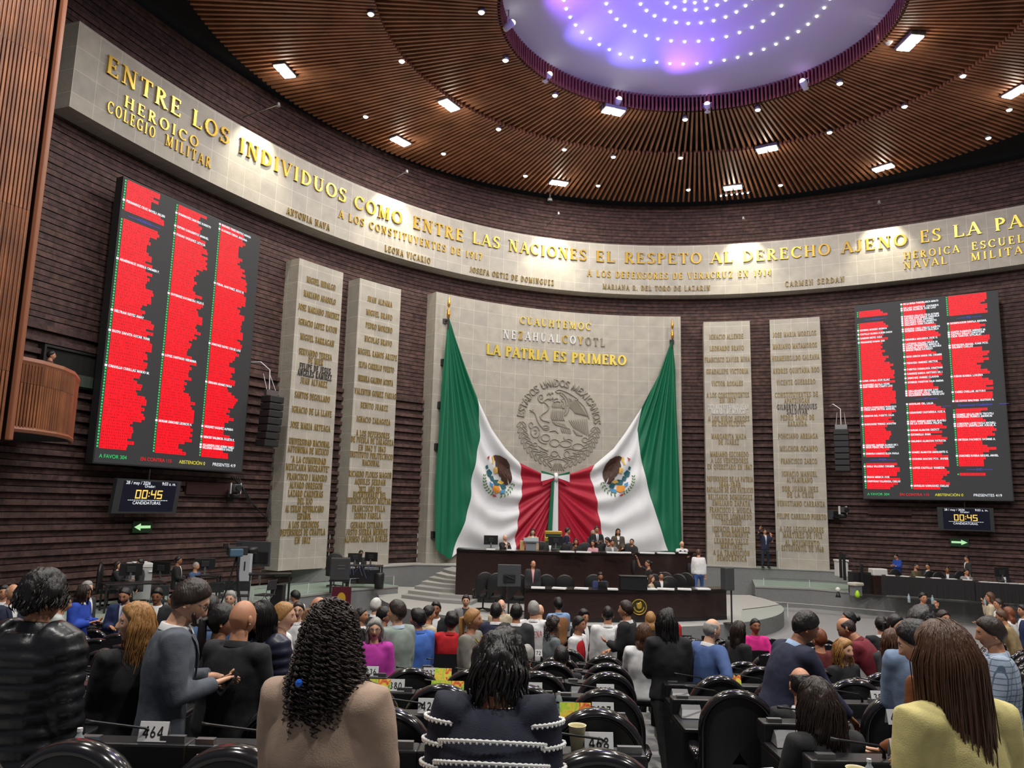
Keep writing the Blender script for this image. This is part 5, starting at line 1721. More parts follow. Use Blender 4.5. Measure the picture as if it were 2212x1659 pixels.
def strands(mb, J, loc, n, length, rad, wave, seed, spread=1.0, back=1.0, gap=.75, nseg=14):
    """Locks that leave the scalp, follow the skull and fall."""
    rr = random.Random(seed)
    k = J['k']
    dn = J['hR'].T @ np.array([0, 0, -1.0])
    for i in range(n):
        ph = rr.uniform(gap, 2 * PI - gap)
        th = rr.uniform(.05, 1.35)
        x, y, z = (float(q) for q in skull(np.array(th), np.array(ph)))
        p = np.array([x, y, z]) * (1.1 + rr.random() * .1)
        L = length * rr.uniform(.75, 1.08)
        stp = L / nseg
        pts = [p]
        sh_ = 1.13 + rr.random() * .1
        f1, f2, a1 = rr.uniform(0, 6), rr.uniform(5, 9), wave * rr.uniform(.5, 1.3)
        for s in range(nseg):
            q = pts[-1]
            nrm = q / np.linalg.norm(q)
            if q[2] > -.05:
                d = dn - nrm * (dn @ nrm)
                d = d / (np.linalg.norm(d) + 1e-6)
                if np.linalg.norm(dn - nrm * (dn @ nrm)) < .3:
                    d = unit(np.array([x, y * back + -.02, 0]) + 1e-4) * .8 + d * .2
            else:
                d = dn + np.array([x * .5 * (spread - 1), -.06, 0])
                d = unit(d)
            q = q + d * stp
            if q[2] > -.05:
                q = q * (sh_ / (math.sqrt((q[0] / .077) ** 2 + (q[1] / .097) ** 2 + (q[2] / .118) ** 2) + 1e-6) if q[2] > 0 else 1)
            r_ = math.hypot(q[0] / .088, q[1] / .105)
            if q[2] > -.1 and r_ < 1.0 and q[2] < .0:
                q[:2] *= 1.0 / max(r_, .3)
            t = s / nseg * f2 + f1
            pts.append(q + np.array([math.sin(t), math.cos(t * 1.1), 0]) * a1 * .35)
        P = loc(np.array(pts))
        r0 = rad * k * np.r_[np.linspace(.6, 1, 3), np.ones(nseg - 5), np.linspace(1, .25, 3)]
        mb.tube(P, np.c_[r0 * 1.6, r0 * .8], 5)


def curls(mb, J, loc, n, seed, R=(.098, .108, .142), c0=(0, -.015, .008), drop=.24):
    """Springy ringlets over the head and down the back."""
    rr = random.Random(seed)
    k = J['k']
    for i in range(n):
        ph = rr.uniform(.75, 2 * PI - .75)
        th = math.acos(rr.uniform(-.5, 1)) if i % 3 else rr.uniform(.02, 1.0)
        d = np.array([math.sin(th) * math.sin(ph), math.sin(th) * math.cos(ph), math.cos(th)])
        p = np.array(c0) + d * np.array(R) * rr.uniform(.8, 1.0)
        L = rr.uniform(.08, .16) + (drop * rr.random() if d[2] < .3 else 0)
        turns = L / .021
        m_ = int(turns * 5)
        a0 = rr.uniform(0, 6.28)
        cr = rr.uniform(.008, .013)
        out = np.array([d[0], d[1], 0]) * .35
        pts = []
        for s in range(m_ + 1):
            t = s / m_
            q = p + (out * (t * (1 - t) * 1.2) + np.array([0, 0, -1.0]) * t) * L
            if q[2] < -.12:
                q = q * np.array([1 + .22 * t, 1, 1])
            a = a0 + t * turns * 2 * PI
            pts.append(q + np.array([math.cos(a), math.sin(a), 0]) * cr * (.7 + .6 * rr.random()))
        mb.tube(loc(np.array(pts)), np.full(m_ + 1, .0030 * k), 4)


NPEOPLE = []


def cloth(name, col, rough=.85, sheen=.0):
    return mat('cloth_' + name, col, rough, noise=.12, nscale=14, bump=.25, bscale=220)


def person(px, py, d, label, yaw=0, sex='m', pose='stand', lean=0.0, arms=('down', 'down'), head=(0, 0), top=('shirt', 'black', (.02, .02, .022)), legs=(.02, .02, .024), hair=('short', 'black'), skin=0, det=None,
           floor=None, shirt=(.75, .75, .76), tie=None, w=1.0, H=None, feet=False, curl=.6, side=0.0, group=None, hook=None, spread=0.0, sleeve=None, dz=0.0, shrug=0.0):
    det = (2 if d < 6.3 else 1 if d < 13 else 0) if det is None else det
    w = w * 1.06
    p = at(px, py, d=d)
    fz = floor_z(p[0], p[1]) if floor is None else floor
    zt = p[2] - fz
    yw = math.radians(-yaw)               # yaw in degrees: 0 looks away, 90 looks right, 180 looks at the viewer
    if pose == 'sit':
        H_ = H or (1.72 if sex == 'm' else 1.62)
        J0 = skeleton('sit', lean, arms, head, H_, 0.0, spread, side)
        hair_t = {'curly': .04, 'messy': .025, 'thick': .03, 'swept': .025, 'bald': 0, 'crop': .006}.get(hair[0], .018)
        ht = J0['head'][2] + .118 * J0['k'] + hair_t
        pel = zt - ht
        J = skeleton('sit', lean, arms, head, H_, pel, spread, side, shrug)
    else:
        J0 = skeleton(pose, lean, arms, head, 1.75, None, spread, side)
        hair_t = {'curly': .04, 'messy': .025, 'thick': .03, 'swept': .025, 'bald': 0, 'crop': .006}.get(hair[0], .018)
        ht = J0['head'][2] + .118 + hair_t
        k = min(max(zt / ht, .855), 1.09)
        H_ = H or 1.75 * k
        J = skeleton(pose, lean, arms, head, H_, None, spread, side, shrug)
        NPEOPLE.append((label[:40], round(zt / ht * 1.75, 2)))
    ca, sa = math.cos(yw), math.sin(yw)
    hx, hy = J['head'][0], J['head'][1]
    loc0 = np.array([p[0] - (hx * ca - hy * sa), p[1] - (hx * sa + hy * ca), fz + dz])
    k = J['k']
    seed = int(px * 7 + py)
    hm = HAIRC[hair[1]]
    sm = SKIN[skin]
    mb = MB()
    # one body from hips through neck, arms and legs
    hs = np.array([-.1, 0, .12, .28, .40, .46, .50, .53, .58, .63])
    pr = np.array([np.array(prof_at(sex, min(h, .545), w)) * .86 for h in hs[:6]] + [[.075, .068], [.058, .06], [.054, .058], [.05, .055]])
    if sex == 'f':
        pr[6:] *= .88
    spn = [J['P'] + J['u'] * h * k for h in hs[:7]]
    nb, hd = J['neck'], J['head']
    spn += [nb + (hd - nb) * t for t in (.1, .42, .75)]
    mb.tube(spn, pr * k, 16, X=J['r'])
    for key in ('R', 'L'):
        sh, el, wv = J['sh' + key], J['el' + key], J['wr' + key]
        mb.tube([sh - J['u'] * .0, sh + (el - sh) * .35, sh + (el - sh) * .8, el, el + (wv - el) * .3, el + (wv - el) * .75, wv], np.array([.05, .047, .04, .038, .04, .031, .026]) * k * (1 if sex == 'm' else .88), 10)
        add_hand(mb, J, key, curl)
        mb.tube([J['hip' + key], J['kn' + key], J['an' + key]], np.array([.075, .052, .038]) * k, 8)
    hl = add_head(mb, J, det)
    o = mb.build('person', [sm, M_lip, M_eyew, M_iris, hm], smooth=True)
    o.location = loc0
    o.rotation_euler = (0, 0, yw)
    tag(o, label, 'person', group)
    kind, cname, ccol = top[:3]
    cm = cloth(cname, ccol) if not hasattr(ccol, 'node_tree') else ccol
    vox = (.03, .02, .0125)[det] * (1.5 if d > 24 else 1)
    hem = {'suit': -.16, 'coat': -.4, 'puffer': -.1, 'shirt': -.06, 'sweater': -.08, 'tee': -.1, 'vest': -.05}[kind]
    slv = sleeve or ('short' if kind == 'tee' else 'long')
    g = garment(J, sex, w * (1.04 if kind in ('suit', 'coat') else 1), hem, slv, kind == 'puffer', det, {'sweater': .008, 'coat': .015}.get(kind, .0))
    nm = {'suit': 'jacket', 'coat': 'coat', 'puffer': 'puffer_jacket', 'shirt': 'shirt', 'sweater': 'sweater', 'tee': 'short_sleeved_top', 'vest': 'shirt'}[kind]
    go = remesh(g.build(nm, cm, o), vox, (4, 6, 11)[det] if kind != 'puffer' else 1, 0 if kind == 'puffer' or d > 20 else (.012, .016, .013)[det])
    # collar
    if kind in ('suit', 'shirt', 'coat', 'puffer', 'vest') and d < 22:
        col_m = mat('collar_%.2f_%.2f_%.2f' % tuple(shirt), shirt, .7) if kind in ('suit', 'coat') else cm
        a = np.linspace(0, 2 * PI, 21)
        rw = (.064 if sex == 'm' else .056)
        up2 = .022 if kind != 'puffer' else .05
        G = np.array([[J['neck'] + (J['r'] * math.cos(t) * q[0] + J['f'] * (math.sin(t) * q[0] + .004) + J['u'] * (q[1] + .012 * math.sin(t) * -1)) * k for t in a] for q in ((rw + .024, -.012), (rw + .013, up2), (rw + .006, up2 + .004), (rw + .004, -.02))])
        MB().grid(G, flip=False).build('collar', col_m, o, smooth=True)
    if kind in ('suit', 'coat'):
        sm_ = mat('collar_%.2f_%.2f_%.2f' % tuple(shirt), shirt, .7)
        if shirt != ccol:
            chest_patch(J, sex, w * 1.02, .10, .52, .004, .05, .012, 'shirt_front', sm_, o)
        if tie:
            chest_patch(J, sex, w * 1.02, .12, .50, .022, .012, .017, 'tie', mat('tie_%.2f_%.2f_%.2f' % tuple(tie), tie, .6), o, n=3)
        if det and d < 12:
            for s_ in (-1, 1):
                chest_patch(J, sex, w * 1.02, .10, .49, .02, .026, .020, 'lapel', cm, o, x0=(s_ * .012, s_ * .068), n=4)
    if kind == 'vest':
        vm = cloth('vest_%.2f_%.2f' % top[3][:2], top[3])
        vg = MB()
        hs2 = np.arange(-.06, .5, .035)
        vg.tube([J['P'] + J['u'] * h * k for h in hs2], (np.array([prof_at(sex, h, w) for h in hs2]) + .012) * k, 18, X=J['r'])
        remesh(vg.build('vest', vm, o), vox, 3)
        chest_patch(J, sex, w * 1.1, -.02, .5, .03, .055, .012, 'shirt_front', cm, o)
    # trousers
    if legs is not None:
        lm = cloth('legs_%.2f_%.2f_%.2f' % tuple(legs), legs)
        tb = MB()
        hs3 = [-.13, -.06, 0, .06, .11]
        tb.tube([J['P'] + (J['u'] if pose != 'sit' else np.array([0, 0, 1.0])) * h * k for h in hs3], np.array([np.array(prof_at(sex, max(h, -.02), w)) * .97 for h in hs3]) * k, 14, X=J['r'])
        for key in ('R', 'L'):
            h_, kn, an = J['hip' + key], J['kn' + key], J['an' + key]
            tb.tube([h_ + (0, 0, .02), h_ + (kn - h_) * .5, kn, kn + (an - kn) * .5, an - np.array([0, 0, .03])], np.array([.092, .08, .068, .064, .06]) * k * (.5 + .5 * w), 10)
        to = tb.build('trousers', lm, o, smooth=True)
        if det == 2 or feet:
            remesh(to, max(vox, .02), 4, .012)
    if feet:
        fm = mat('shoe_%s' % ('white' if feet == 'white' else 'dark'), (.75, .75, .75) if feet == 'white' else (.02, .018, .016), .4)
        for key in ('R', 'L'):
            an = J['an' + key]
            zb = max(an[2] - .085 * k, 0)
            MB().tube([(an[0], an[1] - .09, zb + .045), (an[0], an[1] - .06, zb + .05), (an[0], an[1] + .02, zb + .06), (an[0], an[1] + .1, zb + .045), (an[0], an[1] + .18, zb + .032), (an[0], an[1] + .2, zb + .03)], np.array([[.02, .03], [.038, .048], [.04, .058], [.046, .044], [.04, .03], [.02, .018]]) * k, 12, X=(1, 0, 0)).build('shoe', fm, o, smooth=True)
    # hair
    st = hair[0]
    if st != 'bald':
        hb, loc = hair_cap(J, {'locks': 'long'}.get(st, st), hm, o, det, seed)
        rr = random.Random(seed)
        if st in ('long', 'wavy', 'locks'):
            L = hair[2] if len(hair) > 2 else .3
            q = J['hR'].T @ np.array([0, 0, -1.0])
            pts = [np.array([0, -.012, .055]), np.array([0, -.022, .0]), np.array([0, -.035, -.08])]
            nb_ = 6
            for i in range(1, nb_ + 1):
                pts.append(np.array([0, -.05, -.08]) + q * (L - .1) * i / nb_ + np.array([0, -.02 * min(i, 3) / 3, 0]))
            wv = .006 if st == 'long' else .016
            rads = [(.085, .072), (.092, .068), (.094, .06)] + [(.100 - .03 * (i / nb_) ** 2 + wv * math.sin(i * 2.1 + seed), .055 - .02 * i / nb_) for i in range(1, nb_ + 1)]
            ln = len(pts)
            hb.tube(loc(np.array(pts)), np.array(rads) * k, 18, X=J['hR'] @ np.array([1.0, 0, 0]))
            if det == 2:
                strands(hb, J, loc, 1500, L + .12, .0019, .006 if st == 'long' else .022, seed, gap=1.2, nseg=12)
            elif det == 1:
                strands(hb, J, loc, 160, L + .1, .0038, .01 if st == 'long' else .03, seed, gap=1.2, nseg=8)
        if st == 'curly':
            curls(hb, J, loc, 1150 if det == 2 else 70, seed, drop=hair[2] if len(hair) > 2 else .24)
        if st in ('messy', 'thick') and det == 2:
            strands(hb, J, loc, 700, (hair[2] if len(hair) > 2 else .15), .0034, .03, seed, gap=.7, nseg=9)
        hb.build('hair', hm, o, smooth=True)
    if hook:
        hook(o, J, hl)
    return o, J
# ------------------------------------------------------------ who is where
BK, NAVY, CHAR, GREY, WHT, BLUE, RED = (.012, .012, .014), (.016, .02, .05), (.03, .031, .034), srgb(98, 104, 112), (.72, .72, .73), srgb(84, 122, 190), srgb(190, 24, 34)
SUIT = lambda n, c: ('suit', n, c)
PPL = []


def P(*a, **k):
    PPL.append((a, k))


def phone_hook(label, key='R', off=(.0, .06, .0)):
    def f(o, J, hl):
        ca, sa = math.cos(o.rotation_euler[2]), math.sin(o.rotation_euler[2])
        q = J['wr' + key] + J['fd' + key] * .08 + J['pn' + key] * .025
        g = np.array([q[0] * ca - q[1] * sa, q[0] * sa + q[1] * ca, q[2]]) + np.array(o.location)
        ph_ = bev(MB().box((0, 0, 0), (.072, .009, .15)).build('mobile_phone', mat('phone_black', (.015, .015, .017), .2)), .006)
        ph_.location = g
        d = J['fd' + key]
        ph_.rotation_euler = (-.7, .1, o.rotation_euler[2] + .2)
        tag(ph_, label, 'phone', 'mobile phones in hands')
    return f


def trims(o, J, hl):
    """White scalloped knit stripes round body and sleeves."""
    k = J['k']
    tm = mat('white_knit_trim', (.8, .8, .78), .8)

    def loop(C, A, B, ra, rb, n=110):
        a = np.linspace(0, 2 * PI, n)
        mb = MB()
        pts = np.array([C + A * (ra * math.cos(t)) + B * (rb * math.sin(t)) for t in a])
        r_ = .0042 + .0035 * np.abs(np.sin(np.arange(n) * PI / 2.0))
        mb.tube(pts, r_ * k, 6, cap=False)
        for i in range(0, n - 1, 2):
            mb.ball(pts[i] - J['u'] * .008 * k, .0055 * k, 6, 4)
        return mb
    for h in (.05, .12, .19, .26, .33, .40):
        a, b = prof_at('f', h, 1.12 * 1.06)
        loop(J['P'] + J['u'] * h * k, J['r'], J['f'], (a + .019) * k, (b + .019 + max(0, h - .25) * .12) * k).build('knit_stripe', tm, o, smooth=True)
    for key in ('R', 'L'):
        sh, el, wv = J['sh' + key], J['el' + key], J['wr' + key]
        for f_ in (.12, .4, .68, .96):
            d = unit(el - sh)
            A = unit(np.cross(d, J['f']))
            rr_ = (.090 - .018 * f_) * k
            loop(sh + (el - sh) * f_, A, np.cross(d, A), rr_, rr_, 60).build('knit_stripe', tm, o, smooth=True)
        A = unit(np.cross(wv - el, J['u']))
        loop(el + (wv - el) * .35, A, np.cross(unit(wv - el), A), .070 * k, .070 * k, 60).build('knit_stripe', tm, o, smooth=True)


def clip_hook(o, J, hl):
    MB().ball(hl((-.03, -.165, -.12)), .012, 8, 6).build('blue_hair_bead', mat('bead_blue', (.02, .12, .6), .2), o)


def necklace(o, J, hl):
    a = np.linspace(-.9 * PI, -.1 * PI, 15)
    c = J['neck'] + J['f'] * .02
    mb = MB()
    for t in a:
        mb.ball(c + J['r'] * .085 * math.cos(t) + J['f'] * (.06 - .05 * math.sin(t)) * 1.0 + J['u'] * (.0 + .085 * math.sin(t)), .011, 6, 5)
    mb.build('gold_necklace', M_gold, o)


def specs(o, J, hl):
    mb = MB()
    for sx in (-1, 1):
        a = np.linspace(0, 2 * PI, 13)
        mb.tube(hl(np.array([(sx * .032 + .022 * math.cos(t), .098, .010 + .017 * math.sin(t)) for t in a])), .002, 4)
        mb.tube(hl(np.array([(sx * .054, .096, .014), (sx * .078, .0, .012)])), .002, 4)
    mb.tube(hl(np.array([(-.01, .1, .013), (.01, .1, .013)])), .002, 4)
    mb.build('spectacles', M_black, o)


def beard(o, J, hl):
    mb = MB()
    for x in np.linspace(-.055, .055, 9):
        mb.ball(hl((x, .083 - abs(x) * .55, -.092 + abs(x) * .75)), (.016, .014, .02), 6, 5)
    mb.build('beard', HAIRC['dark'], o, smooth=True)


def script_back(o, J, hl):
    k = J['k']
    a, b = prof_at('m', .33, 1.05)
    mb = MB()
    put_text(mb, 'MORENA', lambda x, y, d: J['P'] + (J['r'] * x + J['u'] * (.33 + y + x * .12) - J['f'] * (b * math.sqrt(max(0, 1 - (x / a) ** 2)) + .006)) * k, .26, .09, 0, 'serif')
    mb.build('red_back_script', mat('script_red', srgb(200, 60, 60), .6), o)


def pack(o, J, hl):
    k = J['k']
    bev(MB().box(J['P'] + (J['u'] * .26 - J['f'] * .2) * k, (.3, .16, .42)).build('backpack', mat('pack_tan', srgb(120, 86, 56), .8), o), .05, 3)


# foreground
M_check = cloth('check_cotton', srgb(150, 166, 186))
_nt = M_check.node_tree
_tc = _nt.nodes.new('ShaderNodeTexCoord')
_mp = _nt.nodes.new('ShaderNodeMapping')
_mp.inputs['Rotation'].default_value = (0, 0, .6)
_bk = _nt.nodes.new('ShaderNodeTexBrick')
_bk.offset = 0
for _n, _v in (('Color1', (*srgb(168, 182, 200), 1)), ('Color2', (*srgb(160, 176, 196), 1)), ('Mortar', (*srgb(92, 108, 132), 1)), ('Scale', 1), ('Brick Width', .04), ('Row Height', .04), ('Mortar Size', .0035)):
    _bk.inputs[_n].default_value = _v
_mp.inputs['Rotation'].default_value = (PI / 2, 0, 0)
_nt.links.new(_tc.outputs['Object'], _mp.inputs['Vector'])
_nt.links.new(_mp.outputs['Vector'], _bk.inputs['Vector'])
_nt.links.new(_bk.outputs['Color'], _nt.nodes['Principled BSDF'].inputs['Base Color'])
P(98, 1228, 4.15, 'man in black quilted puffer jacket seen from behind at the far left', yaw=12, head=(.35, 0), top=('puffer', 'puffer_black', mat('puffer_nylon', (.012, .013, .016), .33, bump=.2, bscale=30)), hair=('thick', 'black', .1), w=1.1, legs=(.02, .024, .035))
P(297, 1300, 4.75, 'woman with wavy blond hair and black long-sleeved top, hand on hip, in profile', yaw=-45, head=(-1.35, -.05), sex='f', top=('sweater', 'black_knit', BK), hair=('wavy', 'blond', .25), arms=('hip', 'front'), skin=1, w=1.02)
P(415, 1247, 4.6, 'bearded man in grey suit and white shirt looking down at a phone', yaw=62, head=(.1, .42), lean=.06, top=SUIT('suit_grey', srgb(88, 94, 104)), arms=('fold', 'fold'), hair=('short', 'dark'), skin=1, hook=lambda o, J, hl: (beard(o, J, hl), specs(o, J, hl), phone_hook('black phone held by the man in the grey suit', 'R')(o, J, hl)))
P(527, 1297, 4.9, 'man with shaved head and black shirt seen from behind beside the curly haired woman', yaw=18, head=(.1, .1), hair=('bald', 'black'), top=('shirt', 'black_shirt', (.014, .015, .018)), arms=('front', 'front'), w=1.08)
P(722, 1283, 2.62, 'woman with a mass of dark curly hair and beige coat, seen from behind', yaw=14, sex='f', hair=('curly', 'dark', .26), top=('coat', 'beige_wool', srgb(166, 142, 124)), arms=('front', 'front'), w=1.03, hook=clip_hook)
P(1083, 1360, 2.95, 'dark haired woman in navy sweater with white scalloped stripes seen from behind', yaw=4, lean=.30, shrug=.05, head=(.25, .15), sex='f', hair=('messy', 'black', .2), top=('sweater', 'navy_knit', (.008, .010, .026)), arms=('front', 'front'), w=1.12, hook=trims)
P(1440, 1315, 8.0, 'woman dressed all in black walking down the central aisle', yaw=-6, head=(-.2, .15), sex='f', pose='walk', hair=('long', 'black', .28), top=('sweater', 'black_knit', BK), legs=(.012, .012, .013), arms=('down', 'front'), feet='white', w=1.08)
P(1738, 1317, 6.05, 'man in navy suit and pale blue shirt leaning to point at a desk', yaw=80, lean=.36, head=(.1, .2), arms=('reach', 'reach'), top=SUIT('suit_navy', NAVY), shirt=(.36, .5, .74), w=1.08, hair=('short', 'black'), skin=2)
P(2035, 1338, 2.8, 'woman with long straight brown hair and pale yellow short-sleeved top, from behind', yaw=-14, head=(-.35, .1), sex='f', hair=('long', 'brown', .52), top=('tee', 'yellow_cotton', srgb(205, 192, 128)), arms=('fold', 'down'), skin=1, w=1.0)
P(1980, 1336, 4.3, 'man in tan leather jacket half hidden by the woman in yellow', yaw=-40, lean=.1, head=(-.2, .3), top=('shirt', 'tan_leather', mat('tan_leather', srgb(126, 76, 46), .38, bump=.3, bscale=40)), hair=('short', 'black'), arms=('front', 'front'), skin=1)
P(1990, 1308, 5.3, 'man in pale blue suit with thick dark hair behind the leather jacket', yaw=20, head=(.2, .2), top=SUIT('suit_skyblue', srgb(120, 140, 170)), hair=('thick', 'black', .08), arms=('front', 'front'))
P(2138, 1330, 5.9, 'man in pale checked shirt looking left behind the woman in yellow', yaw=-62, head=(-.1, .15), top=('shirt', 'check_cotton', M_check), hair=('short', 'dark'), arms=('fold', 'fold'), w=1.12)
P(1765, 1465, 4.25, 'seated woman with wavy brown hair in black seen from behind by the tablet', yaw=-12, sex='f', pose='sit', head=(-.2, .2), hair=('wavy', 'dark', .27), top=('sweater', 'black_knit', BK), arms=('desk', 'lap'))
P(1537, 1333, 8.0, 'bald man in blue suit standing right of the central aisle', yaw=60, lean=.12, head=(.1, .15), hair=('balding', 'grey'), top=SUIT('suit_blue', srgb(74, 98, 150)), arms=('hip', 'front'), skin=1, w=1.06)
# left middle
P(455, 1283, 7.0, 'man with dark hair and blue shirt behind the grey suit', yaw=-30, head=(-.2, .15), top=('shirt', 'denim_blue', srgb(60, 84, 120)), hair=('short', 'black'), hook=specs)
P(482, 1300, 5.6, 'woman with dark tied hair and earring facing the shaved head', yaw=60, sex='f', hair=('pony', 'black'), top=('sweater', 'black_knit', BK))
P(568, 1297, 5.9, 'woman with long black hair in navy padded jacket', yaw=-150, sex='f', head=(.1, .2), hair=('long', 'black', .25), top=('puffer', 'navy_nylon', mat('navy_nylon', (.014, .017, .04), .4)), skin=1)
P(614, 1297, 6.6, 'blond woman with tied hair in white knitted sweater', yaw=85, sex='f', hair=('pony', 'blond'), top=('sweater', 'white_knit', WHT), arms=('fold', 'fold'), skin=1)
P(645, 1297, 10.0, 'woman in white shirt and glasses beside the blond woman', yaw=170, sex='f', hair=('pony', 'dark'), top=('shirt', 'white_cotton', WHT), skin=1, hook=specs)
P(690, 1286, 8.0, 'balding man mostly hidden behind the curly hair', yaw=-60, hair=('balding', 'dark'), top=SUIT('suit_black', BK))
P(640, 1254, 17.0, 'photographer in white shirt with a dark backpack below the left platform', yaw=-70, head=(0, .25), hair=('short', 'black'), top=('shirt', 'white_cotton', WHT), arms=('fold', 'front'), hook=pack)
P(499, 1275, 13.0, 'smiling man with grey hair below the TV camera', yaw=175, hair=('short', 'grey'), top=SUIT('suit_black', BK), skin=1)
P(30, 1259, 11.5, 'bald man in dark suit at the left edge', yaw=120, hair=('balding', 'grey'), top=SUIT('suit_navy', NAVY), skin=0)
P(10, 1262, 13.5, 'dark haired person behind the bald man at the left edge', yaw=150, hair=('short', 'black'), top=SUIT('suit_black', BK))
P(183, 1262, 12.6, 'woman wrapped in a bright blue shawl reading a paper', yaw=90, sex='f', head=(0, .25), hair=('long', 'dark', .2), top=('coat', 'blue_shawl', srgb(36, 70, 170)), arms=('fold', 'fold'), skin=0)
P(190, 1250, 14.8, 'man with grey hair behind the woman in the blue shawl', yaw=100, hair=('short', 'grey'), top=SUIT('suit_charcoal', CHAR), skin=1)
P(272, 1261, 12.8, 'bearded man in navy suit reading his phone on the left', yaw=172, head=(.1, .35), hair=('crop', 'black'), top=SUIT('suit_navy2', srgb(34, 48, 88)), arms=('fold', 'fold'), tie=(.2, .25, .4), skin=0, hook=beard)
P(341, 1268, 13.0, 'young man in black suit with hand on chin', yaw=165, head=(.1, .2), hair=('short', 'black'), top=SUIT('suit_black', BK), arms=('chin', 'front'), skin=2)
P(139, 1283, 11.0, 'man in pale shirt half hidden behind the puffer jacket', yaw=60, hair=('short', 'black'), top=('shirt', 'pale_cotton', srgb(180, 186, 182)), lean=.25)
P(376, 1283, 15.0, 'dark haired man beside the grey suited man', yaw=-120, hair=('short', 'black'), top=SUIT('suit_black', BK))
P(228, 1400, 7.6, 'seated woman with long brown hair in a white top left of the blond woman', yaw=20, pose='sit', sex='f', hair=('long', 'dark', .25), top=('sweater', 'white_knit', WHT), arms=('desk', 'desk'))
PZ = 1.10
P(255, 1211, 22.0, 'woman in black seated at the left press desk with hand on cheek', yaw=75, sex='f', pose='sit', floor=PZ, hair=('long', 'dark', .3), top=('sweater', 'black_knit', BK), arms=('chin', 'desk'), skin=1)
P(304, 1206, 22.6, 'person behind the monitors at the left press desk', yaw=-120, pose='sit', floor=PZ, hair=('short', 'black'), top=('shirt', 'dark_cotton', CHAR))
P(386, 1201, 23.0, 'man in black seated left at the press chairs', yaw=80, pose='sit', floor=PZ, hair=('short', 'black'), top=SUIT('suit_black', BK), arms=('lap', 'lap'), skin=2)
P(424, 1214, 22.2, 'seated man holding a phone at arm length on the press platform', yaw=100, pose='sit', floor=PZ, hair=('crop', 'grey'), top=('shirt', 'denim_blue', srgb(60, 84, 120)), arms=('front', 'fold'), legs=(.02, .024, .05), feet='dark')
P(780, 1188, 29.6, 'man in black working at two monitors before the second stone slab', yaw=170, pose='sit', floor=PZ, head=(-.3, .2), hair=('short', 'black'), top=SUIT('suit_black', BK), arms=('desk', 'desk'))
# centre middle
P(813, 1291, 12.5, 'elderly man with white hair behind the man in the pale green suit', yaw=30, hair=('short', 'white'), top=SUIT('suit_charcoal', CHAR), skin=1)
P(781, 1312, 11.5, 'man with short dark hair right of the curly hair', yaw=100, hair=('crop', 'black'), top=SUIT('suit_black', BK), skin=0)
P(811, 1335, 8.3, 'grey haired woman in magenta sweater with glasses', yaw=172, sex='f', hair=('wavy', 'grey', .16), top=('sweater', 'magenta_knit', srgb(196, 60, 170)), arms=('front', 'down'), skin=1, hook=specs)
P(830, 1309, 10.0, 'man with glasses facing the man in the pale green suit', yaw=70, hair=('short', 'black'), top=SUIT('suit_black', BK), hook=specs)
P(858, 1296, 8.6, 'man with grey black hair in pale grey green suit', yaw=-50, head=(-.5, 0), hair=('swept', 'dark'), top=SUIT('suit_sage', srgb(142, 154, 146)), shirt=(.5, .62, .75), skin=1, w=1.06)
P(903, 1314, 9.6, 'man in bright blue shirt seen from behind', yaw=-40, head=(-.5, 0), hair=('thick', 'black'), top=('shirt', 'bright_blue', srgb(70, 112, 196)), skin=0, w=1.08)
P(927, 1307, 11.0, 'man in cream jacket beside the bright blue shirt', yaw=60, hair=('short', 'black'), top=('shirt', 'cream_cotton', srgb(190, 176, 150)))
P(942, 1298, 12.5, 'young man in dark clothes facing the camera behind the cream jacket', yaw=178, hair=('short', 'black'), top=SUIT('suit_black', BK), skin=2)
P(977, 1320, 9.8, 'man in red shirt seen from behind', yaw=10, hair=('thick', 'black'), top=('shirt', 'red_cotton', RED), w=1.1)
P(1022, 1312, 8.4, 'woman in grey fuzzy sweater and gold necklace looking right', yaw=110, head=(-.2, 0), sex='f', hair=('pony', 'blond'), top=('sweater', 'grey_mohair', srgb(132, 128, 120)), arms=('front', 'front'), skin=0, hook=necklace, w=1.08)
P(1007, 1284, 17.5, 'man in grey jacket over black shirt at the foot of the stairs', yaw=178, hair=('short', 'dark'), top=SUIT('suit_midgrey', srgb(128, 128, 128)), shirt=(.02, .02, .02), skin=1)
P(1072, 1301, 11.0, 'man in navy suit from behind left of the charcoal suit', yaw=5, hair=('short', 'black'), top=SUIT('suit_navy', NAVY), w=1.05)
P(1083, 1293, 15.5, 'bald man in cream jacket facing the camera behind the navy suit', yaw=178, hair=('balding', 'white'), top=('shirt', 'cream_cotton', srgb(190, 176, 150)), skin=1)
P(1116, 1303, 10.8, 'broad man in charcoal suit seen from behind', yaw=8, hair=('short', 'black'), top=SUIT('suit_charcoal', CHAR), w=1.16)
P(1153, 1297, 12.0, 'man in white shirt with red script across the back', yaw=2, hair=('short', 'grey'), top=('shirt', 'white_cotton', WHT), w=1.05, hook=script_back)
P(1166, 1306, 14.5, 'bald man beyond the white shirt with red script', yaw=20, hair=('bald', 'black'), top=('shirt', 'cream_cotton', srgb(190, 176, 150)), skin=1)
P(1206, 1290, 16.0, 'man in tan waistcoat and pale blue sleeves with headphones', yaw=-20, hair=('thick', 'black'), top=('vest', 'paleblue', srgb(130, 160, 200), srgb(150, 104, 66)), arms=('cross', 'cross'))
P(1195, 1336, 10.0, 'woman with curly dark hair in grey denim jacket', yaw=70, sex='f', hair=('curly', 'dark', .1), top=('shirt', 'grey_denim', srgb(112, 120, 124)), skin=0)
P(1251, 1330, 11.8, 'man in red waistcoat over white shirt turning right', yaw=120, hair=('short', 'black'), top=('vest', 'white_cotton', WHT, RED), skin=2, pose='sit')
P(1261, 1315, 13.0, 'man with thick black hair behind the red waistcoat', yaw=150, hair=('thick', 'black'), top=SUIT('suit_black', BK))
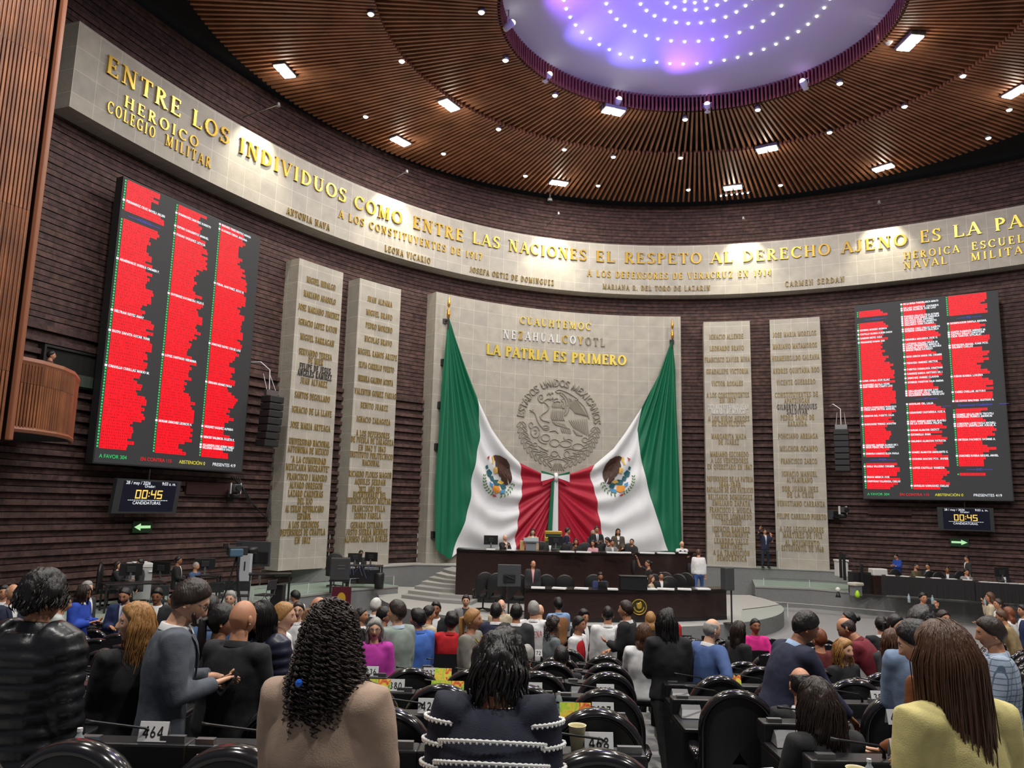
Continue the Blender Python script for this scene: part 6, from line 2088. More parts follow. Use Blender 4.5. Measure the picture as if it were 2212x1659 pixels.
P(1313, 1309, 11.6, 'man in white shirt with a small collar device seen from behind', yaw=2, hair=('crop', 'black'), top=('shirt', 'white_cotton', WHT), w=1.1)
P(1352, 1296, 11.0, 'man in black suit gesturing beside the white shirt', yaw=-65, hair=('short', 'dark'), top=SUIT('suit_black', BK), arms=('front', 'fold'), skin=0, w=1.08)
P(1405, 1320, 13.0, 'woman with blond hair in black seen from behind', yaw=10, sex='f', hair=('long', 'blond', .2), top=('sweater', 'black_knit', BK))
P(1391, 1345, 9.0, 'seated woman in white hooded top left of the aisle', yaw=10, sex='f', pose='sit', hair=('long', 'brown', .2), top=('sweater', 'white_fleece', WHT), w=1.1, arms=('desk', 'desk'))
P(1446, 1312, 13.5, 'person in red cap and red top beyond the woman in black', yaw=-30, hair=('short', 'black'), top=('shirt', 'red_cotton', RED))
P(1213, 1394, 9.0, 'seated dark haired head low among the desks left of number 297', yaw=5, pose='sit', hair=('short', 'black'), top=SUIT('suit_black', BK))
P(1138, 1392, 9.4, 'seated grey haired person in front of number 172', yaw=20, pose='sit', hair=('short', 'grey'), top=SUIT('suit_charcoal', CHAR))
# right middle
P(1596, 1340, 10.0, 'woman with long dark hair in black seated right of the bald man', yaw=70, sex='f', pose='sit', hair=('long', 'dark', .25), top=('sweater', 'black_knit', BK), skin=1)
P(1631, 1334, 12.0, 'woman in bright pink blouse facing the camera', yaw=176, sex='f', pose='sit', hair=('bun', 'black'), top=('shirt', 'hot_pink', srgb(222, 40, 140)), arms=('desk', 'desk'), skin=2)
P(1828, 1330, 9.0, 'balding man in quilted maroon jacket bending over a desk', yaw=-55, lean=.5, head=(0, .3), hair=('balding', 'dark'), top=('shirt', 'maroon_quilt', srgb(112, 26, 42)), arms=('reach', 'reach'), w=1.1)
P(1833, 1318, 11.5, 'woman with dark hair in a bun behind the maroon jacket', yaw=-80, sex='f', hair=('bun', 'black'), top=('sweater', 'black_knit', BK))
P(1934, 1325, 9.0, 'smiling woman with black hair tied back, in black', yaw=150, sex='f', hair=('pony', 'black'), top=('sweater', 'black_knit', BK), skin=1)
P(1903, 1330, 11.5, 'man in black seen from behind left of the smiling woman', yaw=10, hair=('short', 'black'), top=SUIT('suit_black', BK))
P(2037, 1317, 12.0, 'man with short dark hair facing the camera beyond the yellow top', yaw=170, hair=('short', 'dark'), top=SUIT('suit_navy', NAVY))
P(1822, 1378, 8.2, 'seated woman with curly blond hair behind the silver laptop', yaw=150, sex='f', pose='sit', hair=('wavy', 'blond', .2), top=('sweater', 'black_knit', BK), skin=1)
P(1925, 1358, 8.6, 'seated woman with wavy brown hair pointing right of the laptop', yaw=60, sex='f', pose='sit', hair=('wavy', 'brown', .22), top=('sweater', 'dark_knit', CHAR), arms=('front', 'fold'))
P(1729, 1437, 5.6, 'seated balding man just right of the navy suit', yaw=5, pose='sit', head=(0, .25), hair=('balding', 'black'), top=SUIT('suit_black', BK))
P(1768, 1356, 9.8, 'person in dark red scarf seated beyond the pointing man', yaw=-20, pose='sit', hair=('short', 'auburn'), top=('sweater', 'dark_red_knit', srgb(90, 24, 28)))
P(1993, 1272, 20.0, 'man in dark suit and pink tie holding a phone to his ear', yaw=178, hair=('short', 'black'), top=SUIT('suit_black', BK), tie=(.75, .15, .3), arms=('down', 'ear'), skin=0)
P(2155, 1274, 19.0, 'woman in white blouse reading papers by the right platform', yaw=-80, sex='f', hair=('pony', 'dark'), top=('shirt', 'white_cotton', WHT), legs=(.02, .02, .02), arms=('fold', 'fold'))
P(2138, 1277, 20.5, 'woman in cream blouse left of the woman reading papers', yaw=-60, sex='f', hair=('long', 'brown', .2), top=('shirt', 'cream_cotton', srgb(190, 176, 150)), arms=('ear', 'front'))
P(2177, 1296, 17.0, 'woman with reddish hair in white at the right', yaw=-40, sex='f', hair=('long', 'auburn', .2), top=('shirt', 'white_cotton', WHT))
P(2163, 1317, 15.0, 'person in tan shirt bending at the far right', yaw=-60, lean=.3, hair=('short', 'brown'), top=('shirt', 'tan_cotton', srgb(160, 138, 100)))
P(2206, 1260, 17.5, 'man in navy suit cut by the right edge', yaw=-80, hair=('short', 'black'), top=SUIT('suit_navy2', srgb(34, 48, 88)))
# right platform, slabs
P(1936, 1203, 31.5, 'man in bright blue sweater standing with a phone on the right platform', yaw=-110, floor=PZ, head=(0, .3), hair=('short', 'black'), top=('sweater', 'royal_blue', srgb(28, 62, 150)), legs=NAVY, arms=('fold', 'fold'))
P(1978, 1217, 30.8, 'man in olive jacket seated at the black clothed table', yaw=150, pose='sit', floor=PZ, hair=('crop', 'black'), top=('shirt', 'olive_cotton', srgb(92, 84, 58)), arms=('desk', 'desk'), hook=beard)
P(2004, 1216, 30.6, 'man in black seated right of the olive jacket', yaw=-120, pose='sit', floor=PZ, hair=('short', 'black'), top=SUIT('suit_black', BK), arms=('desk', 'desk'))
P(2046, 1224, 29.8, 'dark skinned man in black jacket bending at the black clothed table', yaw=-150, pose='sit', lean=.15, floor=PZ, hair=('crop', 'black'), skin=2, top=SUIT('suit_black', BK), arms=('desk', 'desk'))
P(2088, 1200, 30.4, 'man in dark suit standing behind the right staff table', yaw=-90, floor=PZ, hair=('short', 'black'), top=SUIT('suit_charcoal', CHAR))
P(2087, 1228, 28.8, 'man in grey jacket seated at the right staff table', yaw=178, pose='sit', floor=PZ, hair=('short', 'black'), top=SUIT('suit_midgrey', srgb(128, 128, 128)), arms=('desk', 'desk'))
P(2165, 1226, 28.6, 'man behind the black monitor on the right staff table', yaw=178, pose='sit', floor=PZ, hair=('short', 'black'), top=SUIT('suit_black', BK), arms=('desk', 'desk'))
PS = 1.62
P(1652, 1142, 35.2, 'man in dark suit and tie on the phone between the two right slabs', yaw=178, floor=PS, hair=('short', 'dark'), top=SUIT('suit_navy', NAVY), legs=NAVY, tie=(.3, .35, .45), arms=('up', 'ear'), feet='dark')
P(1509, 1186, 28.2, 'man in white sweater and jeans climbing at the right end of the rostrum', yaw=20, lean=.1, floor=.95, pose='walk', hair=('short', 'brown'), top=('sweater', 'white_knit', WHT), legs=srgb(52, 82, 140), feet='white')
# rostrum
P(1091, 1155, 28.2, 'bald man in dark suit seated at the left of the upper desk', yaw=140, pose='sit', floor=PS, hair=('bald', 'black'), top=SUIT('suit_black', BK), arms=('chin', 'desk'), skin=1)
P(1151, 1142, 28.8, 'woman in beige jacket standing at the grey lectern under the flag', yaw=178, sex='f', floor=PS, hair=('long', 'dark', .18), top=SUIT('suit_beige', srgb(190, 160, 130)), skin=1)
P(1188, 1158, 28.2, 'person seated behind a monitor left of the standing dark suit', yaw=178, pose='sit', floor=PS, hair=('short', 'black'), top=SUIT('suit_black', BK), arms=('desk', 'desk'))
P(1226, 1139, 29.0, 'man in dark suit holding white papers on the rostrum, turned right', yaw=95, floor=PS, lean=.1, hair=('short', 'dark'), top=SUIT('suit_navy', NAVY), arms=('front', 'fold'))
P(1244, 1163, 28.2, 'woman with dark hair seated right of the man with papers', yaw=178, sex='f', pose='sit', floor=PS, hair=('long', 'dark', .2), top=('sweater', 'black_knit', BK), arms=('chin', 'fold'))
P(1281, 1166, 27.8, 'woman with long black hair in pink at the upper desk', yaw=-150, sex='f', pose='sit', floor=PS, hair=('long', 'black', .32), top=('shirt', 'pale_pink', srgb(200, 150, 160)), arms=('desk', 'desk'))
P(1289, 1136, 29.2, 'tall man in black suit and glasses standing at the upper desk', yaw=172, floor=PS, hair=('short', 'dark'), top=SUIT('suit_black', BK), tie=(.1, .12, .2), arms=('fold', 'fold'), w=1.08, hook=specs)
P(1281, 1145, 30.4, 'person half hidden behind the tall man in glasses', yaw=170, floor=PS, hair=('short', 'grey'), top=SUIT('suit_charcoal', CHAR))
P(1312, 1160, 28.6, 'man bending with raised paper right of the tall man', yaw=-100, pose='sit', lean=.3, floor=PS, hair=('short', 'black'), top=SUIT('suit_black', BK))
P(1322, 1164, 27.8, 'man in grey jacket seated and signing papers', yaw=160, pose='sit', lean=.2, floor=PS, hair=('short', 'dark'), top=SUIT('suit_midgrey', srgb(128, 128, 128)), arms=('desk', 'desk'))
P(1335, 1141, 28.8, 'woman in olive brown coat standing at the upper desk', yaw=178, sex='f', floor=PS, hair=('long', 'black', .2), top=('coat', 'olive_brown', srgb(76, 68, 54)), arms=('front', 'front'))
P(1365, 1163, 28.0, 'woman in black seated right of the olive coat', yaw=-160, sex='f', pose='sit', floor=PS, hair=('bun', 'black'), top=('sweater', 'black_knit', BK), arms=('desk', 'desk'))
P(1473, 1168, 29.3, 'bald man in white shirt and black waistcoat at the right end of the upper desk', yaw=178, pose='sit', floor=PS, hair=('balding', 'white'), top=('vest', 'white_cotton', WHT, BK), arms=('desk', 'desk'), skin=1, hook=specs)
PD = .82
P(1152, 1210, 24.0, 'man in dark jacket and pink shirt standing behind the lower desk', yaw=178, head=(-.4, 0), floor=PD, hair=('balding', 'black'), top=SUIT('suit_charcoal', CHAR), shirt=(.75, .35, .38), skin=0, w=1.12)
P(1297, 1235, 23.8, 'bearded man in navy jacket seated at a small laptop on the lower desk', yaw=178, head=(0, .25), pose='sit', floor=PD, hair=('short', 'black'), top=SUIT('suit_navy2', srgb(34, 48, 88)), shirt=(.02, .02, .02), arms=('desk', 'desk'), hook=beard)
P(1400, 1209, 25.2, 'woman in black gesturing behind the lower desk box', yaw=-100, sex='f', floor=PD, hair=('bun', 'black'), top=('shirt', 'black_knit', BK), arms=('up', 'fold'), sleeve='elbow')
P(1407, 1241, 23.9, 'woman in cream blouse seated right of the black box', yaw=110, sex='f', pose='sit', floor=PD, hair=('long', 'brown', .22), top=('shirt', 'cream_cotton', srgb(190, 176, 150)), arms=('desk', 'desk'), skin=1)
P(1428, 1235, 24.6, 'man in black suit seated at the right of the lower desk', yaw=178, pose='sit', floor=PD, hair=('short', 'black'), top=SUIT('suit_black', BK))
P(112, 757, 19.2, 'person in checked shirt inside the dark control room opening', yaw=60, pose='sit', floor=6.7, hair=('short', 'black'), top=('shirt', 'dark_check', srgb(92, 52, 56)))
STANDING, SITTING = [], []
for a, k in PPL:
    q = at(a[0], a[1], d=a[2])
    if k.get('floor') is None:
        (SITTING if k.get('pose') == 'sit' else STANDING).append(q)
# ------------------------------------------------------------ seats and desks of the chamber
M_leather = mat('black_leather', (.011, .011, .012), .42, bump=.1, bscale=80)
M_gloss = mat('gloss_black_rim', (.012, .011, .013), .16, coat=.4)
M_deskb = mat('desk_black', (.012, .012, .013), .38)
M_desktop = mat('desk_top_black', (.016, .016, .017), .3)
M_console = mat('console_grey', (.10, .10, .105), .4)
M_screen = mat('dark_glass_screen', (.006, .006, .008), .25)
M_card = mat('card_white', (.78, .78, .79), .55)
M_ink = mat('card_ink', (.015, .015, .015), .6)


def arch(hw, z0, z1, zt, n=22):
    """Outline of a round-topped chair back: straight sides z0..z1, round top to zt."""
    a = np.linspace(0, PI, n)
    return [(hw, z0), (hw, (z0 + z1) / 2)] + [(hw * math.cos(t), z1 + (zt - z1) * math.sin(t) ** .9) for t in a] + [(-hw, (z0 + z1) / 2), (-hw, z0)]


def build_chair(full=True):
    o = empty('chamber_chair')
    tilt = lambda z: -.10 * (z - .45)
    out = arch(.245, .40, .84, 1.105)
    rim = np.array([(x, tilt(z) - .01, z) for x, z in out])
    MB().tube(rim, np.array([[.055, .028]] * len(rim)), 10, X=(0, 1, 0)).build('back_frame', M_gloss, o, smooth=True)
    mb = MB()
    inn = np.array(arch(.225, .40, .84, 1.085))
    cen = np.array([0, .72])
    for y0, sg in ((-.045, -1), (.05, 1)):
        G = []
        for r_ in (1, .93, .8, .5, .02):
            G.append([(*(cen[:1] + (p[:1] - cen[:1]) * r_), tilt(cen[1] + (p[1] - cen[1]) * r_) + y0 + sg * .03 * (1 - r_ ** 3), cen[1] + (p[1] - cen[1]) * r_) for p in inn])
        mb.grid(np.array(G), flip=sg > 0)
    mb.build('backrest', M_leather, o, smooth=True)
    s_ = bev(MB().box((0, .24, .44), (.48, .48, .11)).build('seat', M_leather, o), .04, 3)
    if full:
        for sx in (-1, 1):
            MB().tube([(sx * .27, -.02, .66), (sx * .285, .1, .67), (sx * .28, .3, .66), (sx * .27, .34, .63)], np.array([[.03, .02], [.04, .022], [.04, .022], [.025, .018]]), 8, X=(1, 0, 0)).tube([(sx * .28, .12, .66), (sx * .27, .12, .42)], .02, 6).build('armrest', M_gloss, o, smooth=True)
    mb = MB().tube([(0, .2, .1), (0, .2, .4)], .03, 8)
    for i in range(5):
        a = 2 * PI * i / 5
        mb.tube([(0, .2, .1), (.28 * math.cos(a), .2 + .28 * math.sin(a), .05)], .022, 5)
    mb.build('pedestal', M_gloss, o)
    return o


def build_desk(full=True, screen=True):
    o = empty('chamber_desk')
    bev(MB().box((0, .0, .36), (.56, .42, .72)).build('desk_body', M_deskb, o), .01)
    bev(MB().box((0, -.03, .735), (.565, .50, .03)).build('desk_top', M_desktop, o), .008)
    bev(MB().box((0, .20, .80), (.565, .14, .13)).build('console_ledge', M_deskb, o), .012)
    if full:
        V = [(-.24, .12, .76), (-.05, .12, .76), (-.05, .0, .755), (-.24, .0, .755), (-.22, .12, .83), (-.07, .12, .83), (-.07, .08, .80), (-.22, .08, .80)]
        MB().add(V, [(0, 1, 5, 4), (1, 2, 6, 5), (2, 3, 7, 6), (3, 0, 4, 7), (4, 5, 6, 7), (3, 2, 1, 0)]).build('control_unit', M_console, o)
        MB().tube([(.1, .19, .86), (.1, .19, .90), (.06, .16, .93), (-.16, .10, .97), (-.20, .09, .975)], np.array([.012, .007, .006, .006, .011]), 6).build('microphone', M_black, o, smooth=True)
        MB().box((.2, .17, .88), (.12, .03, .035)).box((-.2, .17, .875), (.09, .04, .025)).build('hinge', M_metal, o)
    if screen:
        MB().box((.06, .10, .90), (.36, .02, .25), M=rot_x(-.22)).build('fold_up_screen', M_screen, o)
    return o


def rot_x(a):
    return [[1, 0, 0], [0, math.cos(a), -math.sin(a)], [0, math.sin(a), math.cos(a)]]


CH = {True: build_chair(True), False: build_chair(False)}
DK = {(f, s): build_desk(f, s) for f in (True, False) for s in (True, False)}
ORD = ['zeroth', 'first', 'second', 'third', 'fourth', 'fifth', 'sixth', 'seventh', 'eighth', 'ninth', 'tenth', 'eleventh', 'twelfth', 'thirteenth', 'fourteenth', 'fifteenth', 'sixteenth', 'seventeenth', 'eighteenth', 'nineteenth', 'twentieth']
SEQ = [('464', 395, 0, 'plain'), ('466', 853, 0, ''), ('468', 1300, 0, ''), ('470', 1922, 0, ''), ('425', 952, 1, ''), ('427', 1308, 1, ''), ('429', 1912, 1, ''), ('380', 882, 2, ''), ('382', 1165, 2, ''), ('383', 1313, 2, ''), ('385', 1877, 2, ''), ('378', 187, 2, ''),
       ('336', 830, 3, ''), ('337', 953, 3, ''), ('343', 1840, 3, ''), ('297', 1212, 4, ''), ('300', 1632, 4, ''), ('311', 1318, 4, ''), ('251', 950, 5, ''), ('290', 1002, 5, ''), ('178', 1774, 5, ''), ('254', 1228, 5, ''), ('172', 1172, 6, ''), ('390', 2205, 4, '')]



def place_copy(proto, key, loc, rz):
    o = copy_tree(proto)
    o.location = loc
    o.rotation_euler = (0, 0, rz)
    return o


def seat(side, i, k, x, chair=True, desk=True):
    D = ROW0 + STEP * i
    z = floor_z(x, D)
    full = i < 5
    rr = random.Random(i * 97 + k * 13 + (side == 'right') * 1000)
    px = 1106 + FOC * x / D
    blk = 'left' if side == 'left' else 'right'
    where = '%s from the aisle, %s row from the camera, %s block' % (ORD[k + 1], ORD[i + 1], blk)
    busy = any(abs(q[0] - x) < .36 and -.38 < q[1] - D < .42 for q in STANDING)
    if chair and not busy and not (-.75 > px / 2212 or px > 2212 + 260 or px < -260):
        sat = [q for q in SITTING if abs(q[0] - x) < .3 and abs(q[1] - D - .15) < .6]
        o = place_copy(CH[full], 'c', (x + rr.uniform(-.03, .03), D - (.12 if sat else 0) + rr.uniform(-.05, .05), z), rr.uniform(-.16, .16))
        tag(o, 'black round-backed chair ' + where, 'chair', 'round-backed chairs of the chamber')
    if desk and -300 < px < 2500:
        yd = D + .64
        busyd = any(abs(q[0] - x) < .42 and abs(q[1] - yd) < .34 for q in STANDING)
        if not busyd:
            o = place_copy(DK[(full, (rr.random() < .45 and i > 0 and not any(q[2] == i and abs((q[1] - 1106) / FOC * (yd + .18) - x) < .45 for q in SEQ)))], 'd', (x, yd, z), 0)
            tag(o, 'black desk unit ' + where, 'desk', 'desk units of the chamber')


for k, x in enumerate((.35, -.37, -1.02, -1.6, -2.15)):
    seat('left', 0, k, x, desk=False)
for k, x in enumerate((.42, -.14, -.70, -1.26, -1.82, -2.38)):
    seat('left', 0, k, x, chair=False)
for k, x in enumerate((1.78, 2.35, 2.92)):
    seat('right', 0, k, x, chair=False)
for i in range(1, 12):
    D = ROW0 + STEP * i
    x = .36 + .165 * i
    k = 0
    while x > -.70 * D - .2 and k < 20:
        seat('left', i, k, x)
        x -= .565
        k += 1
    x = 1.26 + .185 * i if i > 1 else 1.95
    k = 0
    while x < .70 * D + .3 and k < 20:
        seat('right', i, k, x)
        x += .58
        k += 1
for o in list(CH.values()) + list(DK.values()):
    for c in list(o.children):
        bpy.data.objects.remove(c)
    bpy.data.objects.remove(o)

for t, px, i, _ in SEQ:
    D = ROW0 + STEP * i
    yd = D + .82
    x = (px - 1106) / FOC * yd
    z = floor_z(x, D) + .868
    o = empty('number_card', (x, yd, z), 0)
    tag(o, 'white tent card reading %s standing on a desk ledge' % t, 'number card', 'numbered tent cards')
    cw, chh, lean = .142, .088, .025
    mb = MB()
    for sg in (-1, 1):
        V = [(-cw / 2, sg * lean, 0), (cw / 2, sg * lean, 0), (cw / 2, 0, chh), (-cw / 2, 0, chh)]
        mb.add(V + [(a, b + sg * .0015, c + .001) for a, b, c in V], [(0, 1, 2, 3), (4, 5, 6, 7), (0, 1, 5, 4), (2, 3, 7, 6)])
    mb.build('card', M_card, o)
    mb = MB()
    nrm = unit([0, -chh, lean])
    put_text(mb, t, lambda a, b, d: np.array([a, -lean + lean * ((b + chh * .48) / chh), b + chh * .48]) + nrm * .003, .1, .05, 0, 'sans', gap=.14)
    mb.build('numerals', M_ink, o)
# ------------------------------------------------------------ furniture and small things
M_wplas = mat('white_plastic', srgb(214, 214, 210), .4)
M_gplas = mat('grey_plastic', srgb(120, 124, 126), .45)
M_fabric = mat('office_fabric', (.014, .015, .017), .8)
M_paper = mat('white_paper', (.78, .78, .77), .7)
M_clear = mat('bottle_plastic', (.62, .7, .74), .12, alpha=.45)
M_chrome = mat('chrome_tube', (.5, .5, .5), .25, .9)


def monitor(label, p, rz, w=.52, h=.32, group='desktop monitors', mt=None):
    """Monitor whose back faces -y before turning; p on the table."""
    o = empty('monitor', p, rz)
    tag(o, label, 'monitor', group)
    bev(MB().box((0, 0, .12 + h / 2), (w, .035, h)).build('screen_case', mt or M_deskb, o), .008)
    bev(MB().box((0, -.03, .12 + h / 2), (w * .4, .04, h * .5)).build('back_bulge', M_fabric, o), .015)
    MB().box((0, -.03, .1), (.05, .03, .2)).box((0, -.02, .006), (.24, .17, .012)).build('stand', M_metal, o)
    return o


def table(label, p, rz, w, dpt, h, mtop=None, cat='table'):
    o = empty('press_table', p, rz)
    tag(o, label, cat)
    bev(MB().box((0, 0, h - .02), (w, dpt, .04)).build('table_top', mtop or M_deskb, o), .006)
    for sx in (-1, 1):
        for sy in (-1, 1):
            MB().box((sx * (w / 2 - .04), sy * (dpt / 2 - .04), (h - .04) / 2), (.045, .045, h - .04)).build('leg', M_black, o)
    return o


def folding_chair(label, p, rz):
    o = empty('folding_chair', p, rz)
    tag(o, label, 'chair', 'black folding chairs of the press')
    bev(MB().box((0, 0, .45), (.42, .40, .035)).build('seat', M_fabric, o), .012)
    bev(MB().box((0, -.2, .72), (.42, .03, .26)).build('backrest', M_fabric, o), .012)
    for sx in (-.2, .2):
        MB().tube([(sx, .22, 0), (sx, -.16, .5), (sx, -.21, .86)], .012, 6).build('leg', M_chrome, o)
        MB().tube([(sx, -.24, 0), (sx, .18, .44)], .012, 6).build('leg', M_chrome, o)
    return o


def office_chair(label, p, rz, group='black executive chairs of the rostrum'):
    o = empty('executive_chair', p, rz)
    tag(o, label, 'chair', group)
    out = arch(.25, .42, .9, 1.18)
    mb = MB()
    cen = np.array([0, .78])
    for y0, sg in ((-.25, -1), (-.17, 1)):
        G = [[(q[0] * r_, y0 + sg * .03 * (1 - r_ ** 3), cen[1] + (q[1] - cen[1]) * r_) for q in out] for r_ in (1, .9, .6, .02)]
        mb.grid(np.array(G), flip=sg > 0)
    rim = np.array([(x, -.21, z) for x, z in out])
    mb.tube(rim, .045, 8)
    mb.build('backrest', M_leather, o, smooth=True)
    bev(MB().box((0, .05, .46), (.52, .5, .12)).build('seat', M_leather, o), .04, 3)
    for sx in (-1, 1):
        MB().tube([(sx * .29, -.18, .66), (sx * .3, .05, .68), (sx * .29, .22, .64)], .03, 8).tube([(sx * .29, .1, .66), (sx * .27, .1, .45)], .018, 6).build('armrest', M_gloss, o, smooth=True)
    mb = MB().tube([(0, .03, .08), (0, .03, .42)], .03, 8)
    for i in range(5):
        a = 2 * PI * i / 5
        mb.tube([(0, .03, .09), (.3 * math.cos(a), .03 + .3 * math.sin(a), .05)], .022, 5)
    mb.build('pedestal', M_gloss, o)
    return o


def bottle(label, p, h=.21, cap=(.3, .45, .75), liquid=None):
    o = empty('water_bottle', p)
    tag(o, label, 'bottle')
    r = .032 * h / .21
    MB().lathe([(.001, 0), (r, .002), (r, h * .3), (r * .92, h * .35), (r, h * .4), (r, h * .62), (r * .7, h * .78), (r * .36, h * .86), (r * .36, h * .92), (.001, h * .92)], n=14).build('bottle_body', liquid or M_clear, o, smooth=True)
    MB().lathe([(.001, h * .92), (r * .42, h * .92), (r * .42, h), (.001, h)], n=12).build('cap', mat('cap_%.1f_%.1f_%.1f' % cap, cap, .4), o)
    MB().lathe([(r * 1.02, h * .4), (r * 1.02, h * .6)], n=14).build('bottle_label', mat('label_blue', srgb(150, 190, 215), .5), o)
    return o


def cup(label, p, h=.115, emblem=False):
    o = empty('paper_cup', p)
    tag(o, label, 'cup')
    MB().lathe([(.001, .003), (.029, .0), (.043, h - .004), (.046, h), (.042, h), (.040, h - .01), (.027, .008), (.001, .008)], n=22).build('cup_wall', mat('cream_card', srgb(226, 216, 178), .55), o, smooth=True)
    if emblem:
        gm = mat('cup_green', srgb(24, 66, 48), .5)
        fn = lambda x, y, d=0: np.array([math.sin(x / .037) * (.0362 + d), -math.cos(x / .037) * (.0362 + d), h * .5 + y])
        t = np.linspace(0, 2 * PI, 25)
        G = np.array([[fn(r_ * math.cos(a), r_ * math.sin(a), .0015) for a in t] for r_ in (.0225, .014)])
        mb = MB().grid(G)
        mb.ball(fn(0, .004, .001), (.005, .002, .006), 8, 6)
        for sx in (-1, 1):
            mb.tube([fn(sx * .010, -.006, .001), fn(sx * .011, .004, .001), fn(sx * .006, .010, .001)], .0018, 4)
            mb.tube([fn(sx * .004, .006, .001), fn(sx * .006, -.004, .001), fn(sx * .004, -.011, .001)], .0013, 4)
        mb.tube([fn(-.004, .011, .001), fn(0, .0135, .001), fn(.004, .011, .001)], .0015, 4)
        mb.build('round_emblem', gm, o)
    return o


# press platform, left
p = at(290, 1250, d=21.3)
table('black press table with two monitors on the left platform', (p[0], p[1], PZ), .65, 1.5, .7, .73)
for j, (px, py, d, rz, lab) in enumerate(((281, 1253, 21.2, .5, 'black monitor left on the press table before the seated woman'), (347, 1250, 21.0, -.3, 'black monitor right on the press table'), (441, 1240, 22.5, .6, 'small dark monitor beside the man holding a phone'), (766, 1222, 28.2, .3, 'left of the two monitors before the second stone slab'), (801, 1220, 28.2, -.3, 'right of the two monitors before the second stone slab'), (1200, 1186, 27.3, .1, 'monitor on the upper desk left of the man with papers'), (1060, 1184, 27.6, .2, 'monitor near the left end of the upper desk'), (2165, 1254, 27.4, 0, 'black monitor on the right staff table'))):
    q = at(px, py, d=d)
    monitor(lab, q, rz, .56 if d < 26 else .5)
q = at(440, 1252, d=22.4)
table('small dark table under the monitor beside the phone holding man', (q[0], q[1], PZ), .2, .9, .6, max(at(441, 1240, d=22.5)[2] - PZ, .6))
q = at(784, 1235, d=28.3)
o = table('black table with two monitors and tangled cables before the second stone slab', (q[0], q[1], PZ), 0, 1.35, .65, at(780, 1221, d=28.2)[2] - PZ)
MB().box((0, -.31, .4), (1.3, .02, .5)).build('modesty_panel', M_deskb, o)
cbm = MB()
rr = random.Random(11)
for i in range(9):
    x0 = -.5 + i * .12
    cbm.tube([(x0, -.2, .74), (x0 + rr.uniform(-.1, .1), -.32, .76), (x0 + rr.uniform(-.1, .1), -.35, .6 - rr.random() * .3)], .012, 4)
tag(cbm.build('cable_tangle', mat('cable_blue', (.05, .07, .16), .5), loc=(q[0], q[1], PZ + (at(780, 1221, d=28.2)[2] - PZ - .74))), 'tangle of blue cables hanging over the table front', 'cables')
q = at(734, 1248, d=26.5)
o = empty('equipment_case', (q[0], q[1], PZ), .15)
tag(o, 'tall black equipment case on a dark stand right of the tall glass screen', 'case')
bev(MB().box((0, 0, .78), (.62, .5, .72)).build('case_body', mat('case_black', (.035, .036, .038), .5), o), .02)
MB().box((0, 0, .4), (.66, .54, .04)).box((-.28, 0, .2), (.05, .4, .4)).box((.28, 0, .2), (.05, .4, .4)).build('stand', M_black, o)
MB().box((.05, -.255, .9), (.25, .01, .03)).box((.05, -.255, .8), (.25, .01, .03)).build('vents', M_metal, o)
office_chair('dark office chair behind the tall equipment case', (*at(722, 1240, d=28.0)[:2], PZ), .2)
q = at(819, 1256, d=28)
tag(MB().lathe([(.001, 0), (.16, 0), (.18, .5), (.15, .55), (.001, .56)], n=16).build('waste_bin', M_deskb, loc=(q[0], q[1], PZ), smooth=True), 'small black waste bin with white disc near the platform end', 'bin')
office_chair('dark fabric office chair left of the seated woman on the press platform', (*at(234, 1245, d=21.6)[:2], PZ), -1.2)
q = at(303, 1212, d=23.3)
o = empty('copier', (q[0], q[1], PZ), .6)
tag(o, 'white office copier against the brick wall on the left platform', 'copier')
bev(MB().box((0, 0, .5), (.62, .6, .9)).build('copier_body', mat('copier_grey', srgb(168, 170, 170), .5), o), .02)
bev(MB().box((0, 0, 1.02), (.66, .62, .12)).build('scanner_lid', M_wplas, o), .02)
MB().box((.3, -.1, .85), (.2, .5, .03)).box((0, 0, 1.1), (.4, .3, .02)).build('paper_tray', M_paper, o)
for px, py, d, rz, lab in ((341, 1290, 19.8, .2, 'black folding chair in front of the press table'), (390, 1286, 20.6, .3, 'black folding chair left of the man holding a phone'), (462, 1288, 20.8, .1, 'black folding chair left of the TV tripod'), (492, 1284, 21.4, 0, 'black folding chair behind the TV tripod'), (521, 1286, 21.3, -.1, 'black folding chair beside the white stand'), (572, 1290, 21.6, .9, 'black folding chair under the tall black table')):
    q = at(px, py, d=d)
    folding_chair(lab, (q[0], q[1], PZ), rz + .4)
q = at(580, 1290, d=22.4)
table('tall narrow black table right of the white stand', (q[0], q[1], PZ), .3, 1.15, .5, at(585, 1238, d=22.4)[2] - PZ)
q = at(600, 1290, d=22.9)
tag(bev(MB().box((0, 0, .3), (.35, .35, .6)).build('flight_case', M_black, loc=(q[0], q[1], PZ)), .02), 'black box standing under the tall black table', 'case')
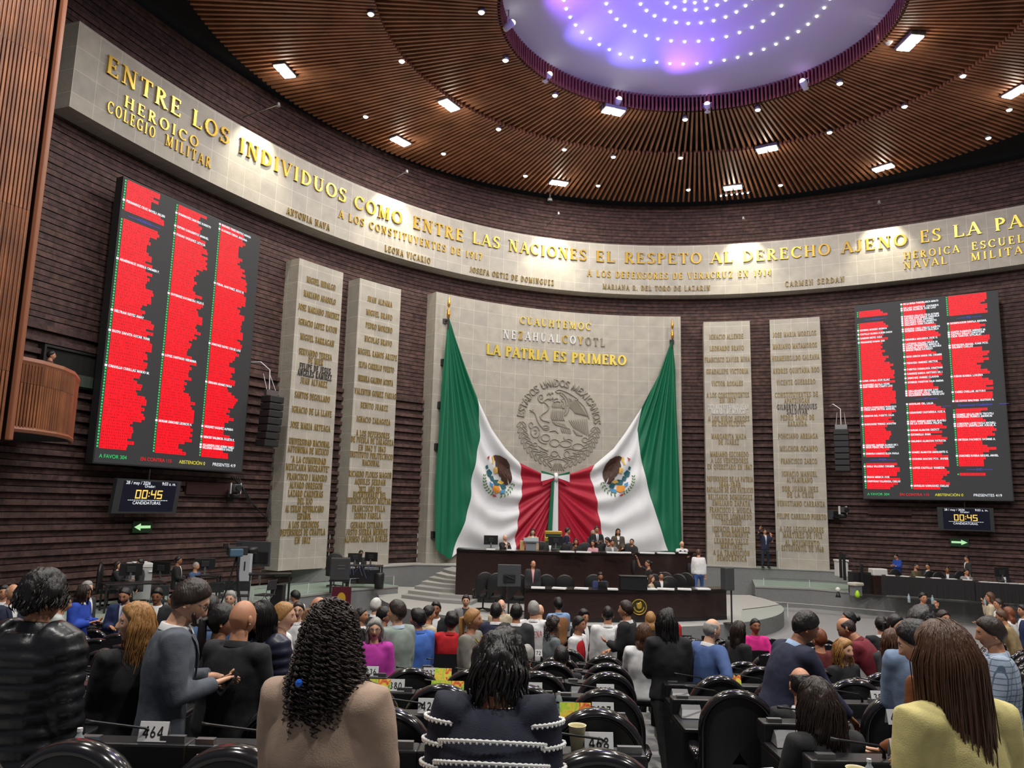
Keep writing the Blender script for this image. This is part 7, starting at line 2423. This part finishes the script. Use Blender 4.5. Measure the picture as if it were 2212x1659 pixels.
# TV camera on tripod
q = at(505, 1290, d=20.4)
h_ = at(505, 1200, d=20.4)[2] - PZ
o = empty('tv_camera', (q[0], q[1], PZ), -1.0)
tag(o, 'broadcast camera with blue cover on a black tripod, left platform', 'camera')
bev(MB().box((0, 0, h_ + .12), (.2, .5, .22)).build('camera_body', mat('camera_black', (.02, .022, .025), .5), o), .02)
bev(MB().box((.06, -.05, h_ + .08), (.22, .34, .2)).build('rain_cover', mat('cover_blue', srgb(70, 98, 120), .6), o), .03)
MB().tube([(0, .25, h_ + .13), (0, .5, h_ + .13)], [.08, .09], 12).build('lens', M_black, o, smooth=True)
MB().box((0, -.05, h_ + .3), (.06, .3, .05)).box((0, -.3, h_ + .26), (.14, .1, .1)).build('viewfinder', M_black, o)
for i in range(3):
    a = 2 * PI * i / 3 + .4
    MB().tube([(0, 0, h_), (.32 * math.cos(a) * .6, .32 * math.sin(a) * .6, h_ * .45), (.42 * math.cos(a), .42 * math.sin(a), 0)], .022, 6).build('tripod_leg', M_black, o)
# large screen seen from behind on a white stand
q = at(560, 1210, d=23.3)
o = empty('television', (q[0], q[1], PZ), -.25)
tag(o, 'large television seen from behind on a white stand, left platform', 'television')
zt = at(560, 1196, d=23.3)[2] - PZ
bev(MB().box((-.22, .0, zt), (1.15, .06, .72)).build('screen_case', mat('tv_grey', (.055, .058, .065), .45), o), .02)
MB().box((.05, -.05, zt - .1), (.5, .06, .3)).build('connector_box', M_black, o)
bev(MB().box((-.3, -.2, .72), (.34, .12, 1.44)).build('white_stand', mat('stand_white', srgb(196, 200, 206), .45), o), .01)
MB().tube([(-.3, -.265, 1.2), (-.3, -.265, .95)], .02, 8).build('stand_slot', M_dark, o)
# maroon placard with a yellow oval
q = at(737, 1296, d=13.0)
o = empty('placard', q, .15)
tag(o, 'maroon placard with a yellow oval held up beyond the curly hair', 'placard')
MB().box((0, 0, 0), (.31, .012, .42)).build('placard_board', mat('maroon_card', srgb(98, 28, 44), .6), o)
MB().tube([(0, -.007, .02), (0, -.012, .02)], np.array([[.07, .1]] * 2), 20).build('yellow_oval', mat('yellow_print', srgb(222, 176, 50), .6), o)
MB().box((0, .01, -.4), (.03, .02, .45)).build('stick', M_black, o)

# right platform
for (x0, y0, d0), (x1, y1, d1), lab in (((1903, 1243.4, 28.9), (2105, 1256, 27.5), 'long staff table under a black cloth on the right platform'), ((2107, 1258, 27.4), (2250, 1266, 26.6), 'second black clothed staff table cut by the right edge')):
    a, b = at(x0, y0, d=d0), at(x1, y1, d=d1)
    v = (b - a)[:2]
    L = np.linalg.norm(v)
    rz = math.atan2(v[1], v[0])
    zt = (a[2] + b[2]) / 2 - PZ
    o = empty('staff_table', ((a[0] + b[0]) / 2, (a[1] + b[1]) / 2, PZ), rz)
    tag(o, lab, 'table', 'black clothed staff tables')
    n = 60
    t = np.linspace(-L / 2, L / 2, n)
    fold = .015 * np.sin(t * 18) + .01 * np.sin(t * 41)
    G = np.array([[(x, -.0 + f_ * s, zt - s * (zt - .12)) for s in (0, .3, 1)] for x, f_ in zip(t, -np.abs(fold))])
    mb = MB().grid(G, flip=True)
    mb.grid(np.array([[(x, y, zt) for y in (0, .75)] for x in t]), flip=True)
    mb.add([(-L / 2, 0, .12), (-L / 2, .75, .12), (-L / 2, .75, zt), (-L / 2, 0, zt)], [(0, 1, 2, 3)])
    mb.build('tablecloth', mat('black_cloth', (.010, .010, .011), .8), o)
    rr = random.Random(int(x0))
    for j in range(6):
        xx = -L / 2 + .3 + j * (L - .5) / 5
        tag(MB().box((0, 0, .012), (.3, .21, .02)).build('paper_stack', M_paper, loc=(o.location[0] + xx * math.cos(rz) - .3 * math.sin(rz), o.location[1] + xx * math.sin(rz) + .3 * math.cos(rz), PZ + zt), rz=rz + rr.uniform(-.4, .4)), 'white papers %s from the left on the %s black clothed table' % (ORD[j + 1], 'long' if x0 < 2000 else 'right edge'), 'papers')
for px, py, d, lab in ((1955, 1246, 29.5, 'left chair behind the long black clothed table'), (2032, 1247, 28.9, 'chair between the two seated men at the black clothed table'), (2052, 1250, 28.6, 'black chair right of the middle of the black clothed table'), (2100, 1252, 29.2, 'chair of the man in grey at the staff table')):
    q = at(px, py, d=d)
    office_chair('black office ' + lab, (q[0], q[1] + .6, PZ), PI, 'office chairs of the right platform').scale = (.8, .8, .78)
q = at(1818, 1243, d=31.5)
o = empty('shredder', (q[0], q[1], Z2 - .0), 0)
tag(o, 'white plastic bin with lid at the end of the right stage ledge', 'bin')
bev(MB().box((0, 0, .3), (.42, .4, .6)).build('bin_body', M_wplas, o), .04)
bev(MB().box((0, 0, .63), (.46, .44, .08)).build('bin_lid', M_wplas, o), .02)
o = empty('handrail', at(1815, 1240, z=Z2), 0)
tag(o, 'black sloping handrail beside the steps at the right slab', 'handrail')
oi = np.array(o.location)
A_, B_ = at(1812, 1190, d=30.6) - oi, at(1866, 1222, d=30.0) - oi
MB().tube([A_, B_], .02, 6).tube([A_ - [0, 0, .25], B_ - [0, 0, .25]], .014, 6).build('rail', M_black, o)
for f_ in (0.05, .2, .9):
    q = A_ + (B_ - A_) * f_
    bev(MB().box((q[0], q[1], q[2] - .5), (.09, .09, 1.0)).build('post', M_black, o), .01)
q = at(1897, 1250, d=30.2)
o = empty('printer', (q[0], q[1], PZ), .0)
tag(o, 'white printer on a dark cabinet left of the black clothed table', 'printer')
bev(MB().box((0, 0, .35), (.6, .5, .7)).build('cabinet', M_wood, o), .01)
bev(MB().box((0, 0, .83), (.55, .45, .26)).build('printer_body', M_wplas, o), .03)
q = at(1858, 1248, d=30.4)
tag(bev(MB().box((0, 0, .4), (.75, .45, .8)).build('low_cabinet', M_black, loc=(q[0], q[1], PZ)), .01), 'low black cabinet between the handrail and the printer', 'cabinet')
q = at(1848, 1256, d=29.5)
o = empty('padded_stool', (q[0], q[1], PZ), .4)
tag(o, 'pale padded seat tipped beside the low black cabinet', 'stool')
bev(MB().box((0, 0, .42), (.45, .4, .12)).build('cushion', mat('pale_pad', srgb(190, 186, 172), .8), o), .04, 3)
MB().box((0, 0, .18), (.3, .3, .36)).build('base', M_gplas, o)
q = at(1810, 1272, d=28.6)
o = empty('conference_camera', (q[0], q[1], PZ + .02))
tag(o, 'small black device with a white ball head on the right platform', 'device')
MB().lathe([(.001, 0), (.1, 0), (.07, .08), (.04, .18), (.001, .19)], n=12).build('foot', M_black, o, smooth=True)
MB().ball((0, 0, .27), .09, 12, 8).build('ball_head', M_wplas, o, smooth=True)
q = at(1852, 1278, d=28.8)
tag(MB().lathe([(.001, 0), (.07, .02), (.09, .1), (.06, .2), (.03, .25), (.001, .26)], n=12).build('lime_bag', mat('lime_cloth', srgb(170, 220, 30), .6), loc=(q[0], q[1], PZ), smooth=True), 'bright lime green bag standing on the right platform floor', 'bag')
for px, py, d, lab in ((1963, 1286, 27.5, 'clear bottle on the right platform rim left of the phoning man'), (2014, 1290, 27.2, 'clear bottle on the right platform rim right of the phoning man'), (2127, 1296, 26.8, 'tall clear bottle on the right platform rim near the white blouse')):
    q = at(px, py, d=d)
    bottle(lab, (q[0], q[1], PZ + .01), .3)
# loudspeaker on a pole right of the lower desk
q = at(1577, 1344, d=23.4)
o = empty('pole_speaker', (q[0], q[1], ZP), .3)
tag(o, 'grey loudspeaker on a black pole right of the lower desk', 'loudspeaker')
h_ = at(1577, 1250, d=23.4)[2] - ZP
bev(MB().box((-.06, 0, h_), (.3, .3, .66)).build('cabinet', mat('speaker_grey', (.05, .052, .055), .5), o), .03)
MB().tube([(.06, 0, 0), (.06, 0, h_ - .3)], .025, 8).build('pole', M_black, o)
MB().lathe([(.001, 0), (.25, 0), (.25, .02), (.001, .03)], (.06, 0, 0), 16).build('base_plate', M_black, o)
# rostrum
for px, py, d, rz, lab in ((1043, 1300, 24.6, .2, 'empty black executive chair furthest left behind the stairs'), (1070, 1302, 24.4, .1, 'empty black executive chair left of the television back'), (1122, 1304, 24.2, -.1, 'empty black executive chair right of the television back'),
                           (1182, 1300, 23.9, PI, 'executive chair right of the man in the pink shirt'), (1222, 1300, 23.9, PI, 'executive chair in the middle of the lower desk'), (1286, 1300, 24.3, PI, 'executive chair of the man at the small laptop'), (1420, 1300, 25.0, PI, 'executive chair behind the woman in cream'), (1440, 1300, 25.9, PI - .3, 'executive chair behind the man in black at the lower desk'), (1452, 1300, 24.3, PI, 'executive chair near the right end of the lower desk'), (1466, 1300, 25.3, PI - .6, 'executive chair second from the right behind the lower desk'), (1483, 1300, 25.9, PI - .6, 'executive chair furthest right behind the lower desk')):
    q = at(px, py, d=d)
    office_chair('black ' + lab.replace('black ', ''), (q[0], q[1] + .3, ZP), rz)
for px, d, lab in ((1170, 28.5, 'left of the monitor'), (1229, 28.4, 'behind the man with papers'), (1266, 28.4, 'left of the woman in pink'), (1303, 28.6, 'of the bending man'), (1363, 28.6, 'of the woman in black')):
    q = at(px, 1190, d=d)
    office_chair('black executive chair at the upper desk ' + lab, (q[0], q[1] + .2, Z2), PI)
q = at(1100, 1243, d=22.9)
o = empty('television', (q[0], q[1], ZP), .1)
tag(o, 'television seen from behind on a pole left of the lower desk', 'television')
zt = q[2] - ZP
bev(MB().box((0, 0, zt), (.68, .06, .62)).build('screen_case', mat('tv_grey', (.055, .058, .065), .45), o), .015)
MB().box((0, -.05, zt - .08), (.34, .05, .2)).tube([(-.12, -.07, zt - .2), (-.1, -.1, zt), (.14, -.08, zt - .1)], .018, 5).build('mount_and_cables', M_black, o)
MB().tube([(0, .0, 0), (0, .0, zt - .2)], .025, 8).box((0, 0, .02), (.5, .4, .03)).build('pole_stand', M_black, o)
q = at(1371, 1276, d=23.1)
o = empty('speaker_lectern', (q[0], q[1] + .3, 1.745), 0)
tag(o, 'black boxed lectern standing on the right half of the lower desk', 'lectern')
bev(MB().box((0, 0, .19), (.78, .4, .38)).build('lectern_box', M_deskb, o), .01)
MB().box((0, 0, .385), (.82, .44, .02)).build('lectern_top', M_desktop, o)
q = at(1147, 1188, d=26.9)
o = empty('grey_lectern', (q[0], q[1] + .2, 2.585), 0)
tag(o, 'pale grey lectern on the upper desk before the woman in beige', 'lectern')
bev(MB().box((0, 0, .15), (.36, .3, .3)).build('column', mat('lectern_grey', srgb(128, 134, 140), .5), o), .01)
V = MB().box((0, -.02, .36), (.52, .4, .06), M=rot_x(.25))
bev(V.build('reading_top', mat('lectern_grey', srgb(128, 134, 140), .5), o), .01)
q = at(1128, 1186, d=27.0)
tag(bev(MB().box((0, 0, .17), (.16, .14, .34)).build('wooden_box', mat('pale_wood', srgb(196, 160, 110), .5), loc=(q[0], q[1] + .1, 2.585)), .01), 'small pale wooden box left of the grey lectern', 'box')
q = at(1195, 1178, d=30.5)
o = empty('ceremonial_chair', (q[0], q[1], Z2), 0)
tag(o, 'tall gilt framed ceremonial chair below the flag ribbons', 'chair')
zt = at(1195, 1147, d=30.5)[2] - Z2
bev(MB().box((0, 0, zt - .06), (.68, .06, .13)).build('gilt_top_rail', M_gold, o), .02)
bev(MB().box((0, 0, zt - .32), (.68, .06, .16)).build('gilt_lower_rail', M_gold, o), .02)
MB().box((0, .03, zt - .5), (.58, .08, .9)).build('back_cushion', mat('chair_green', srgb(30, 60, 44), .7), o)
for sx in (-.31, .31):
    MB().box((sx, .03, (zt - .1) / 2), (.06, .06, zt - .1)).build('leg', M_gold, o)
MB().box((0, .28, .45), (.66, .5, .12)).build('seat', mat('chair_green', srgb(30, 60, 44), .7), o)
for j, (px, d, z, w_) in enumerate(((1060, 26.9, 2.585, .3), (1105, 26.8, 2.585, .3), (1225, 26.6, 2.585, .5), (1262, 26.6, 2.585, .5), (1330, 26.8, 2.585, .6), (1355, 26.9, 2.585, .3), (1400, 27.0, 2.585, .5), (1440, 27.2, 2.585, .6), (1478, 27.6, 2.585, .3), (1164, 22.9, 1.745, .4), (1210, 22.9, 1.745, .4), (1258, 23.0, 1.745, .4), (1325, 23.0, 1.745, .3), (1405, 23.3, 1.745, .4), (1440, 23.4, 1.745, .5), (1480, 23.5, 1.745, .4), (1520, 23.7, 1.745, .4))):
    q = at(px, 1200, d=d)
    tag(MB().box((0, 0, .02), (w_, .25, .04)).build('paper_stack', M_paper, loc=(q[0], q[1] + .15, z), rz=rnd.uniform(-.3, .3)), 'white papers on the %s desk, %s from the left' % ('upper' if j < 9 else 'lower', ORD[j + 1 if j < 9 else j - 8]), 'papers', 'papers on the rostrum desks')
q = at(1305, 1268, d=23.1)
o = empty('small_laptop', (q[0], q[1] + .2, 1.745), 0)
tag(o, 'small dark laptop before the bearded man on the lower desk', 'laptop')
MB().box((0, .1, .01), (.3, .2, .02)).build('keyboard_half', M_black, o)
MB().box((0, 0, .11), (.3, .015, .2), M=rot_x(.2)).build('lid', M_deskb, o)


# things on the chamber desks
def desk_point(px, i, dy=.82, dz=.868):
    D = ROW0 + STEP * i
    yd = D + dy
    x = (px - 1106) / FOC * yd
    return np.array([x, yd, floor_z(x, D) + dz])


cup('cream paper cup beside the 468 card', desk_point(1256, 0), .12)
cup('cream paper cup with green round emblem at the bottom right', desk_point(1822, 0, .62, .752), .13, True)
bottle('small water bottle right of the emblem cup', desk_point(1850, 0, .62, .752), .17, (.7, .72, .74))
bottle('water bottle with white cap left of the 464 card', desk_point(243, 0, .7, .752), .2, (.75, .75, .76))
o = empty('paper_bowl', desk_point(228, 0, .6, .752))
tag(o, 'white paper bowl beside the water bottle at lower left', 'bowl')
MB().lathe([(.001, .003), (.03, 0), (.055, .05), (.058, .052), (.05, .05), (.028, .008), (.001, .008)], n=18).build('bowl_wall', M_paper, o, smooth=True)
bottle('jar of orange juice between the 466 and 425 cards', desk_point(848, 1, .8, .868), .13, (.7, .7, .7), mat('orange_juice', srgb(190, 84, 30), .3))
bottle('small water bottle left of the 427 card', desk_point(1218, 1), .15, (.75, .75, .76))
bottle('water bottle with blue cap right of the silver laptop', desk_point(1890, 3, .7, .752) + [0, 0, .06], .25, (.1, .2, .6))
M_pr = bpy.data.materials.new('colour_print')
M_pr.use_nodes = True
_nt = M_pr.node_tree
_n = _nt.nodes.new('ShaderNodeTexNoise')
_n.inputs['Scale'].default_value = 14
_n.inputs['Distortion'].default_value = 1.5
_cr = _nt.nodes.new('ShaderNodeValToRGB')
for pos, c in ((.30, srgb(220, 70, 50)), (.42, srgb(240, 210, 70)), (.55, srgb(170, 210, 60)), (.7, srgb(60, 150, 70))):
    e = _cr.color_ramp.elements.new(pos)
    e.color = (*c, 1)
_tc = _nt.nodes.new('ShaderNodeTexCoord')
_nt.links.new(_tc.outputs['Object'], _n.inputs['Vector'])
_nt.links.new(_n.outputs['Fac'], _cr.inputs['Fac'])
_nt.links.new(_cr.outputs['Color'], _nt.nodes['Principled BSDF'].inputs['Base Color'])
for px, i, w_, lab in ((838, 2, .25, 'yellow green and red printed sheet by the 336 card'), (988, 2, .26, 'yellow green printed sheet by the 337 card'), (978, 3, .16, 'green printed sheet behind the 337 card'), (1252, 1, .2, 'dull green printed sheet below the 427 card'), (1572, 3, .2, 'dull printed screen right of the bald man in blue')):
    q = desk_point(px, i, .7, .85)
    tag(MB().box((0, 0, .06), (w_, .004, .14), M=rot_x(-.45)).build('printed_sheet', M_pr, loc=q), lab, 'printed sheet', 'colour prints on the desks')


def laptop(label, px, i, w_, rz, m_, tilt=-.25, up=0.0):
    q = desk_point(px, i, .55, .752 + up)
    o = empty('laptop', q, rz)
    tag(o, label, 'laptop', 'open laptops on the desks')
    bev(MB().box((0, .12, .009), (w_, .24, .018)).build('keyboard_half', m_, o), .004)
    bev(MB().box((0, -.025, .125), (w_, .012, .24), M=rot_x(tilt)).build('lid', m_, o), .004)


M_silver = mat('laptop_silver', srgb(186, 186, 184), .4, .3)
laptop('large silver laptop lid beside the curly blond hair', 1862, 4, .46, -.15, M_silver, -.25, .12)
laptop('silver laptop lid right of the maroon quilted jacket', 1898, 6, .36, -.2, M_silver, -.2, .1)
laptop('silver laptop lid left of the maroon quilted jacket', 1806, 6, .34, .5, M_silver, -.2, .1)
laptop('silver laptop lid right of the bald man in blue', 1566, 6, .3, .1, M_silver, -.2, .05)
laptop('silver laptop half hidden by the pale blue suit', 1945, 4, .34, -.5, M_silver, -.2, .06)
q = desk_point(1645, 0, .75, .758)
o = tag(bev(MB().box((0, 0, .012), (.24, .3, .024)).build('picture_folder', M_paper, loc=q, rz=.25), .004), 'white folder with a pale blue picture on the desk left of the seated woman', 'folder')
MB().box((0, .05, .026), (.2, .12, .002)).build('pale_picture', mat('pale_blue_print', srgb(150, 180, 200), .6), o)
q = desk_point(470, 0, .52, .756)
tag(MB().box((0, 0, .004), (.1, .28, .008)).build('orange_folder', mat('orange_card', srgb(224, 140, 34), .6), loc=q, rz=-.6), 'orange folder lying on a desk at lower left', 'folder')
for a, k in PPL:
    person(*a, **k)
for o in [q for q in SC.objects if q.type == 'FONT']:      # type becomes plain mesh
    dg = bpy.context.evaluated_depsgraph_get()
    me = bpy.data.meshes.new_from_object(o.evaluated_get(dg))
    n = bpy.data.objects.new(o.name, me)
    nm, par, mw = o.name, o.parent, o.matrix_world.copy()
    bpy.data.objects.remove(o)
    n.name = nm
    COL.objects.link(n)
    n.parent = par
    n.matrix_world = mw
